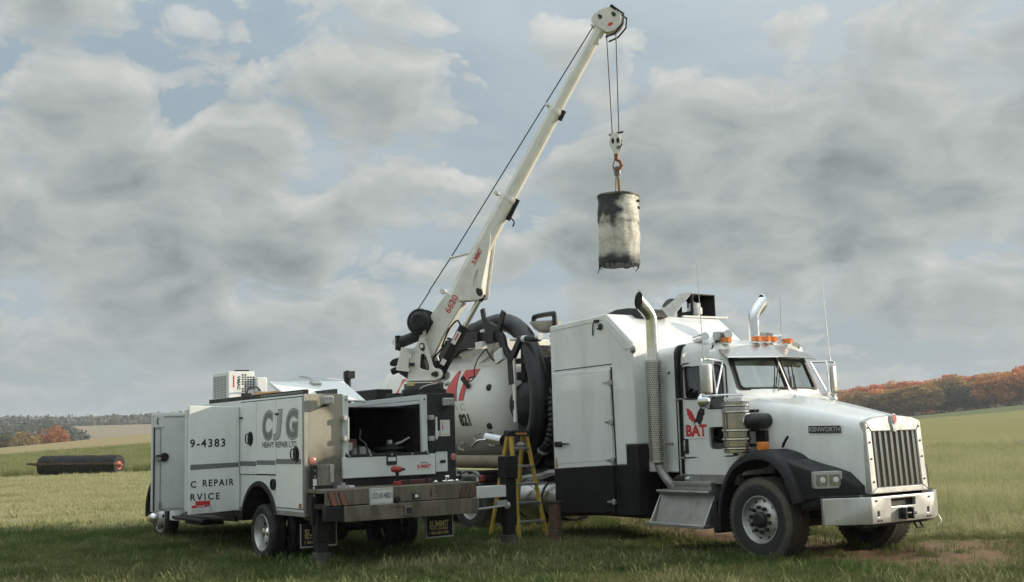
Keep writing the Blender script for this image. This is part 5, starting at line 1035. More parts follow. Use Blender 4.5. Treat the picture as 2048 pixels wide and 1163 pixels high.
# the rear leaf of the front cabinet, swung out square to the body
Hh = Vector((0.752, 1.215, 0)); F = Vector((0.775, 1.985, 0)); dd = (F - Hh); wl = dd.length; dd.normalize(); nn = Vector((-1, 0, 0)); nn = (nn - dd * nn.dot(dd)).normalized()
def leafB(u, v, t): return Hh + dd * u + Vector((0, 0, v)) + nn * t
lb = MB().fprism(rpoly([(0.0, 0.70), (wl, 0.675), (wl, 2.255), (0.0, 2.232)], 0.012), leafB, -0.07, 0.0).build('open_cabinet_door', WHITE2, S, bevel=0.008, label='rear leaf of the open side cabinet, outer face with black lettering')
MB().fprism([(wl - 0.02, 0.72), (wl + 0.03, 0.72), (wl + 0.03, 2.20), (wl - 0.02, 2.20)], leafB, -0.10, -0.045).build('door_flange', DOORW, lb, bevel=0.006)
lo_ = -dd
MB().fprism([(0.02, 1.335), (wl - 0.02, 1.318), (wl - 0.02, 1.395), (0.02, 1.405)], leafB, 0.0, 0.002).build('grey_stripe', GREYV, lb, smooth=0)
lettering('9-4383', leafB(wl - 0.015, 1.640, 0), lo_, SZ, 0.125, BLACKV, lb, width=0.53, bold=0.022, spacing=1.25, name='phone_lettering')
lettering('C', leafB(wl - 0.025, 1.06, 0), lo_, SZ, 0.098, BLACKV, lb, bold=0.022, name='trade_lettering')
lettering('REPAIR', leafB(wl - 0.205, 1.07, 0), lo_, SZ, 0.10, BLACKV, lb, width=0.475, bold=0.022, spacing=1.3, name='trade_lettering')
lettering('RVICE', leafB(wl - 0.025, 0.875, 0), lo_, SZ, 0.10, BLACKV, lb, width=0.44, bold=0.022, spacing=1.35, name='trade_lettering')
decal([(0, 0), (0.22, 0), (0.22, 0.085), (0, 0.085)], leafB(wl - 0.10, 0.715 + 0.155, 0) - Vector((0, 0, 0.13 - 0.04)), lo_, SZ, REDV, lb, 'red_sticker')
decal([(0, 0), (0.37, 0), (0.37, 0.12), (0, 0.12)], leafB(wl - 0.04, 0.69, 0), lo_, SZ, STICKER, lb, 'warning_sticker')
decal([(0, 0.078), (0.22, 0.078), (0.22, 0.116), (0, 0.116)], leafB(wl - 0.045, 0.69, 0), lo_, SZ, REDV, lb, 'warning_header', lift=0.005)
lettering('DANGER', leafB(wl - 0.115, 0.775, 0), lo_, SZ, 0.024, STICKER, lb, width=0.13, bold=0.03, lift=0.0065, name='warning_lettering')
ml = MB()
for k in range(4): ml.fprism([(wl - 0.055, 0.745 - k * 0.013), (wl - 0.055 - 0.18 + 0.02 * (k % 2), 0.745 - k * 0.013), (wl - 0.055 - 0.18 + 0.02 * (k % 2), 0.749 - k * 0.013), (wl - 0.055, 0.749 - k * 0.013)], leafB, 0.0032, 0.004)
ml.fprism([(wl - 0.30, 0.70), (wl - 0.315, 0.70), (wl - 0.325, 0.78), (wl - 0.312, 0.79)], leafB, 0.0032, 0.004).fprism([(wl - 0.335, 0.70), (wl - 0.36, 0.70), (wl - 0.33, 0.79), (wl - 0.32, 0.79)], leafB, 0.0032, 0.004)
ml.build('warning_print', FAINTV, lb, smooth=0)
# the front leaf, seen from inside
H2 = Vector((2.36, 1.215, 0)); F2 = Vector((2.44, 1.99, 0)); d2 = F2 - H2; wl2 = d2.length; d2.normalize(); n2 = (Vector((-1, 0, 0)) - d2 * Vector((-1, 0, 0)).dot(d2)).normalized()
def leafA(u, v, t): return H2 + d2 * u + Vector((0, 0, v)) + n2 * t
la = MB().fprism([(0, 0.655), (wl2, 0.655), (wl2, 2.205), (0, 2.205)], leafA, -0.06, 0.0).build('open_cabinet_door', DOORW, S, bevel=0.006, label='front leaf of the open side cabinet, plain inner face with a latch')
MB().fprism([(0.02, 0.69), (wl2 - 0.13, 0.69), (wl2 - 0.13, 2.13), (0.02, 2.13)], leafA, 0.0, 0.012).build('inner_panel', DOORW, la, bevel=0.004)
MB().fprism([(wl2 - 0.045, 0.67), (wl2 - 0.025, 0.67), (wl2 - 0.025, 2.19), (wl2 - 0.045, 2.19)], leafA, 0.0, 0.018).build('door_seal', GASKET, la)
MB().fprism([(0.0, 2.15), (wl2, 2.15), (wl2, 2.205), (0, 2.205)], leafA, 0.0, 0.02).build('door_top_flange', WHITE2, la, bevel=0.004)
sc_ = [(0.02, 2.15)] + [(0.02 + 0.055 * k + 0.0275 * j, 2.15 - (0.022 if j else 0.006)) for k in range(10) for j in (0, 1)] + [(0.57, 2.15)]
MB().fprism(sc_, leafA, 0.012, 0.022).build('scalloped_strip', GALV, la)
MB().fprism(rrect(wl2 - 0.10, 2.07, 0.17, 0.20, 0.01), leafA, 0.012, 0.024).build('door_plate', STICKER, la, bevel=0.003)
MB().tube([leafA(wl2 - 0.09, 2.12, 0.03), leafA(wl2 - 0.07, 2.07, 0.035), leafA(wl2 - 0.09, 2.02, 0.03)], 0.008, 6).build('plate_hook', GASKET, la)
MB().fprism(circ(wl2 - 0.19, 1.50, 0.07, 18), leafA, 0.01, 0.045).fprism(rrect(wl2 - 0.13, 1.50, 0.14, 0.08, 0.02), leafA, 0.01, 0.05).build('inside_latch', GASKET, la, bevel=0.008)
MB().fprism(rrect(wl2 - 0.09, 1.48, 0.08, 0.05, 0.01), leafA, 0.05, 0.065).cyl(leafA(wl2 - 0.13, 0.70, 0.02), leafA(wl2 - 0.13, 1.45, 0.02), 0.007).cyl(leafA(wl2 - 0.13, 1.55, 0.02), leafA(wl2 - 0.13, 1.97, 0.02), 0.007).box(*[c for p in zip(leafA(wl2 - 0.15, 0.69, 0.01), leafA(wl2 - 0.115, 0.80, 0.035)) for c in (min(p), max(p))]).build('latch_rod', ALUDULL, la)

# ---- rear face
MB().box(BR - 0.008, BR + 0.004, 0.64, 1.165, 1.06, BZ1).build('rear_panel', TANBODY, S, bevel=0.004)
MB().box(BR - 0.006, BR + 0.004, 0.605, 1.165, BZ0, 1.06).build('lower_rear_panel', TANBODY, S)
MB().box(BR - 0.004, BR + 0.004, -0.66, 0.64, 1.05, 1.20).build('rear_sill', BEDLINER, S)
for y0, y1, n in ((0.560, 0.645, 'frame_post'), (-0.705, -0.615, 'frame_post')):
    fp = MB().box(BR - 0.035, BR + 0.03, y0, y1, 1.44, 2.305).build(n, DOORW, S, bevel=0.008)
    for z in (2.24, 1.50): MB().cyl((BR - 0.036, (y0 + y1) / 2, z), (BR - 0.044, (y0 + y1) / 2, z), 0.012, n=8).build('post_bolt', DARKSTEEL, fp)
gt = MB().prism(rrect(-0.06, 1.315, 1.475, 0.29, 0.012), 'x', BR - 0.085, BR - 0.035).build('tailgate', DOORW, S, bevel=0.01)
MB().box(BR - 0.092, BR - 0.03, -0.70, 0.62, 1.452, 1.492).build('gate_rubber', GASKET, gt, bevel=0.006)
bb = MB()
for y in (0.58, 0.25, -0.08, -0.41, -0.67): bb.lathe([(0.014, 0), (0.012, 0.008), (0.001, 0.010)], (BR - 0.092, y, 1.472), (-1, 0, 0), 10, caps=False)
bb.build('gate_bolts', GALV, gt)
RX_, RZ_ = (0, -1, 0), (0, 0, 1)
def rear(y, z, dx=0.0): return Vector((BR - 0.085 - dx, y, z))
decal(rrect(0, 0, 0.16, 0.125, 0.012), rear(-0.075, 1.39), RX_, RZ_, GASKET, gt, 'latch_frame', lift=0.012, thick=0.014)
decal(rrect(0, 0.012, 0.125, 0.055, 0.008), rear(-0.075, 1.395), RX_, RZ_, DOORW, gt, 'latch_paddle', lift=0.018, thick=0.008)
lettering('SUMMIT', rear(-0.485, 1.262), RX_, RZ_, 0.052, REDV, gt, width=0.235, bold=0.03, name='maker_lettering')
MB().tube([rear(-0.545, 1.33, 0.003), rear(-0.58, 1.345, 0.003), rear(-0.605, 1.352, 0.003), rear(-0.63, 1.342, 0.003), rear(-0.665, 1.33, 0.003)], 0.004, 5).build('maker_emblem', BLACKV, gt)
MB().box(BR - 0.0875, BR - 0.084, -0.68, -0.52, 1.236, 1.243).build('maker_line', FAINTV, gt)
# right tower fittings
decal(rrect(0, 0, 0.20, 0.285, 0.012), (BR, -0.943, 1.343), RX_, RZ_, DOORW, TW, 'small_hatch', lift=0.018, thick=0.02)
MB().box(BR - 0.03, BR, -1.05, -0.835, 1.492, 1.508).build('hatch_gutter', BEDLINER, TW)
decal(rrect(0, 0, 0.095, 0.042, 0.02), (BR, -0.963, 1.342), RX_, RZ_, GASKET, TW, 'hatch_latch', lift=0.026, thick=0.01)
decal([(0, 0), (0.165, 0), (0.165, 0.235), (0, 0.235)], (BR, -0.94, 1.705), RX_, RZ_, STICKER, TW, 'load_chart')
decal([(0.03, 0.09), (0.052, 0.09), (0.045, 0.20), (0.038, 0.20)], (BR, -0.94, 1.705), RX_, RZ_, REDV, TW, 'chart_print', lift=0.0045)
decal([(0.02, 0.02), (0.15, 0.02), (0.15, 0.03), (0.02, 0.03)], (BR, -0.94, 1.705), RX_, RZ_, YELLOWS, TW, 'chart_print', lift=0.0045)
decal([(0, 0), (0.075, 0), (0.075, 0.08), (0, 0.08)], (BR, -0.853, 1.705), RX_, RZ_, STICKER, TW, 'small_sticker')
for y, z, m in ((1.10, 1.425, PINKLENS), (-1.152, 1.405, PINKLENS)):
    MB().lathe([(0.052, 0), (0.05, 0.014), (0.035, 0.02), (0.001, 0.022)], (BR - 0.006, y, z), (-1, 0, 0), 20, caps=False).build('round_marker', m, S)
for y, z in ((0.93, 2.235), (-1.005, 2.195)):
    l = MB().box(BR - 0.17, BR - 0.09, y - 0.082, y + 0.082, z - 0.058, z + 0.058).build('work_light', GALV, S, bevel=0.012)
    MB().box(BR - 0.178, BR - 0.168, y - 0.072, y + 0.072, z - 0.048, z + 0.048).build('lens', CLEARLENS, l, bevel=0.003)
    MB().box(BR - 0.13, BR, y - 0.03, y + 0.03, z - 0.085, z - 0.06).box(BR - 0.14, BR - 0.12, y - 0.02, y + 0.02, z - 0.08, z - 0.05).build('bracket', GASKET, l)
    for i in (-1, 0, 1):
        for j in (-1, 1): pass
for y, z0, z1 in ((0.632, 1.70, 2.0), (-0.765, 1.665, 1.985)):
    h = MB().tube([(BR - 0.10, y - (0.03 if y > 0 else 0.05), z0), (BR - 0.10, y - (0.03 if y > 0 else 0.05), z1)], 0.016, 10).build('grab_handle', STICKER, S)
    for z in (z0 + 0.01, z1 - 0.01): MB().box(BR - 0.115, BR, y - 0.012, y + 0.045, z - 0.035, z + 0.035).build('handle_mount', GALV, h, bevel=0.01)
# step bumper
LAMPRED = simple('dusty red lens', (0.27, 0.105, 0.085), 0.3, var=0.3, scale=16, coat=0.4); LAMPOLD = simple('old dark red lens', (0.16, 0.085, 0.065), 0.4, var=0.4, scale=16, coat=0.3)
dk = MB().box(-2.0, BR - 0.008, -1.195, 1.185, 1.005, 1.055).build('bumper_deck', BUMPERM, S, bevel=0.006)
bu = MB().prism([(-1.19, 0.835), (1.165, 0.845), (1.165, 1.048), (-1.19, 1.048)], 'x', -2.012, -1.97).build('rear_bumper', BUMPERM, S, bevel=0.006)
MB().prism([(-1.19, 0.615), (0.915, 0.628), (0.915, 0.828), (-1.19, 0.828)], 'x', -2.045, -1.96).build('bumper_channel', BUMPERM, bu, bevel=0.008)
MB().prism([(0.918, 0.635), (1.165, 0.65), (1.165, 0.832), (0.918, 0.83)], 'x', -2.035, -1.90).build('bumper_end', BLACKP, bu, bevel=0.008)
MB().box(-1.97, -1.5, -1.15, 1.15, 0.80, 0.86).build('bumper_support', FRAME, bu)
for y, lean, m in ((1.065, -0.03, LAMPRED), (0.915, -0.03, LAMPRED), (-0.965, 0.03, LAMPOLD), (-1.115, 0.03, LAMPOLD)):
    pl_ = [(u + lean * v / 0.09, v) for u, v in rrect(0, 0, 0.082, 0.185, 0.04)]
    t = MB().fprism([(u * 1.25, v * 1.10) for u, v in pl_], lambda u, v, t: (-2.012 - t, y - u, 0.932 + v), -0.01, 0.008).build('tail_light', GASKET, bu, bevel=0.003)
    MB().fprism(pl_, lambda u, v, t: (-2.012 - t, y - u, 0.932 + v), 0.005, 0.014).build('lens', m, t, bevel=0.004)
pf = MB().prism(rrect(0.355, 0.928, 0.365, 0.225, 0.012), 'x', -2.035, -2.012).build('licence_plate', GALV, bu, bevel=0.006)
MB().prism(rrect(0.355, 0.928, 0.315, 0.172, 0.006), 'x', -2.038, -2.03).build('plate_face', PLATEW, pf)
lettering('CO·8148D', (-2.038, 0.495, 0.905), RX_, RZ_, 0.075, simple('plate blue', (0.07, 0.09, 0.13), 0.5), pf, width=0.28, bold=0.01, lift=0.003, name='plate_number')
ft_ = MB(); ft_.box(-2.03, -2.0, -0.24, -0.14, 0.87, 0.945)
MB().lathe([(0.045, 0), (0.045, 0.03), (0.03, 0.035), (0.03, 0.05), (0.001, 0.05)], (-2.012, 0.11, 0.875), (-1, 0, 0), 14).build('trailer_socket', GASKET, bu)
o = ft_.build('square_socket', DARKSTEEL, bu, bevel=0.004)
decal(rrect(0, 0, 0.05, 0.045, 0.004), (-2.03, -0.19, 0.908), RX_, RZ_, STICKER, o, 'socket_label')
hb = MB().box(-2.085, -1.9, -0.105, 0.025, 0.655, 0.785).build('hitch_receiver', BUMPERM, bu, bevel=0.006)
MB().box(-2.088, -2.08, -0.08, 0.0, 0.68, 0.76).build('hitch_bore', INTERIOR, hb)
MB().prism([(0.20, 0.79), (0.10, 0.845), (-0.15, 0.815), (-0.12, 0.77)], 'x', -2.058, -2.046).build('hitch_plate', BUMPERM, bu)
for y, z, h in ((-0.43, 0.93, 0.13), (-0.525, 0.955, 0.09)):
    decal([(-0.012, h / 2), (0.012, h / 2), (0.022, -h / 4), (0.0, -h / 2), (-0.018, -h / 4)], (-2.012, y, z), RX_, RZ_, RUST, bu, 'rust_stain', lift=0.002)
MB().tube([(-1.75, 0.62, 1.056), (-1.75, 0.70, 1.06)], 0.03).box(-1.62, -1.56, 0.62, 0.80, 1.055, 1.085).cyl((-1.6, 0.70, 1.085), (-1.6, 0.70, 1.12), 0.03).build('deck_cleat', GALV, dk)
# outriggers
oh = MB().box(-1.62, -1.47, -1.18, 1.18, 0.755, 0.955).build('outrigger_beam', FRAME, S)
def outrigger(y, y2, x, top, label):
    p = MB().box(x - 0.085, x + 0.085, y - 0.095, y + 0.095, 0.36, top).build('outrigger_leg', BLACKP, S, bevel=0.01, label=label)
    MB().box(x - 0.068, x + 0.068, y - 0.078, y + 0.078, 0.05, 0.38).build('outrigger_ram', BLACKP, p, bevel=0.008)
    MB().box(x - 0.085, x + 0.085, y - 0.10, y + 0.10, 0.03, 0.22).box(x - 0.13, x + 0.13, y - 0.14, y + 0.14, 0.0, 0.03).build('outrigger_foot', simple('muddy foot steel', (0.11, 0.105, 0.09), 0.7, metal=0.2, var=0.4, scale=9), p, bevel=0.006)
    return p
pL = outrigger(1.015, 0, -1.56, 0.80, 'black outrigger leg under the near rear corner')
MB().prism([(1.12, 0.70), (0.93, 0.62), (0.86, 0.75), (0.86, 1.10), (1.12, 1.10)], 'x', -1.64, -1.48).build('outrigger_gusset', BLACKP, pL, bevel=0.008)
MB().box(-1.60, -1.52, 1.085, 1.155, 0.58, 1.37).build('control_strip', GASKET, pL, bevel=0.005)
bb = MB()
for z in (1.30, 1.22, 1.19): bb.cyl((-1.60, 1.12, z), (-1.608, 1.12, z), 0.010, n=8)
bb.build('strip_screw', GALV, pL)
decal([(0, 0), (0.055, 0), (0.055, 0.09), (0, 0.09)], (-1.60, 1.147, 1.10), RX_, RZ_, STICKER, pL, 'strip_label'); decal([(0, 0), (0.055, 0), (0.055, 0.14), (0, 0.14)], (-1.60, 1.147, 0.945), RX_, RZ_, STICKER, pL, 'strip_label'); decal([(0.014, 0.04), (0.042, 0.04), (0.042, 0.12), (0.014, 0.12)], (-1.60, 1.147, 0.945), RX_, RZ_, GASKET, pL, 'strip_print', lift=0.005)
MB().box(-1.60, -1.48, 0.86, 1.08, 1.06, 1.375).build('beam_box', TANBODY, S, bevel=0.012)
MB().box(-1.63, -1.59, 0.845, 0.90, 1.13, 1.37).build('box_handle', GALV, S, bevel=0.01)
pR = outrigger(-2.08, 0, -1.52, 1.38, 'black outrigger leg extended beside the yellow ladder')
MB().box(-1.63, -1.41, -2.20, -1.98, 1.05, 1.385).build('leg_sleeve', BLACKP, pR, bevel=0.015)
MB().box(-1.60, -1.47, -2.0, -1.15, 0.785, 0.955).build('outrigger_arm', STICKER, pR, bevel=0.008)
MB().cyl((-1.62, -1.2, 0.62), (-1.62, -1.98, 0.66), 0.016, n=10).cyl((-1.64, -1.95, 0.66), (-1.64, -2.0, 0.66), 0.05).box(-1.63, -1.58, -1.98, -1.80, 0.66, 0.74).build('arm_rod', GALV, pR)
# mud flaps
for y0, y1 in ((0.66, 1.20), (-1.225, -0.76)):
    zt = 0.585 if y0 > 0 else 0.565
    f = MB().box(-1.31, -1.295, y0, y1, zt - 0.31, zt).build('mud_flap', PLASTIC, S)
    MB().box(-1.318, -1.305, y0, y1, zt - 0.315, zt - 0.295).box(-1.318, -1.305, y1 - 0.012, y1, zt - 0.31, zt).box(-1.318, -1.305, y0, y0 + 0.012, zt - 0.31, zt).build('flap_edge', GALV, f)
    for st_, dz, h, w in (('SUMMIT', 0.145, 0.095, 0.37), ('TRUCK BODIES', 0.105, 0.036, 0.34), ('1 866 383-3186', 0.045, 0.042, 0.36)):
        lettering(st_, (-1.31, y1 - 0.065, zt - 0.31 + dz), RX_, RZ_, h, YELLOWS, f, width=w * (y1 - y0) / 0.52, bold=0.03, name='flap_lettering')
# cargo cover
cv = [Vector(p) for p in ((-0.92, -0.03, 2.25), (-0.22, -0.03, 2.572), (-0.22, 1.175, 2.56), (-0.78, 1.175, 2.36))]
nrm_ = (cv[1] - cv[0]).cross(cv[3] - cv[0]).normalized()
lid = MB().loft([cv, [p - nrm_ * 0.04 for p in cv]]).build('roof_hatch', WHITE2, S, bevel=0.012)
MB().obox(cv[1].lerp(cv[2], 0.45) + Vector((-0.16, 0, -0.04)), (0.05, 0, 0.02), (0, 0.07, 0), (-0.01, 0, 0.02)).tube([cv[1].lerp(cv[2], 0.42) + Vector((-0.14, 0, -0.03)), cv[1].lerp(cv[2], 0.5) + Vector((0, 0, 0.06)), cv[1].lerp(cv[2], 0.6) + Vector((0, 0, 0.07))], 0.012, 6).build('hatch_latch', GALV, lid)
MB().tube([cv[1] + Vector((0, 0.05, 0.02)), cv[1].lerp(cv[2], 0.4) + Vector((0, 0, 0.045)), cv[2] + Vector((0, -0.1, 0.02))], 0.008, 6).build('hatch_bar', STICKER, lid)
MB().tube(smoothpath([(1.05, -0.75, 2.24), (1.05, -0.75, 2.70), (1.07, -0.76, 2.78)]), 0.055, 12).box(0.96, 1.14, -0.84, -0.72, 2.68, 2.80).build('exhaust_post', PLASTIC, S)
MB().box(0.0, 0.75, -1.0, -0.70, 2.235, 2.46).build('hose_reel_box', PLASTIC, S, bevel=0.02)
MB().box(-0.58, -0.30, -0.85, -0.70, 2.235, 2.37).box(-0.60, -0.22, -0.95, -0.68, 2.235, 2.30).build('tool_bracket', BLACKP, S, bevel=0.01)

# ---- crane: drawn in its own vertical plane (u outwards, v up, w away from the camera)
CB = Vector((-1.3322, 16.8337, 2.385)); CA = Vector((2.76, -0.9, 0)).normalized(); CN = Vector((-CA.y, CA.x, 0)); MSI = MS.inverted()
def CW(u, v, w=0.0): return CB + CA * u + Vector((0, 0, v)) + CN * w
def CP(u, v, w=0.0): return MSI @ CW(u, v, w)
def cpl(mb, poly, w0, w1): return mb.fprism(poly, CP, w0, w1)
MB().lathe([(0.33, 2.32), (0.33, 2.40), (0.30, 2.405)], (-1.05, -0.93, 0), (0, 0, 1), 32).box(-1.42, -0.64, -1.18, -0.68, 2.32, 2.335).build('crane_pedestal', BEDLINER, S, bevel=0.01)
tur = MB().lathe([(0.285, 2.40), (0.295, 2.41), (0.295, 2.485), (0.28, 2.49)], tuple(CP(0, 0, 0) * Vector((1, 1, 0)).x if False else (-1.05, -0.93, 0)), (0, 0, 1), 36).build('crane_turret', simple('grey green ring', (0.07, 0.078, 0.07), 0.5, metal=0.3, var=0.2), S)
ys = MB(); tl = [R(a) for a in np.linspace(-125, -95, 6)]
ys.loft([[CP(0.297 * math.cos(t) * k, z, 0.297 * math.sin(t) * k) for k, z in ((1.0, 0.03), (1.0, 0.085), (1.004, 0.085), (1.004, 0.03))] for t in tl]).build('turret_label', YELLOWS, tur)
col = MB()
cpoly = rpoly([(-0.20, 0.105), (0.24, 0.105), (0.34, 0.13), (0.37, 0.20), (0.33, 0.27), (0.22, 0.285), (0.13, 0.62), (0.085, 0.73), (0.0, 0.73), (-0.06, 0.62), (-0.13, 0.56), (-0.17, 0.30)], [0.01, 0.02, 0.05, 0.06, 0.05, 0.04, 0.04, 0.05, 0.05, 0.04, 0.03, 0.05])
for w0 in (-0.17, 0.13): cpl(col, cpoly, w0, w0 + 0.04)
cpl(col, [(-0.22, 0.10), (0.26, 0.10), (0.26, 0.125), (-0.22, 0.125)], -0.2, 0.2)
column = col.build('crane_column', CRANEW, S, smooth=30)
boolean(column, [MB().fprism(rpoly([(0.0, 0.29), (0.15, 0.25), (0.155, 0.33), (0.09, 0.50), (0.02, 0.50)], 0.03), CP, -0.3, -0.1).build('c', None)])
bv = column.modifiers.new('bevel', 'BEVEL'); bv.width = 0.006; bv.segments = 2; bv.limit_method = 'ANGLE'; bv.angle_limit = R(40)
cpl(MB(), [(-0.02, 0.13), (0.05, 0.13), (0.05, 0.55), (-0.06, 0.55)], -0.11, 0.11).build('column_web', DARKSTEEL, column)
def teardrop(u, v, r, ang, m, parent, w0=-0.19, name='pin_plate'):
    pts = []
    for k in range(18):
        t = 2 * PI * k / 18; rr = r * (1.0 + 0.9 * max(0, math.cos(t)) ** 6); pts.append((u + rr * math.cos(t + ang), v + rr * math.sin(t + ang)))
    return cpl(MB(), pts, w0 - 0.012, w0).build(name, m, parent, bevel=0.003)
bronze = simple('dark pin steel', (0.06, 0.055, 0.045), 0.45, metal=0.6, var=0.3, scale=12)
teardrop(0.042, 0.62, 0.045, R(-70), bronze, column, -0.172); teardrop(0.265, 0.195, 0.042, R(180), bronze, column, -0.172)
cb = MB(); cpl(cb, rpoly([(-0.36, 0.27), (-0.14, 0.235), (-0.10, 0.58), (-0.27, 0.61)], 0.01), -0.22, 0.05); box_ = cb.build('control_box', CRANEW, S, bevel=0.01)
cpl(MB(), [(-0.145, 0.29), (-0.155, 0.29), (-0.14, 0.44), (-0.13, 0.44)], -0.2235, -0.22).build('box_slot', GASKET, box_)
cpl(MB(), rrect(-0.12, 0.555, 0.10, 0.06, 0.005), -0.223, -0.219).build('box_label', FAINTV, box_); cpl(MB(), rrect(-0.10, 0.345, 0.09, 0.055, 0.005), -0.2235, -0.2195).build('box_label', DARKSTEEL, box_)
cpl(MB(), [(-0.36, 0.23), (-0.20, 0.13), (-0.12, 0.10), (-0.12, 0.24), (-0.34, 0.275)], -0.12, 0.02).build('valve_block', DARKSTEEL, S, bevel=0.012)
cpl(MB(), [(-0.50, 0.34), (-0.36, 0.37), (-0.36, 0.47), (-0.47, 0.44), (-0.52, 0.39)], -0.10, 0.04).cyl(CP(-0.52, 0.26, 0), CP(-0.40, 0.30, 0), 0.05).tube([CP(*p) for p in ((-0.42, 0.28, 0), (-0.40, 0.40, 0), (-0.30, 0.5, 0))], 0.02, 6).build('valve_levers', PLASTIC, S, bevel=0.01)
MB().cyl(CP(-0.36, 0.70, -0.02), CP(-0.06, 0.80, -0.02), 0.085, n=20).cyl(CP(-0.42, 0.63, -0.02), CP(-0.34, 0.66, -0.02), 0.07).obox(CP(-0.39, 0.69, -0.04), (0.03, 0, 0), (0, 0.05, 0), (0, 0, 0.11)).build('winch_motor', RUBBERHOSE, S, bevel=0.008)
MB().tube([CP(-0.435 + 0.03 * math.cos(t), 0.70 + 0.045 * math.sin(t), -0.08) for t in np.linspace(0, 2 * PI, 14)], 0.007, 6).build('motor_eye', GALV, S)
cnl = (MSI.to_3x3() @ CN).normalized()
wn = MB().lathe([(0.001, -0.17), (0.10, -0.17), (0.11, -0.13), (0.185, -0.12), (0.20, -0.10), (0.20, -0.085), (0.13, -0.08), (0.13, 0.10), (0.20, 0.105), (0.20, 0.125), (0.1, 0.13), (0.001, 0.13)], tuple(CP(-0.03, 0.99, 0.0)), cnl, 36, caps=False).build('winch_drum', PLASTIC, S, smooth=35)
MB().lathe([(0.15, -0.075), (0.155, -0.06), (0.155, 0.09), (0.15, 0.1)], tuple(CP(-0.03, 0.99, 0.0)), cnl, 32, caps=False).build('rope_coil', CABLEM, wn)
MB().lathe([(0.13, -0.17), (0.15, -0.19), (0.15, -0.25), (0.10, -0.29), (0.001, -0.29)], tuple(CP(0.03, 0.98, 0.0)), cnl, 24, caps=False).build('winch_gearbox', PLASTIC, wn)
bb = MB()
for k in range(10):
    t = 2 * PI * k / 10; bb.cyl(CP(0.03 + 0.12 * math.cos(t), 0.98 + 0.12 * math.sin(t), -0.24), CP(0.03 + 0.12 * math.cos(t), 0.98 + 0.12 * math.sin(t), -0.265), 0.014, n=6)
bb.build('gearbox_bolts', DARKSTEEL, wn)
cpl(MB(), [(-0.16, 0.80), (0.10, 0.80), (0.20, 0.98), (0.14, 1.05), (-0.02, 0.86)], -0.15, 0.13).build('winch_mount', PLASTIC, wn, bevel=0.008)
cpl(MB(), rrect(0.075, 0.83, 0.05, 0.09, 0.005), -0.156, -0.15).build('winch_label', STICKER, wn)
# boom
bt = Vector((2.325, 3.89)).normalized(); bq = Vector((-bt.y, bt.x)); BP0 = Vector((0.505, 1.31)); BL = 4.532
def bp(s_, q_): p = BP0 + bt * s_ + bq * q_; return p.x, p.y
heel = cpl(MB(), rpoly([(-0.09, 0.52), (-0.02, 0.46), (0.19, 0.465), (0.34, 0.75), (0.665, 1.24), (0.42, 1.42), (0.165, 1.10), (-0.02, 0.82)], [0.05, 0.06, 0.03, 0.08, 0.0, 0.0, 0.14, 0.1]), -0.10, 0.10).build('boom_heel', CRANEW, S, bevel=0.012)
cpl(MB(), [(0.665, 1.24), (0.42, 1.42), (0.40, 1.44), (0.66, 1.26)], -0.1, 0.1)
MB().tube([CP(0.02, 0.70, -0.13), CP(0.10, 0.74, -0.13)], 0.03).fprism(circ(0.045, 0.615, 0.03, 12), CP, -0.2, 0.2).build('boom_pin', CRANEW, heel)
def hexring(s_, q0, q1, wd, c=1.0):
    q = [(q1, -wd * 0.45), (q1, wd * 0.45), (q1 - (q1 - q0) * 0.32, wd), (q0 + (q1 - q0) * 0.20, wd), (q0, wd * 0.5), (q0, -wd * 0.5), (q0 + (q1 - q0) * 0.20, -wd), (q1 - (q1 - q0) * 0.32, -wd)]
    return [CP(*bp(s_, a), b) for a, b in q]
boom = MB().loft([hexring(-0.10, -0.13, 0.13, 0.10), hexring(1.72, -0.118, 0.122, 0.10)]).build('main_boom', CRANEW, S, smooth=0, bevel=0.006)
MB().loft([hexring(1.50, -0.098, 0.10, 0.086), hexring(3.18, -0.092, 0.098, 0.086)]).build('second_boom_section', CRANEW, boom, smooth=0, bevel=0.005)
MB().loft([hexring(3.0, -0.078, 0.083, 0.073), hexring(4.56, -0.074, 0.080, 0.073)]).build('tip_boom_section', CRANEW, boom, smooth=0, bevel=0.005)
for s_, q0, q1, w in ((1.70, -0.125, 0.128, 0.105), (3.16, -0.103, 0.105, 0.091)): MB().loft([hexring(s_ - 0.05, q0, q1, w), hexring(s_, q0, q1, w)]).build('boom_collar', CRANEW, boom, smooth=0, bevel=0.004)
gus = cpl(cpl(MB(), rpoly([(0.60, 1.27), (0.885, 1.265), (0.985, 1.29), (1.005, 1.37), (0.965, 1.44), (1.095, 2.0), (1.125, 2.20), (1.07, 2.27), (1.015, 2.22), (0.60, 1.56)], [0.01, 0.04, 0.05, 0.05, 0.04, 0.1, 0.06, 0.05, 0.06, 0.02]), -0.125, -0.105), rpoly([(0.60, 1.27), (0.985, 1.29), (1.005, 1.37), (1.095, 2.0), (1.125, 2.2), (1.07, 2.27), (1.015, 2.22), (0.60, 1.56)], 0.03), 0.105, 0.125).build('boom_gusset', CRANEW, S)
boolean(gus, [MB().fprism(rpoly([(0.915, 1.725), (0.848, 1.58), (0.838, 1.445), (0.905, 1.445)], 0.015), CP, -0.2, 0.2).build('c', None)])
bv = gus.modifiers.new('bevel', 'BEVEL'); bv.width = 0.004; bv.segments = 1; bv.limit_method = 'ANGLE'; bv.angle_limit = R(40)
cpl(MB(), [(0.60, 1.29), (0.95, 1.31), (1.05, 2.0), (1.04, 2.2), (0.62, 1.54)], -0.10, 0.10).build('gusset_core', CRANEW, gus)
teardrop(0.945, 1.365, 0.042, R(130), bronze, gus, -0.126)
ex3 = (CP(*bp(1, 0)) - CP(*bp(0, 0))).normalized(); ey3 = (CP(*bp(0, 1)) - CP(*bp(0, 0))).normalized()
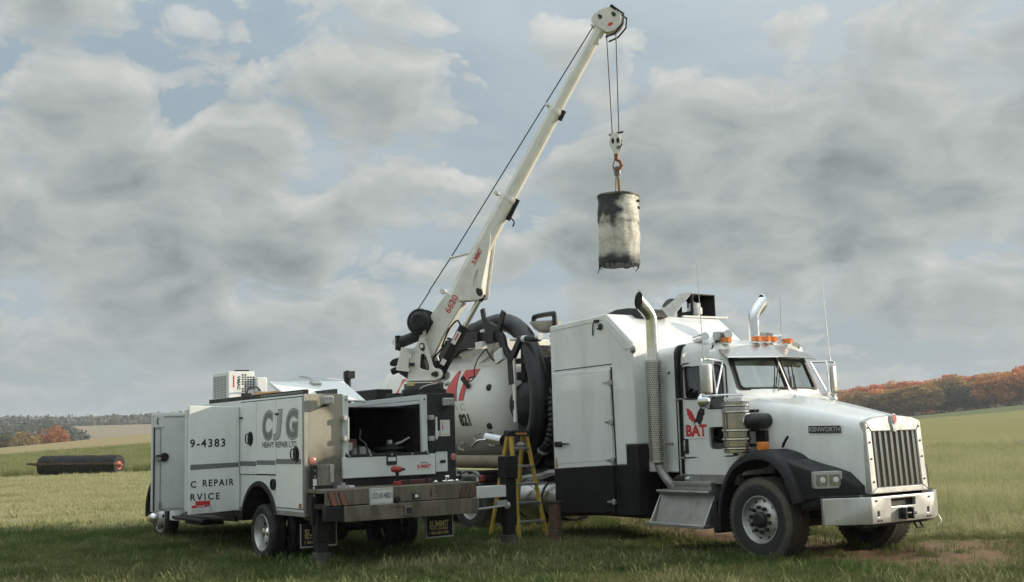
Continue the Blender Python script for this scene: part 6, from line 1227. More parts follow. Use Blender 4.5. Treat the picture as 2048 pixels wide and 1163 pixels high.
lettering('6620', CP(0.462, 1.085, -0.102), ex3, ey3, 0.105, REDV, heel, width=0.28, bold=0.008, lift=0.003, name='model_number')
lettering('SUMMIT', CP(0.875, 1.775, -0.125), ex3, ey3, 0.075, REDV, gus, width=0.25, bold=0.03, lift=0.003, name='maker_lettering')
MB().tube([CP(*bp(s_, q_), -0.13) for s_, q_ in ((0.60, 0.0), (0.66, 0.035), (0.70, 0.05), (0.75, 0.03), (0.81, 0.0))], 0.006, 5)
# lift cylinder
MB().cyl(CP(0.27, 0.24, 0), CP(0.655, 0.90, 0), 0.078, n=22).obox(CP(0.25, 0.20, 0), (0.06, 0, 0), (0, 0.06, 0), (0, 0, 0.07)).build('lift_cylinder', BLACKP, S, smooth=40)
MB().cyl(CP(0.65, 0.89, 0), CP(0.92, 1.33, 0), 0.042, n=18).build('cylinder_rod', CHROME, S); MB().cyl(CP(0.885, 1.275, 0), CP(0.945, 1.37, 0), 0.055, n=14).build('rod_eye', BLACKP, S)
cd_ = Vector((0.385, 0.66)).normalized(); cq = Vector((-cd_.y, cd_.x))
def cyp(s_, q_): return 0.27 + cd_.x * s_ + cq.x * q_, 0.24 + cd_.y * s_ + cq.y * q_
for s0, s1, m in ((0.46, 0.66, STICKER), (0.11, 0.20, STICKER)): cpl(MB(), [cyp(s0, -0.03), cyp(s1, -0.03), cyp(s1, 0.04), cyp(s0, 0.04)], -0.082, -0.074).build('cylinder_label', m, S)
cpl(MB(), [cyp(0.52, -0.01), cyp(0.64, -0.01), cyp(0.64, 0.012), cyp(0.52, 0.012)], -0.0835, -0.08).build('label_print', REDV, S)
MB().tube(smoothpath([CP(0.20, 0.25, -0.06), CP(0.19, 0.42, -0.09), CP(0.28, 0.52, -0.1), CP(0.40, 0.66, -0.09)]), 0.014, 6).tube(smoothpath([CP(0.62, 0.86, -0.05), CP(0.58, 0.98, -0.1), CP(0.45, 0.85, -0.11), CP(0.33, 0.6, -0.1)]), 0.013, 6).obox(CP(0.20, 0.34, -0.05), (0.05, 0, 0), (0, 0.05, 0), (0, 0, 0.06)).build('hydraulic_hose', RUBBERHOSE, S)
MB().tube(smoothpath([CP(0.30, 0.06, -0.10), CP(0.36, 0.08, -0.14), CP(0.42, 0.05, -0.15)]), 0.02, 8).tube(smoothpath([CP(0.05, -0.03, -0.30), CP(0.15, 0.02, -0.30), CP(0.30, 0.06, -0.2)]), 0.012, 6).cyl(CP(0.40, 0.05, -0.15), CP(0.46, 0.06, -0.15), 0.035).build('crane_remote_plug', GALV, S)
# boom head with sheave
head = rpoly([(2.70, 5.28), (2.73, 5.385), (2.83, 5.44), (2.965, 5.485), (3.09, 5.45), (3.16, 5.32), (3.14, 5.19), (3.055, 5.11), (2.95, 5.085), (2.86, 5.15)], 0.05)
hd = MB()
for w0 in (-0.095, 0.07): cpl(hd, head, w0, w0 + 0.025)
hd = hd.build('boom_head', CRANEW, S, bevel=0.006)
MB().lathe([(0.001, -0.04), (0.05, -0.04), (0.12, -0.035), (0.13, -0.012), (0.12, 0.0), (0.13, 0.012), (0.12, 0.035), (0.05, 0.04), (0.001, 0.04)], tuple(CP(3.0, 5.28, 0)), cnl, 28, caps=False).build('sheave', DARKSTEEL, hd)
teardrop(2.85, 5.335, 0.028, R(130), bronze, hd, -0.096); teardrop(3.055, 5.345, 0.028, R(130), bronze, hd, -0.096)
cpl(MB(), [(2.955, 5.19), (2.975, 5.23), (3.02, 5.235), (3.04, 5.21), (3.0, 5.18)], -0.0985, -0.095).build('head_label', REDV, hd); cpl(MB(), [(2.865, 5.235), (2.875, 5.25), (2.89, 5.215), (2.88, 5.205)], -0.0985, -0.095).build('head_label', FAINTV, hd)
gd = MB()
for w in (-0.10, 0.10): gd.tube([CP(3.03, 5.48, w), CP(3.20, 5.335, w), CP(3.185, 5.19, w), CP(3.06, 5.06, w), CP(2.92, 5.015, w)], 0.014, 8)
gd.tube([CP(3.03, 5.48, -0.1), CP(3.03, 5.48, 0.1)], 0.02, 8).obox(CP(3.045, 5.455, 0), Vector(CP(3.07, 5.42, 0) - CP(3.0, 5.48, 0)) * 0.6, (CP(0, 0, 0.1) - CP(0, 0, 0)), (CP(0.02, 0.03, 0) - CP(0, 0, 0)) * 0.5)
gd.build('rope_guard', PLASTIC, hd)
def guide(u0, v0, u1, v1, r, name='rope_guide'):
    MB().beam(CP(u0, v0), CP(u1, v1), 0.05, 0.025).cyl(CP(u1, v1, -0.07), CP(u1, v1, 0.07), r, n=12).build(name, CRANEW, boom, bevel=0.004)
guide(0.45, 1.40, 0.32, 1.43, 0.035); guide(0.75, 1.975, 0.455, 1.925, 0.018); guide(1.27, 2.80, 1.185, 2.85, 0.03); guide(2.06, 4.09, 1.995, 4.115, 0.026); guide(2.78, 5.22, 2.71, 5.24, 0.02)
MB().beam(CP(1.50, 2.74), CP(1.335, 2.44), 0.09, 0.045, (MSI.to_3x3() @ CN)).tube([CP(1.40, 2.46, 0), CP(1.44, 2.42, 0), CP(1.45, 2.38, 0), CP(1.425, 2.33, 0)], 0.012, 8).build('boom_stop', PLASTIC, boom, bevel=0.006)
MB().beam(CP(2.245, 4.01), CP(2.17, 3.87), 0.07, 0.04, (MSI.to_3x3() @ CN)).build('boom_stop', PLASTIC, boom, bevel=0.006)
MB().tube([CP(-0.12, 1.15, 0), CP(0.455, 1.945, 0), CP(2.70, 5.22, 0), CP(2.93, 5.40, 0)], 0.0085, 6).build('winch_rope', CABLEM, S)
MB().tube([CP(2.915, 5.09, 0), CP(2.965, 3.585, 0)], 0.0085, 6).build('hoist_rope', CABLEM, S); MB().tube([CP(3.055, 5.08, 0), CP(3.062, 3.60, 0)], 0.0085, 6).build('hoist_rope', CABLEM, S)

# ------------------------------------------------------------------ hook block, sling and load
CM = Matrix(((CA.x, CN.x, 0, 0), (CA.y, CN.y, 0, 0), (0, 0, 1, 0), (0, 0, 0, 1)))
def cth(name, label, cat, u, v):
    p = CW(u, v); M = CM.copy(); M.translation = p; return thing(name, label, cat, mat=M)
hbk = cth('hook_block', 'white sheave hook block with orange hook hanging from two ropes', 'hook block', 3.015, 3.44)
pl_ = rpoly([(-0.07, 0.14), (0.05, 0.15), (0.085, 0.02), (0.07, -0.06), (0.025, -0.165), (-0.02, -0.165), (-0.075, -0.05), (-0.085, 0.03)], 0.05)
for w0 in (-0.055, 0.035): MB().prism(pl_, 'y', w0, w0 + 0.02).build('side_plate', CRANEW, hbk, bevel=0.005)
MB().lathe([(0.001, -0.03), (0.09, -0.03), (0.075, 0), (0.09, 0.03), (0.001, 0.03)], (0, 0, 0.01), (0, 1, 0), 24, caps=False).build('sheave', DARKSTEEL, hbk)
for u in (-0.035, 0.038): MB().prism(circ(u, 0.03, 0.022, 14, 0.042), 'y', -0.0575, -0.054).build('plate_slot', INTERIOR, hbk)
MB().prism(rrect(0.045, -0.075, 0.055, 0.055, 0.01), 'y', -0.0575, -0.054).build('block_label', GREYV, hbk)
MB().cyl((-0.10, 0.0, 0.135), (0.11, 0.0, 0.165), 0.014, n=10).build('rope_bar', PLASTIC, hbk)
MB().cyl((0, 0, -0.15), (0, 0, -0.245), 0.034, n=12).build('hook_shank', HOOKM, hbk)
MB().tube([(0.0, 0, -0.24), (0.05, 0, -0.27), (0.07, 0, -0.325), (0.045, 0, -0.375), (0.0, 0, -0.39), (-0.04, 0, -0.37), (-0.055, 0, -0.325)], [0.022, 0.024, 0.026, 0.026, 0.024, 0.02, 0.008], 10).tube([(-0.03, 0, -0.25), (-0.055, 0, -0.33)], 0.008, 6).build('hook', HOOKM, hbk)
sl = cth('lifting_sling', 'tan webbing sling looped from crane hook to hanging drum', 'sling', 3.02, 2.70)
MB().tube([(-0.03, 0, 0.0), (-0.02, 0, 0.20), (-0.015, 0, 0.30)], 0.016, 8, flat=0.6).tube([(0.04, 0, 0.0), (0.03, 0, 0.2), (0.005, 0, 0.30)], 0.016, 8, flat=0.6).tube([(0.01, 0.03, 0.0), (0.005, 0.02, 0.30)], 0.014, 8, flat=0.6).build('sling_leg', SLINGM, sl)
MB().tube([(-0.02, 0, 0.27), (-0.03, 0, 0.36), (-0.015, 0, 0.385), (0.015, 0, 0.385), (0.03, 0, 0.36), (0.02, 0, 0.27)], 0.024, 8).build('sling_eye', GREYV, sl)
drum = cth('steel_drum', 'charred pale drum with ragged bottom hanging from the crane', 'drum', 3.022, 1.655)
dm = MB(); rgs = []; nseg = 72
for k in range(49):
    z = 1.02 * k / 48
    ring_ = []
    for i in range(nseg):
        t = 2 * PI * i / nseg
        p = Vector((math.cos(t), math.sin(t), 0))
        r_ = 0.292 + 0.006 * math.sin(z * 19) + 0.012 * mnoise.noise(Vector((p.x * 3.2, p.y * 3.2, z * 5 + 3))) + 0.006 * mnoise.noise(Vector((p.x * 9, p.y * 9, z * 13)))
        if 0.615 < z < 0.66: r_ += 0.008
        if z > 0.985: r_ -= 0.006
        zz = z
        if k == 48: zz += 0.008 * mnoise.noise(Vector((p.x * 5, p.y * 5, 9)))
        if k == 0: zz += 0.022 * mnoise.noise(Vector((p.x * 4, p.y * 4, 1)))
        ring_.append((p.x * r_, p.y * r_, zz))
    rgs.append(ring_)
dm.loft(rgs).build('drum_shell', DRUMM, drum, smooth=60)
MB().lathe([(0.298, 0.985), (0.304, 0.995), (0.304, 1.012), (0.296, 1.02)], (0, 0, 0), (0, 0, 1), 40, caps=False).build('drum_rim', simple('charred rim', (0.10, 0.105, 0.105), 0.6, metal=0.3, var=0.5, scale=14, dirt=(0.5, 0.48, 0.42), dirt_amt=0.7, dscale=6), drum)
for t, l in ((-2.6, 0.12), (-2.2, 0.05), (-1.85, 0.07), (-1.6, 0.04), (-1.1, 0.035), (-0.75, 0.09), (-2.9, 0.06), (0.6, 0.08)):
    c_, s_ = math.cos(t) * 0.285, math.sin(t) * 0.285
    MB().tube([(c_, s_, 0.03), (c_ * 1.02, s_ * 1.02, -0.02), (c_ * (1 + 0.25 * math.sin(t * 7) * l / 0.1), s_, -l)], [0.014, 0.010, 0.004], 6).build('torn_strip', INTERIOR, drum)
for k in range(4): MB().box(0.285, 0.315, -0.05, 0.02, 0.80 + k * 0.05, 0.83 + k * 0.05).build('torn_flap', INTERIOR, drum, bevel=0.008) if k in (0, 2) else None

# ------------------------------------------------------------------ loose things round the trucks
KI = MK.copy()
def on_ground_k(x, y, rz=0.0):
    p = MK @ Vector((x, y, 0)); yaw = -0.96538 + rz
    M = Matrix.Rotation(yaw, 4, 'Z'); M.translation = (p.x, p.y, float(terrain(p.x, p.y))); return M
def on_truck(T, x, y, z, rz=0.0): return T @ Matrix.Translation((x, y, z)) @ Matrix.Rotation(rz, 4, 'Z')

# step ladder: local x is the opening direction, y the width
LM = on_ground_k(-5.02, -1.46)
lad = thing('step_ladder', 'yellow fibreglass stepladder with black top cap standing beside the tank', 'ladder', mat=LM)
ZT = 1.72
def rail(xs, x1, y0, y1): return MB().beam((xs, y1, ZT - 0.05), (x1, y0, 0.0), 0.035, 0.075, (1, 0, 0)).build('ladder_rail', YELLOW, lad, bevel=0.004)
for s in (-1, 1): rail(0.05, 0.43, s * 0.27, s * 0.155); rail(-0.05, -0.44, s * 0.25, s * 0.15)
MB().loft([[(x, y, z) for x, y in rrect(0, 0, 0.21 + g, 0.37 + g, 0.03)] for z, g in ((ZT - 0.07, 0.0), (ZT, 0.02), (ZT + 0.025, 0.0))]).build('top_cap', GASKET, lad, bevel=0.006)
MB().box(0.112, 0.119, -0.10, 0.12, ZT - 0.052, ZT - 0.012).build('cap_label', simple('orange label', (0.60, 0.27, 0.10), 0.5, var=0.4, scale=30), lad)
for i in range(5):
    z = 0.30 + i * 0.29; f = (ZT - 0.05 - z) / (ZT - 0.05); x = 0.05 + 0.38 * f; w = 0.155 + 0.115 * f
    st_ = MB().box(x - 0.045, x + 0.045, -w, w, z - 0.018, z + 0.018).build('ladder_step', ALU, lad, bevel=0.004)
    for s in (-1, 1): MB().beam((x, s * (w - 0.01), z - 0.09), (x, s * (w - 0.13), z - 0.015), 0.018, 0.006).build('step_brace', ALU, st_)
for z in (0.22, 0.8):
    f = (ZT - 0.05 - z) / (ZT - 0.05); x = -0.05 - 0.39 * f; w = 0.15 + 0.10 * f
    MB().box(x - 0.01, x + 0.01, -w, w, z - 0.015, z + 0.015).build('rear_brace', ALU, lad)
for s in (-1, 1): MB().beam((0.26, s * 0.20, 0.85), (0.0, s * 0.20, 0.92), 0.006, 0.02).beam((0.0, s * 0.20, 0.92), (-0.26, s * 0.19, 0.85), 0.006, 0.02).build('spreader', ALU, lad)
rag = thing('grey_rag', 'crumpled grey rag on the upper ladder step', 'rag', mat=LM @ Matrix.Translation((0.10, 0.0, 1.475)))
MB().lathe([(0.001, 0.0), (0.06, 0.005), (0.085, 0.03), (0.06, 0.065), (0.03, 0.08), (0.001, 0.085)], (0, 0, 0), (0, 0, 1), 10, caps=False).build('cloth', GREYBAG, rag)

post = thing('rusty_pipe_stand', 'short rusty pipe stand with a flat flange beside the sleeper box', 'pipe stand', mat=on_ground_k(-3.93, -1.52))
MB().lathe([(0.001, 0), (0.115, 0.0), (0.11, 0.20), (0.098, 0.21), (0.096, 0.62), (0.001, 0.62)], (0, 0, 0), (0, 0, 1), 24, caps=False).build('pipe', RUST, post)
MB().lathe([(0.001, 0.615), (0.125, 0.615), (0.125, 0.645), (0.001, 0.645)], (0, 0, 0), (0, 0, 1), 24, caps=False).build('flange', simple('dark flange', (0.04, 0.036, 0.033), 0.7, var=0.3), post, bevel=0.004)

# compressor on the service body roof
cmp_ = thing('air_compressor', 'white louvred air compressor unit on the service body roof', 'compressor', mat=on_truck(MS, 1.76, 0.56, BZ1 + 0.005))
cs_ = MB().prism([(0, 0.03), (0.70, 0.03), (0.70, 0.46), (0.62, 0.50), (0, 0.50)], 'y', 0.0, 0.44).build('housing', WHITE2, cmp_, bevel=0.012)
MB().box(-0.02, 0.72, -0.03, 0.47, 0.0, 0.03).build('base_frame', BLACKP, cmp_)
MB().box(0.07, 0.63, 0.436, 0.4425, 0.08, 0.44).build('grille_recess', INTERIOR, cs_)
g_ = MB()
for i in range(10): g_.box(0.07 + i * 0.062 - 0.005, 0.07 + i * 0.062 + 0.005, 0.442, 0.449, 0.07, 0.45)
for i in range(15): g_.box(0.07, 0.63, 0.442, 0.4485, 0.08 + i * 0.0257 - 0.0045, 0.08 + i * 0.0257 + 0.0045)
o = g_.build('grille_grid', WHITE2, cs_); o['kind'] = 'stuff'
g_ = MB()
for i in range(5):
    for j in range(11):
        if (i == 0 and 4 < j < 6) or (i > 1 and (j < 4 or j > 9)): continue
        g_.box(-0.0025, 0.001, 0.215 - i * 0.045 - 0.030, 0.215 - i * 0.045, 0.06 + j * 0.037, 0.06 + j * 0.037 + 0.024)
o = g_.build('louvre_slots', INTERIOR, cs_); o['kind'] = 'stuff'
lettering('VMAC', (0, 0.295, 0.43), (0, 0, -1), (0, -1, 0), 0.055, BLACKV, cs_, width=0.23, bold=0.04, lift=0.002, name='maker_lettering')
decal([(0, 0), (0.19, 0), (0.19, 0.022), (0, 0.022)], (0, 0.362, 0.43), (0, 0, -1), (0, -1, 0), REDV, cs_, 'red_stripe')
MB().box(-0.10, 0.30, -0.18, 0.0, 0.16, 0.40).build('side_cowl', WHITE2, cs_, bevel=0.015)
MB().box(0.10, 0.24, 0.05, 0.25, 0.50, 0.53).build('air_inlet', PLASTIC, cs_)
MB().tube(smoothpath([(-0.10, -0.06, 0.18), (-0.14, 0.02, 0.24), (-0.17, 0.16, 0.22), (-0.18, 0.22, 0.10)]), 0.014, 6).box(-0.23, -0.12, 0.14, 0.28, 0.01, 0.14).build('work_lamp', PLASTIC, cmp_, bevel=0.012)
oc = thing('orange_case', 'long flat orange plastic case lying on the service body roof rail', 'case', mat=on_truck(MS, 0.16, 1.02, BZ1 + 0.002))
MB().box(-0.42, 0.42, -0.075, 0.075, 0.0, 0.022).build('case_bottom', STICKER, oc, bevel=0.006)
MB().loft([[(x, y, z) for y, z in rpoly([(-0.07, 0.022), (0.07, 0.022), (0.06, 0.022 + h), (-0.06, 0.022 + h)], 0.015)] for x, h in ((-0.42, 0.04), (-0.36, 0.075), (0.36, 0.075), (0.42, 0.03))]).build('case_lid', ORANGE, oc)

# cargo in the bed
FZ = 1.121
cbx = thing('cardboard_box', 'brown cardboard box with white labels in the truck bed', 'box', mat=on_truck(MS, -0.82, 0.36, FZ, 0.35))
bxm = MB().box(-0.16, 0.16, -0.20, 0.20, 0.0, 0.58).build('carton', CARD, cbx, bevel=0.006)
decal([(0, 0), (0.10, 0), (0.10, 0.20), (0, 0.20)], (-0.16, 0.13, 0.34), RX_, RZ_, STICKER, bxm, 'label'); decal([(0, 0), (0.12, 0), (0.12, 0.11), (0, 0.11)], (-0.16, 0.02, 0.42), RX_, RZ_, STICKER, bxm, 'label')
bag = thing('tool_bag', 'pale grey tool bag with dark straps beside the cardboard box', 'bag', mat=on_truck(MS, -0.98, 0.10, FZ, -0.3))
MB().loft([[(x * k, y * k, z) for x, y in rrect(0, 0, 0.26, 0.34, 0.08)] for z, k in ((0, 0.9), (0.12, 1.05), (0.30, 1.0), (0.42, 0.75), (0.47, 0.45))]).build('bag_body', GREYBAG, bag, smooth=60)
MB().tube(smoothpath([(-0.13, 0.06, 0.05), (-0.14, 0.06, 0.30), (-0.06, 0.05, 0.47), (0.05, 0.05, 0.47)]), 0.02, 6, flat=0.4).tube(smoothpath([(-0.13, -0.08, 0.05), (-0.14, -0.08, 0.30), (-0.06, -0.07, 0.47)]), 0.02, 6, flat=0.4).build('bag_strap', GASKET, bag)
rel = thing('hose_reel', 'dark steel reel with a bright lever at the right of the truck bed', 'reel', mat=on_truck(MS, -1.02, -0.36, FZ))
MB().lathe([(0.001, 0.0), (0.24, 0.0), (0.24, 0.03), (0.17, 0.05), (0.17, 0.40), (0.24, 0.42), (0.24, 0.45), (0.10, 0.46), (0.10, 0.50), (0.001, 0.50)], (0, 0, 0), (0, 0, 1), 26, caps=False).build('reel_drum', DARKSTEEL, rel)
MB().tube([(-0.05, -0.02, 0.48), (-0.14, -0.12, 0.52), (-0.18, -0.22, 0.58)], 0.016, 8).box(-0.06, 0.0, 0.0, 0.06, 0.50, 0.55).build('reel_lever', GALV, rel)
tp = thing('folded_tarp', 'folded grey tarp in the middle of the truck bed', 'tarp', mat=on_truck(MS, -0.85, -0.02, FZ, 0.4))
rr_ = random.Random(3)
MB().loft([[(x * k + rr_.uniform(-.015, .015), y * k, z + (0.12 * x if z > 0.2 else 0)) for x, y in rrect(0, 0, 0.36, 0.46, 0.06)] for z, k in ((0, 1.0), (0.12, 1.05), (0.20, 0.98), (0.30, 1.02), (0.38, 0.92), (0.41, 0.6))]).build('tarp_cloth', simple('dull blue grey tarp', (0.10, 0.11, 0.115), 0.8, var=0.3), tp, smooth=50)
MB().tube(smoothpath([(-0.1, 0.12, 0.40), (-0.12, 0.10, 0.50), (-0.06, 0.16, 0.58), (-0.10, 0.20, 0.66), (-0.09, 0.19, 0.72)]), 0.010, 6).build('tie_cord', GREYV, tp)

# tools on the rear bumper deck
DZ = 1.056
dl = thing('impact_wrench', 'red and black cordless impact wrench standing on the rear bumper', 'impact wrench', mat=on_truck(MS, -1.80, -0.02, DZ, R(200)))
MB().box(-0.045, 0.055, -0.04, 0.04, 0.0, 0.055).build('battery', REDTOOL, dl, bevel=0.012)
MB().tube([(0.0, 0, 0.05), (0.008, 0, 0.12), (0.0, 0, 0.185)], [0.026, 0.022, 0.028], 12).build('handle', PLASTIC, dl)
MB().tube([(-0.085, 0, 0.215), (-0.075, 0, 0.215), (0.03, 0, 0.215), (0.07, 0, 0.215), (0.10, 0, 0.215)], [0.030, 0.042, 0.044, 0.036, 0.016], 16).build('motor_body', REDTOOL, dl, bevel=0.004)
MB().cyl((0.09, 0, 0.215), (0.135, 0, 0.215), 0.018, n=12).build('socket', DARKSTEEL, dl)
br = thing('steel_bar', 'maroon painted steel bar lying along the rear bumper', 'bar', mat=on_truck(MS, -1.72, -0.36, DZ))
MB().box(-0.04, 0.04, -0.26, 0.26, 0.0, 0.062).build('channel', MAROON, br, bevel=0.008)
MB().box(-0.046, -0.03, -0.18, -0.15, 0.0, 0.07).box(-0.046, -0.03, 0.12, 0.15, 0.0, 0.07).build('bar_clip', DARKSTEEL, br)
for i, (y, l, lab) in enumerate(((-0.60, 'single', 'small bright socket next to the maroon bar on the bumper'), (-0.80, 'tee', 'silver tee fitting standing on the rear bumper'), (-0.955, 'ball', 'bright coupling at the far end of the rear bumper'))):
    f_ = thing('pipe_fitting', lab, 'fitting', mat=on_truck(MS, -1.86, y, DZ + 0.018), group='silver fittings left on the bumper')
    if l == 'tee': MB().cyl((0, -0.09, 0), (0, 0.09, 0), 0.018).cyl((0, 0.02, 0), (0, 0.02, 0.065), 0.018).cyl((0, 0.045, 0.06), (0, -0.02, 0.06), 0.022).build('tube_body', CHROME, f_)
    else: MB().lathe([(0.001, -0.02), (0.022, -0.018), (0.026, 0.0), (0.02, 0.02), (0.001, 0.022)], (0, 0, 0), (0, 1, 0), 12, caps=False).build('tube_body', CHROME, f_)
    MB().lathe([(0.012, -0.035), (0.012, 0.035)], (0.0, 0, 0), (0, 1, 0), 8).build('collar', GALV, f_)

# ------------------------------------------------------------------ tyre roller in the field
c_ = Vector((-24.25, 63.7, 0)); ra = R(-12)
c_.z = float(terrain(c_.x, c_.y)) + 0.565
RMx = Matrix.Rotation(ra, 4, 'Z'); RMx.translation = c_
rol = thing('field_roller', 'farm roller made of old black tyres with orange hub in the field', 'field roller', mat=RMx)
tmesh = MB().lathe([(0.30, -0.17), (0.45, -0.185), (0.545, -0.180), (0.562, -0.14), (0.565, 0.0), (0.562, 0.14), (0.545, 0.180), (0.45, 0.185), (0.30, 0.17)], (0, 0, 0), (1, 0, 0), 36, caps=False)
for i in range(20): tmesh.obox((0, 0.56 * math.cos(2 * PI * i / 20), 0.56 * math.sin(2 * PI * i / 20)), (0.14, 0, 0), (0, 0.012 * math.cos(2 * PI * i / 20), 0.012 * math.sin(2 * PI * i / 20)), (0, -0.05 * math.sin(2 * PI * i / 20), 0.05 * math.cos(2 * PI * i / 20)))
t0 = None
for i in range(13):
    x = -2.22 + i * 0.371
    if t0 is None: t0 = tmesh.build('tyre', TYRES, rol, loc=(x, 0, 0))
    else:
        c = copy_part(t0, rol, (x, 0.02 * math.sin(i * 2.1), 0.012 * math.cos(i * 1.7))); c.rotation_euler.x = i * 0.4
MB().cyl((-2.5, 0, 0), (2.6, 0, 0), 0.09).build('axle', RUST, rol)
MB().lathe([(0.25, 2.30), (0.25, 2.40), (0.21, 2.41), (0.18, 2.39), (0.10, 2.40), (0.09, 2.52), (0.001, 2.53)], (0, 0, 0), (1, 0, 0), 26, caps=True).build('hub_plate', ORANGEP, rol)
MB().obox((2.415, -0.07, -0.05), (0.006, 0, 0), (0, 0.06, 0), (0, 0, 0.08)).build('hub_slot', RUST, rol)
MB().obox((-0.15, -0.66, 0.12), (2.75, 0, 0), (0, 0.05, 0), (0, 0, 0.05)).build('tow_beam', RUST, rol)
for x in (-2.7, 2.45): MB().beam((x, -0.66, 0.12), (x, 0.25, 0.0), 0.08, 0.12).build('end_arm', ORANGEP if x > 0 else RUST, rol)
MB().beam((2.45, -0.66, 0.12), (3.1, -0.95, 0.04), 0.07, 0.09).build('tow_arm', ORANGEP, rol)

# ------------------------------------------------------------------ earth bank on the right
bk = MB(); nx, ny = 60, 14; vs_ = []
for i in range(nx + 1):
    X = 24.0 + 14 * i / nx
    for j in range(ny + 1):
        Y = 56.5 + 4.5 * j / ny; e = math.sin(PI * j / ny); a = min(1, i / 8) * min(1, (nx - i) / 8)
        h = 0.62 * (e ** 1.2) * a * (0.55 + 0.9 * (0.5 + 0.5 * mnoise.noise(Vector((X * 0.35, Y * 0.5, 2))))) + 0.12 * e * mnoise.noise(Vector((X * 1.5, Y * 1.5, 5)))
        vs_.append((X, Y, float(terrain(X, Y)) - 0.05 + h))
bk.add(vs_, [(i * (ny + 1) + j, (i + 1) * (ny + 1) + j, (i + 1) * (ny + 1) + j + 1, i * (ny + 1) + j + 1) for i in range(nx) for j in range(ny)])
o = bk.build('dirt_mound', simple('weedy earth', (0.25, 0.19, 0.115), 0.95, var=0.6, scale=1.6, dirt=(0.12, 0.13, 0.055), dirt_amt=0.9, dscale=0.7, bump=0.5, bscale=5), None, smooth=80); tag(o, kind='structure')

# ------------------------------------------------------------------ trees
def leaf_mat(name, translucent=0.42):
    m, nt, b = new_mat(name); nt.nodes.remove(b); o = nt.nodes['Material Output']
    oi = N(nt, 'ShaderNodeObjectInfo'); t = N(nt, 'ShaderNodeTexCoord')
    n1 = noise_tex(nt, t.outputs['Object'], 0.55, 4, 0.6); n2 = noise_tex(nt, t.outputs['Object'], 3.0, 3)
    v = ramp(nt, n1, [(0.3, 0.62), (0.7, 1.30)]); v2 = ramp(nt, n2, [(0.3, 0.78), (0.7, 1.2)])
    c = mixc(nt, 1.0, oi.outputs['Color'], v, 'MULTIPLY'); c = mixc(nt, 1.0, c, v2, 'MULTIPLY')
    d = N(nt, 'ShaderNodeBsdfDiffuse'); tr = N(nt, 'ShaderNodeBsdfTranslucent'); mx = N(nt, 'ShaderNodeMixShader'); mx.inputs[0].default_value = translucent
    L(nt, c, d.inputs[0]); L(nt, c, tr.inputs[0]); L(nt, d.outputs[0], mx.inputs[1]); L(nt, tr.outputs[0], mx.inputs[2]); L(nt, mx.outputs[0], o.inputs[0]); return m
LEAF = leaf_mat('autumn leaves')
def quads_mesh(name, cen, size, seed, updown=0.5):
    g = np.random.default_rng(seed); n = len(cen)
    a = g.normal(size=(n, 3)); a[:, 2] *= updown; a /= np.linalg.norm(a, axis=1)[:, None]
    h = g.normal(size=(n, 3)); b = np.cross(a, h); b /= np.linalg.norm(b, axis=1)[:, None]
    s = size * g.uniform(0.6, 1.35, n)[:, None]
    P = np.stack([cen - a * s - b * s * 0.6, cen + a * s * 0.2 - b * s * 0.9, cen + a * s + b * s * 0.3, cen - a * s * 0.3 + b * s], 1).reshape(-1, 3)
    me = bpy.data.meshes.new(name); me.vertices.add(len(P)); me.vertices.foreach_set('co', P.ravel())
    me.loops.add(n * 4); me.loops.foreach_set('vertex_index', np.arange(n * 4)); me.polygons.add(n); me.polygons.foreach_set('loop_start', np.arange(n) * 4); me.polygons.foreach_set('loop_total', np.full(n, 4))
    me.update(); me.validate(); return me
def crown_mesh(seed, w, h, n, leaf, base=0.2, nl=34):
    g = np.random.default_rng(seed)
    u = g.normal(size=(nl, 3)); u /= np.linalg.norm(u, axis=1)[:, None]; rad = g.uniform(0.45, 0.95, nl) ** 0.6
    L_ = u * rad[:, None] * np.array([w / 2, w / 2, h / 2]) * np.array([0.80, 0.80, 0.86]); L_[:, 2] += h * (base + 0.5)
    taper = 1 - 0.35 * np.clip((L_[:, 2] / h - 0.6) / 0.6, 0, 1); L_[:, :2] *= taper[:, None]
    lr = g.uniform(0.13, 0.24, nl) * w
    k = g.integers(0, nl, n); d = g.normal(size=(n, 3)); d /= np.linalg.norm(d, axis=1)[:, None]
    r_ = g.uniform(0.55, 1.08, n) ** 0.6
    return quads_mesh('crown', L_[k] + d * (lr[k] * r_)[:, None] * np.array([1, 1, 0.85]), leaf, seed + 99)
def trunk_mesh(seed, h, r):
    g = random.Random(seed); mb = MB()
    mb.tube([(0, 0, -1.0), (0.1 * r, 0, h * 0.2), (0.3 * r, 0.2 * r, h * 0.45), (0.2 * r, 0.3 * r, h * 0.8)], [r * 1.4, r, r * 0.75, r * 0.25], 8)
    for k in range(7):
        a = g.uniform(0, 2 * PI); z = h * g.uniform(0.22, 0.6); l = h * g.uniform(0.18, 0.3)
        mb.tube([(0.2 * r, 0.2 * r, z), (math.cos(a) * l * 0.5, math.sin(a) * l * 0.5, z + l * 0.5), (math.cos(a) * l, math.sin(a) * l, z + l * 1.1)], [r * 0.5, r * 0.3, r * 0.1], 6)
    return mb
CROWNS = [crown_mesh(11 + i, 10.0, 14.2, 6500, 0.27, base=0.0, nl=52) for i in range(5)]
TRUNKS = []
for i in range(3):
    o = trunk_mesh(40 + i, 12, 0.26).build('trunk', BARK, None, smooth=60); TRUNKS.append(o.data); bpy.data.objects.remove(o)
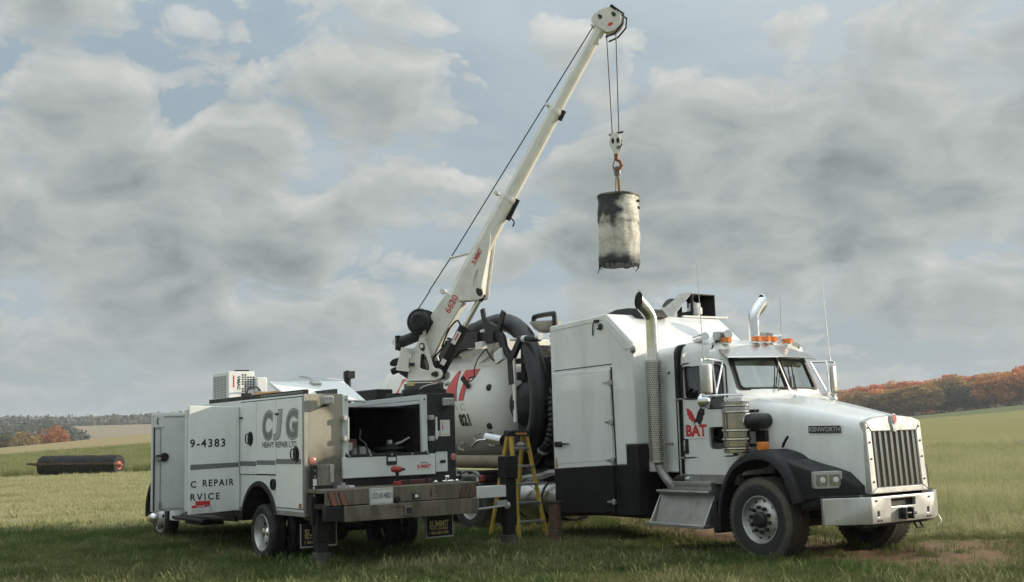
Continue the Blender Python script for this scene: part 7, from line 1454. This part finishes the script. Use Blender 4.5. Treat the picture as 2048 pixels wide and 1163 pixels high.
def tree(name, X, Y, w, h, col, label, group, k, bury=0.0):
    z = float(terrain(X, Y)) - bury; t = thing(name, label, 'tree', (X, Y, z), group=group)
    t.rotation_euler.z = (k * 2.399) % (2 * PI)
    c = bpy.data.objects.new('crown', CROWNS[k % 5]); C.objects.link(c); c.parent = t; c.scale = (w / 10.0, w / 10.0, h / 15.2); c.color = (*col, 1)
    if not c.data.materials: c.data.materials.append(LEAF)
    r_ = bpy.data.objects.new('trunk', TRUNKS[k % 3]); C.objects.link(r_); r_.parent = t; s = h / 15.5; r_.scale = (s, s, s)
    return t
def at_px(px, D): a = (px - 1024) / FPX / 0.9918; Y = D / math.sqrt(1 + a * a); return a * Y, Y
ORR, ORG, TAN_, OLV, DKG, RED_ = (0.66, 0.235, 0.085), (0.68, 0.34, 0.13), (0.52, 0.31, 0.14), (0.42, 0.28, 0.125), (0.13, 0.14, 0.095), (0.70, 0.19, 0.08)
ROW = [  # px, depth, width, height, colour, label
    (1622, 470, 11, 12, ORG), (1660, 478, 12, 13, ORR), (1692, 470, 13, 13.5, TAN_), (1722, 462, 13, 13, OLV), (1752, 468, 13, 14, ORG), (1782, 460, 13, 13, OLV), (1812, 458, 14, 13.5, TAN_), (1838, 456, 13, 13.5, OLV),
    (1640, 505, 12, 15, ORR), (1676, 508, 12, 16.5, ORG), (1706, 510, 12, 17, ORR), (1738, 506, 13, 17, RED_), (1768, 512, 12, 17.5, ORG), (1800, 508, 13, 17, ORR), (1830, 512, 12, 17, RED_), (1858, 508, 12, 17, ORG),
    (1868, 468, 12, 10.5, DKG), (1890, 474, 13, 16.5, OLV), (1915, 470, 13, 12.5, DKG), (1940, 466, 12, 11, DKG), (1928, 484, 12, 15, OLV), (1884, 506, 12, 18, RED_), (1912, 508, 12, 18, ORR), (1936, 510, 11, 18.2, RED_), (1962, 506, 13, 19, OLV),
    (1975, 462, 15, 17, ORG), (2004, 466, 12, 16.5, ORG), (2026, 470, 12, 17, ORR), (2050, 464, 13, 17, ORG), (2000, 504, 12, 18.5, TAN_), (2034, 508, 12, 20.5, RED_), (2064, 505, 12, 20, ORR), (2082, 468, 13, 17, TAN_), (2110, 470, 13, 17, ORG), (2096, 508, 13, 20, ORR), (2140, 475, 14, 18, OLV), (2175, 480, 14, 18, ORR)]
SHADE = {ORR: 'rusty orange', ORG: 'pale orange', TAN_: 'tan brown', OLV: 'olive brown', DKG: 'dark green', RED_: 'deep red'}
cnt = {}; ORD = ['', 'first', 'second', 'third', 'fourth', 'fifth', 'sixth', 'seventh', 'eighth', 'ninth', 'tenth']
for k, (px, D, w, h, col) in enumerate(ROW):
    X, Y = at_px(px, D); j = 0.88 + 0.24 * ((k * 37) % 10) / 10
    h *= 0.95 if px < 1900 else 0.86
    rowk = 'front' if D < 490 else 'back'; cnt[(col, rowk)] = cnt.get((col, rowk), 0) + 1
    lab = '%s %s tree in the %s row of the wood, counted from the truck' % (ORD[cnt[(col, rowk)]], SHADE[col], rowk)
    tree('autumn_tree', X, Y, w * 1.12, h, tuple(c * j for c in col), lab, 'autumn trees along the right field edge', k)
# left: bushy trees in the hollow beyond the crest
LEFT = [(121, 405, 10.5, 15.6, (0.52, 0.24, 0.115), 'bright orange bushy tree standing beyond the left field crest'), (62, 400, 10.5, 14.2, (0.38, 0.28, 0.13), 'olive tan round tree left of the bright orange one'),
        (24, 425, 11, 15.0, (0.17, 0.165, 0.10), 'dark olive tree near the left frame edge'), (94, 430, 8, 14.0, (0.33, 0.25, 0.12), 'brownish tree touching the bright orange one'), (-12, 430, 10, 12.5, (0.15, 0.12, 0.06), 'brown tree at the left frame edge'), (-50, 430, 11, 13, (0.2, 0.14, 0.06), 'tan tree outside the left frame edge')]
for k, (px, D, w, h, col, lab) in enumerate(LEFT):
    X, Y = at_px(px, D); tree('field_tree', X, Y, w, h, col, lab, None, k + 2)
hx = MB()
def bush(px, D, w, h, col, label, k, group=None):
    X, Y = at_px(px, D); z = float(terrain(X, Y)); t = thing('hedge_bush', label, 'bush', (X, Y, z), group=group)
    c = bpy.data.objects.new('crown', CROWNS[k % 5]); C.objects.link(c); c.parent = t; c.scale = (w / 10.0, w / 10.0, h / 13.5); c.location.z = -0.16 * h; c.color = (*col, 1)
for k, (px, w, h) in enumerate(((160, 8, 8.5), (192, 10, 9.0), (222, 11, 9.5), (250, 11, 9), (278, 11, 9.2), (305, 11, 9), (340, 12, 9))):
    bush(px, 430 + (k % 3) * 8, w, h, (0.34 + 0.05 * (k % 2), 0.245, 0.15), ORD[k + 1] + ' tan brown hedge bush to the right of the bright orange tree', k, 'hedge bushes beyond the left crest')
# far wooded hill
g = np.random.default_rng(5); cen = []
for k in range(1500):
    px = g.uniform(-260, 700); D = g.uniform(1120, 1900)
    X, Y = at_px(px, D); h = g.uniform(7, 13); w = g.uniform(9, 16)
    u = g.normal(size=(60, 3)); u /= np.linalg.norm(u, axis=1)[:, None]
    cen.append(np.array([X, Y, float(terrain(X, Y)) + h * 0.5]) + u * np.array([w, w, h * 0.55]) * g.uniform(0.5, 1.0, (60, 1)))
VW = []
for k in range(230):
    px = g.uniform(-200, 175); D = g.uniform(480, 800); X, Y = at_px(px, D); h = g.uniform(6, 10.5); w = g.uniform(8, 13); u = g.normal(size=(260, 3)); u /= np.linalg.norm(u, axis=1)[:, None]
    VW.append(np.array([X, Y, float(terrain(X, Y)) + h * 0.5]) + u * np.array([w * 0.5, w * 0.5, h * 0.55]) * g.uniform(0.6, 1.0, (260, 1)))
wm = quads_mesh('far_wood', np.concatenate(cen), 1.5, 3); m, nt, b = new_mat('far wood leaves'); t = N(nt, 'ShaderNodeTexCoord')
L(nt, ramp(nt, noise_tex(nt, t.outputs['Object'], 0.022, 5, 0.65), [(0.35, (0.055, 0.07, 0.055)), (0.52, (0.085, 0.095, 0.065)), (0.62, (0.15, 0.13, 0.09)), (0.72, (0.20, 0.14, 0.09))]), b.inputs['Base Color']); b.inputs['Roughness'].default_value = 1.0
vm = quads_mesh('valley_wood', np.concatenate(VW), 0.55, 4); vm.materials.append(m); o = bpy.data.objects.new('valley_wood', vm); C.objects.link(o); tag(o, kind='stuff')
wm.materials.append(m); o = bpy.data.objects.new('far_wood', wm); C.objects.link(o); tag(o, kind='stuff')

# ------------------------------------------------------------------ grass
def grass_mat(name, green, straw, bias, k=0.70):
    green = tuple(x * k for x in green); straw = tuple(x * k for x in straw)
    m, nt, b = new_mat(name); nt.nodes.remove(b); o = nt.nodes['Material Output']
    ge = N(nt, 'ShaderNodeNewGeometry'); p = ge.outputs['Position']
    f = mathn(nt, 'ADD', mathn(nt, 'MULTIPLY', noise_tex(nt, p, 0.45, 5, 0.6), 0.75), mathn(nt, 'MULTIPLY', noise_tex(nt, p, 9.0, 3), 0.45))
    c = mixc(nt, ramp(nt, f, [(bias - 0.14, 0.0), (bias + 0.16, 1.0)]), green, straw)
    v = ramp(nt, noise_tex(nt, p, 25.0, 2), [(0.3, 0.65), (0.7, 1.3)]); c = mixc(nt, 1.0, c, v, 'MULTIPLY')
    d = N(nt, 'ShaderNodeBsdfDiffuse'); tr = N(nt, 'ShaderNodeBsdfTranslucent'); mx = N(nt, 'ShaderNodeMixShader'); mx.inputs[0].default_value = 0.32
    L(nt, c, d.inputs[0]); L(nt, c, tr.inputs[0]); L(nt, d.outputs[0], mx.inputs[1]); L(nt, tr.outputs[0], mx.inputs[2]); L(nt, mx.outputs[0], o.inputs[0]); return m
def tuft(name, n, rad, h0, h1, wd, lean, mat, seed):
    g = random.Random(seed); mb = MB()
    for i in range(n):
        a = g.uniform(0, 2 * PI); r_ = rad * math.sqrt(g.random()); x, y = r_ * math.cos(a), r_ * math.sin(a); h = g.uniform(h0, h1)
        b = g.uniform(0, 2 * PI); l = g.uniform(0.1, lean) * h; dx, dy = math.cos(b), math.sin(b); w = wd * g.uniform(0.6, 1.2); px, py = -dy * w, dx * w
        mb.add([(x - px, y - py, -0.02), (x + px, y + py, -0.02), (x + dx * l * 0.4 + px * 0.8, y + dy * l * 0.4 + py * 0.8, h * 0.6), (x + dx * l * 0.4 - px * 0.8, y + dy * l * 0.4 - py * 0.8, h * 0.6), (x + dx * l, y + dy * l, h)], [(0, 1, 2, 3), (3, 2, 4)])
    me = bpy.data.meshes.new(name); me.from_pydata(mb.v, [], mb.f); me.materials.append(mat); me.update()
    return bpy.data.objects.new(name, me)        # left out of the scene: only instanced below
def scatter(name, src, P, scl, kind='stuff'):
    me = bpy.data.meshes.new(name); me.from_pydata(P.tolist(), [], [])
    a = me.attributes.new('scl', 'FLOAT', 'POINT'); a.data.foreach_set('value', scl.astype(np.float32))
    rot = np.zeros((len(P), 3), np.float32); rot[:, 2] = rng.uniform(0, 2 * PI, len(P)); rot[:, :2] = rng.normal(0, 0.12, (len(P), 2))
    a = me.attributes.new('rot', 'FLOAT_VECTOR', 'POINT'); a.data.foreach_set('vector', rot.ravel())
    o = bpy.data.objects.new(name, me); C.objects.link(o); tag(o, kind=kind)
    ng = bpy.data.node_groups.new(name, 'GeometryNodeTree')
    ng.interface.new_socket('Geometry', in_out='INPUT', socket_type='NodeSocketGeometry'); ng.interface.new_socket('Geometry', in_out='OUTPUT', socket_type='NodeSocketGeometry')
    gi = ng.nodes.new('NodeGroupInput'); gout = ng.nodes.new('NodeGroupOutput'); ip = ng.nodes.new('GeometryNodeInstanceOnPoints'); oi = ng.nodes.new('GeometryNodeObjectInfo'); oi.inputs['Object'].default_value = src
    ra_ = ng.nodes.new('GeometryNodeInputNamedAttribute'); ra_.data_type = 'FLOAT_VECTOR'; ra_.inputs['Name'].default_value = 'rot'
    sa_ = ng.nodes.new('GeometryNodeInputNamedAttribute'); sa_.data_type = 'FLOAT'; sa_.inputs['Name'].default_value = 'scl'
    ng.links.new(gi.outputs[0], ip.inputs['Points']); ng.links.new(oi.outputs['Geometry'], ip.inputs['Instance'])
    ng.links.new(ra_.outputs['Attribute'], ip.inputs['Rotation']); ng.links.new(sa_.outputs['Attribute'], ip.inputs['Scale']); ng.links.new(ip.outputs[0], gout.inputs[0])
    md = o.modifiers.new('instances', 'NODES'); md.node_group = ng; return o
def wedge(n, d0, d1, a0, a1, p=0.0):
    u = rng.random(n); D = d0 * (d1 / d0) ** u if p == 0 else (d0 ** p + u * (d1 ** p - d0 ** p)) ** (1 / p)
    a = rng.uniform(a0, a1, n); X = D * np.sin(a); Y = D * np.cos(a); return X, Y, D
LAWN = grass_mat('short meadow grass', (0.150, 0.215, 0.070), (0.47, 0.44, 0.22), 0.66, 0.60)
TALL = grass_mat('tall dry grass', (0.33, 0.40, 0.15), (0.66, 0.61, 0.36), 0.54, 0.80)
HAYG = grass_mat('mown hay stubble', (0.33, 0.36, 0.13), (0.66, 0.62, 0.36), 0.48, 0.76)
tf = [tuft('lawn_tuft', 46, 0.17, 0.035, 0.105, 0.0042, 0.9, LAWN, i) for i in range(3)]
X, Y, D = wedge(33000, 10.8, 40, -0.57, 0.57)
td = track_dist(X, Y) + 0.5 * np.array([mnoise.noise(Vector((x * 0.9, y * 0.9, 0))) for x, y in zip(X, Y)]); keep = ((td > 0.95) | (rng.random(len(X)) < 0.13)) & ~((X / Y < -0.19) & (Y > 23.6 + rng.normal(0, 0.8, len(X)))); X, Y, D = X[keep], Y[keep], D[keep]
patch = np.array([mnoise.noise(Vector((x * 0.5, y * 0.5, 7))) for x, y in zip(X, Y)])
P = np.stack([X, Y, terrain(X, Y)], 1); sc_ = (0.85 + (D - 11) / 26) * (0.85 + 0.5 * patch) * rng.uniform(0.7, 1.25, len(X))
for i in range(3): scatter('grass', tf[i], P[i::3], sc_[i::3])
ht = tuft('hay_tuft', 60, 0.35, 0.05, 0.14, 0.008, 1.0, HAYG, 8)
X, Y, D = wedge(11500, 22.5, 66, -0.50, -0.18, 1.2); k = Y > 22.8; X, Y, D = X[k], Y[k], D[k]; P = np.stack([X, Y, terrain(X, Y)], 1); scatter('hay_stubble', ht, P, 0.7 + (D - 24) / 60 + 0 * X)
t1 = tuft('tall_tuft', 44, 0.20, 0.14, 0.42, 0.0055, 0.7, TALL, 21); t2 = tuft('seed_tuft', 22, 0.16, 0.25, 0.55, 0.0045, 0.5, TALL, 22)
X, Y, D = wedge(14000, 16.5, 64, 0.27, 0.52, 0.9); td = track_dist(X, Y); k = (td > 1.2) & (X > 5.5); X, Y, D = X[k], Y[k], D[k]
P = np.stack([X, Y, terrain(X, Y)], 1); gro = np.clip((D - 15) / 8, 0.3, 1.0) * (0.8 + D / 120)
scatter('tall_grass', t1, P[::2], (gro * rng.uniform(0.6, 1.2, len(X)))[::2]); scatter('tall_grass', t2, P[1::2], (gro * rng.uniform(0.5, 1.2, len(X)))[1::2])
sg = tuft('standing_tuft', 60, 0.5, 0.2, 0.5, 0.012, 0.6, grass_mat('standing green grass', (0.27, 0.33, 0.12), (0.52, 0.52, 0.26), 0.56), 31)
X, Y, D = wedge(6000, 71, 125, -0.50, -0.22, 0.8); P = np.stack([X, Y, terrain(X, Y)], 1); scatter('standing_grass', sg, P, 0.8 + D / 160)

# ------------------------------------------------------------------ thin autumn haze
hz_ = MB().box(-2450, 2450, -2450, 2450, -12.0, 62.0).build('haze', None, None, smooth=0)
m = bpy.data.materials.new('pale air'); m.use_nodes = True; nt = m.node_tree; nt.nodes.clear()
vo = N(nt, 'ShaderNodeVolumePrincipled'); vo.inputs['Color'].default_value = (0.86, 0.92, 0.97, 1); vo.inputs['Density'].default_value = 0.00027; vo.inputs['Anisotropy'].default_value = 0.2
oo = N(nt, 'ShaderNodeOutputMaterial'); L(nt, vo.outputs[0], oo.inputs['Volume']); hz_.data.materials.append(m); tag(hz_, kind='stuff')

wd_ = tuft('weed_tuft', 24, 0.14, 0.05, 0.17, 0.0095, 1.1, grass_mat('coarse weed leaves', (0.16, 0.23, 0.075), (0.50, 0.46, 0.25), 0.62, 0.72), 77)
X, Y, D = wedge(2600, 11.2, 34, -0.50, 0.50); k = track_dist(X, Y) > 0.9; X, Y = X[k], Y[k]
pts_ = [(x, y) for x, y in zip(X, Y)]
for T, ws in ((MK, ((0, -1.03, 0.36, 0.62), (0, 1.03, 0.36, 0.62), (-6.86, -1.0, 0.5, 0.6), (-8.26, -1.0, 0.5, 0.6))), (MS, ((0, 0.95, 0.5, 0.42), (0, -0.95, 0.5, 0.42), (4.81, 0.96, 0.24, 0.42), (-1.56, 1.015, 0.25, 0.16), (-1.52, -2.08, 0.25, 0.16)))):
    for (x, y, w, r) in ws:
        for _ in range(34):
            a = rng.uniform(0, 2 * PI); p = T @ Vector((x + math.cos(a) * r * rng.uniform(0.45, 1.15), y + math.sin(a) * (w * 0.5 + 0.10) * rng.uniform(0.9, 1.3), 0)); pts_.append((p.x, p.y))
PX = np.array(pts_); P = np.stack([PX[:, 0], PX[:, 1], terrain(PX[:, 0], PX[:, 1])], 1); scatter('weed_clumps', wd_, P, rng.uniform(0.45, 1.15, len(P)))
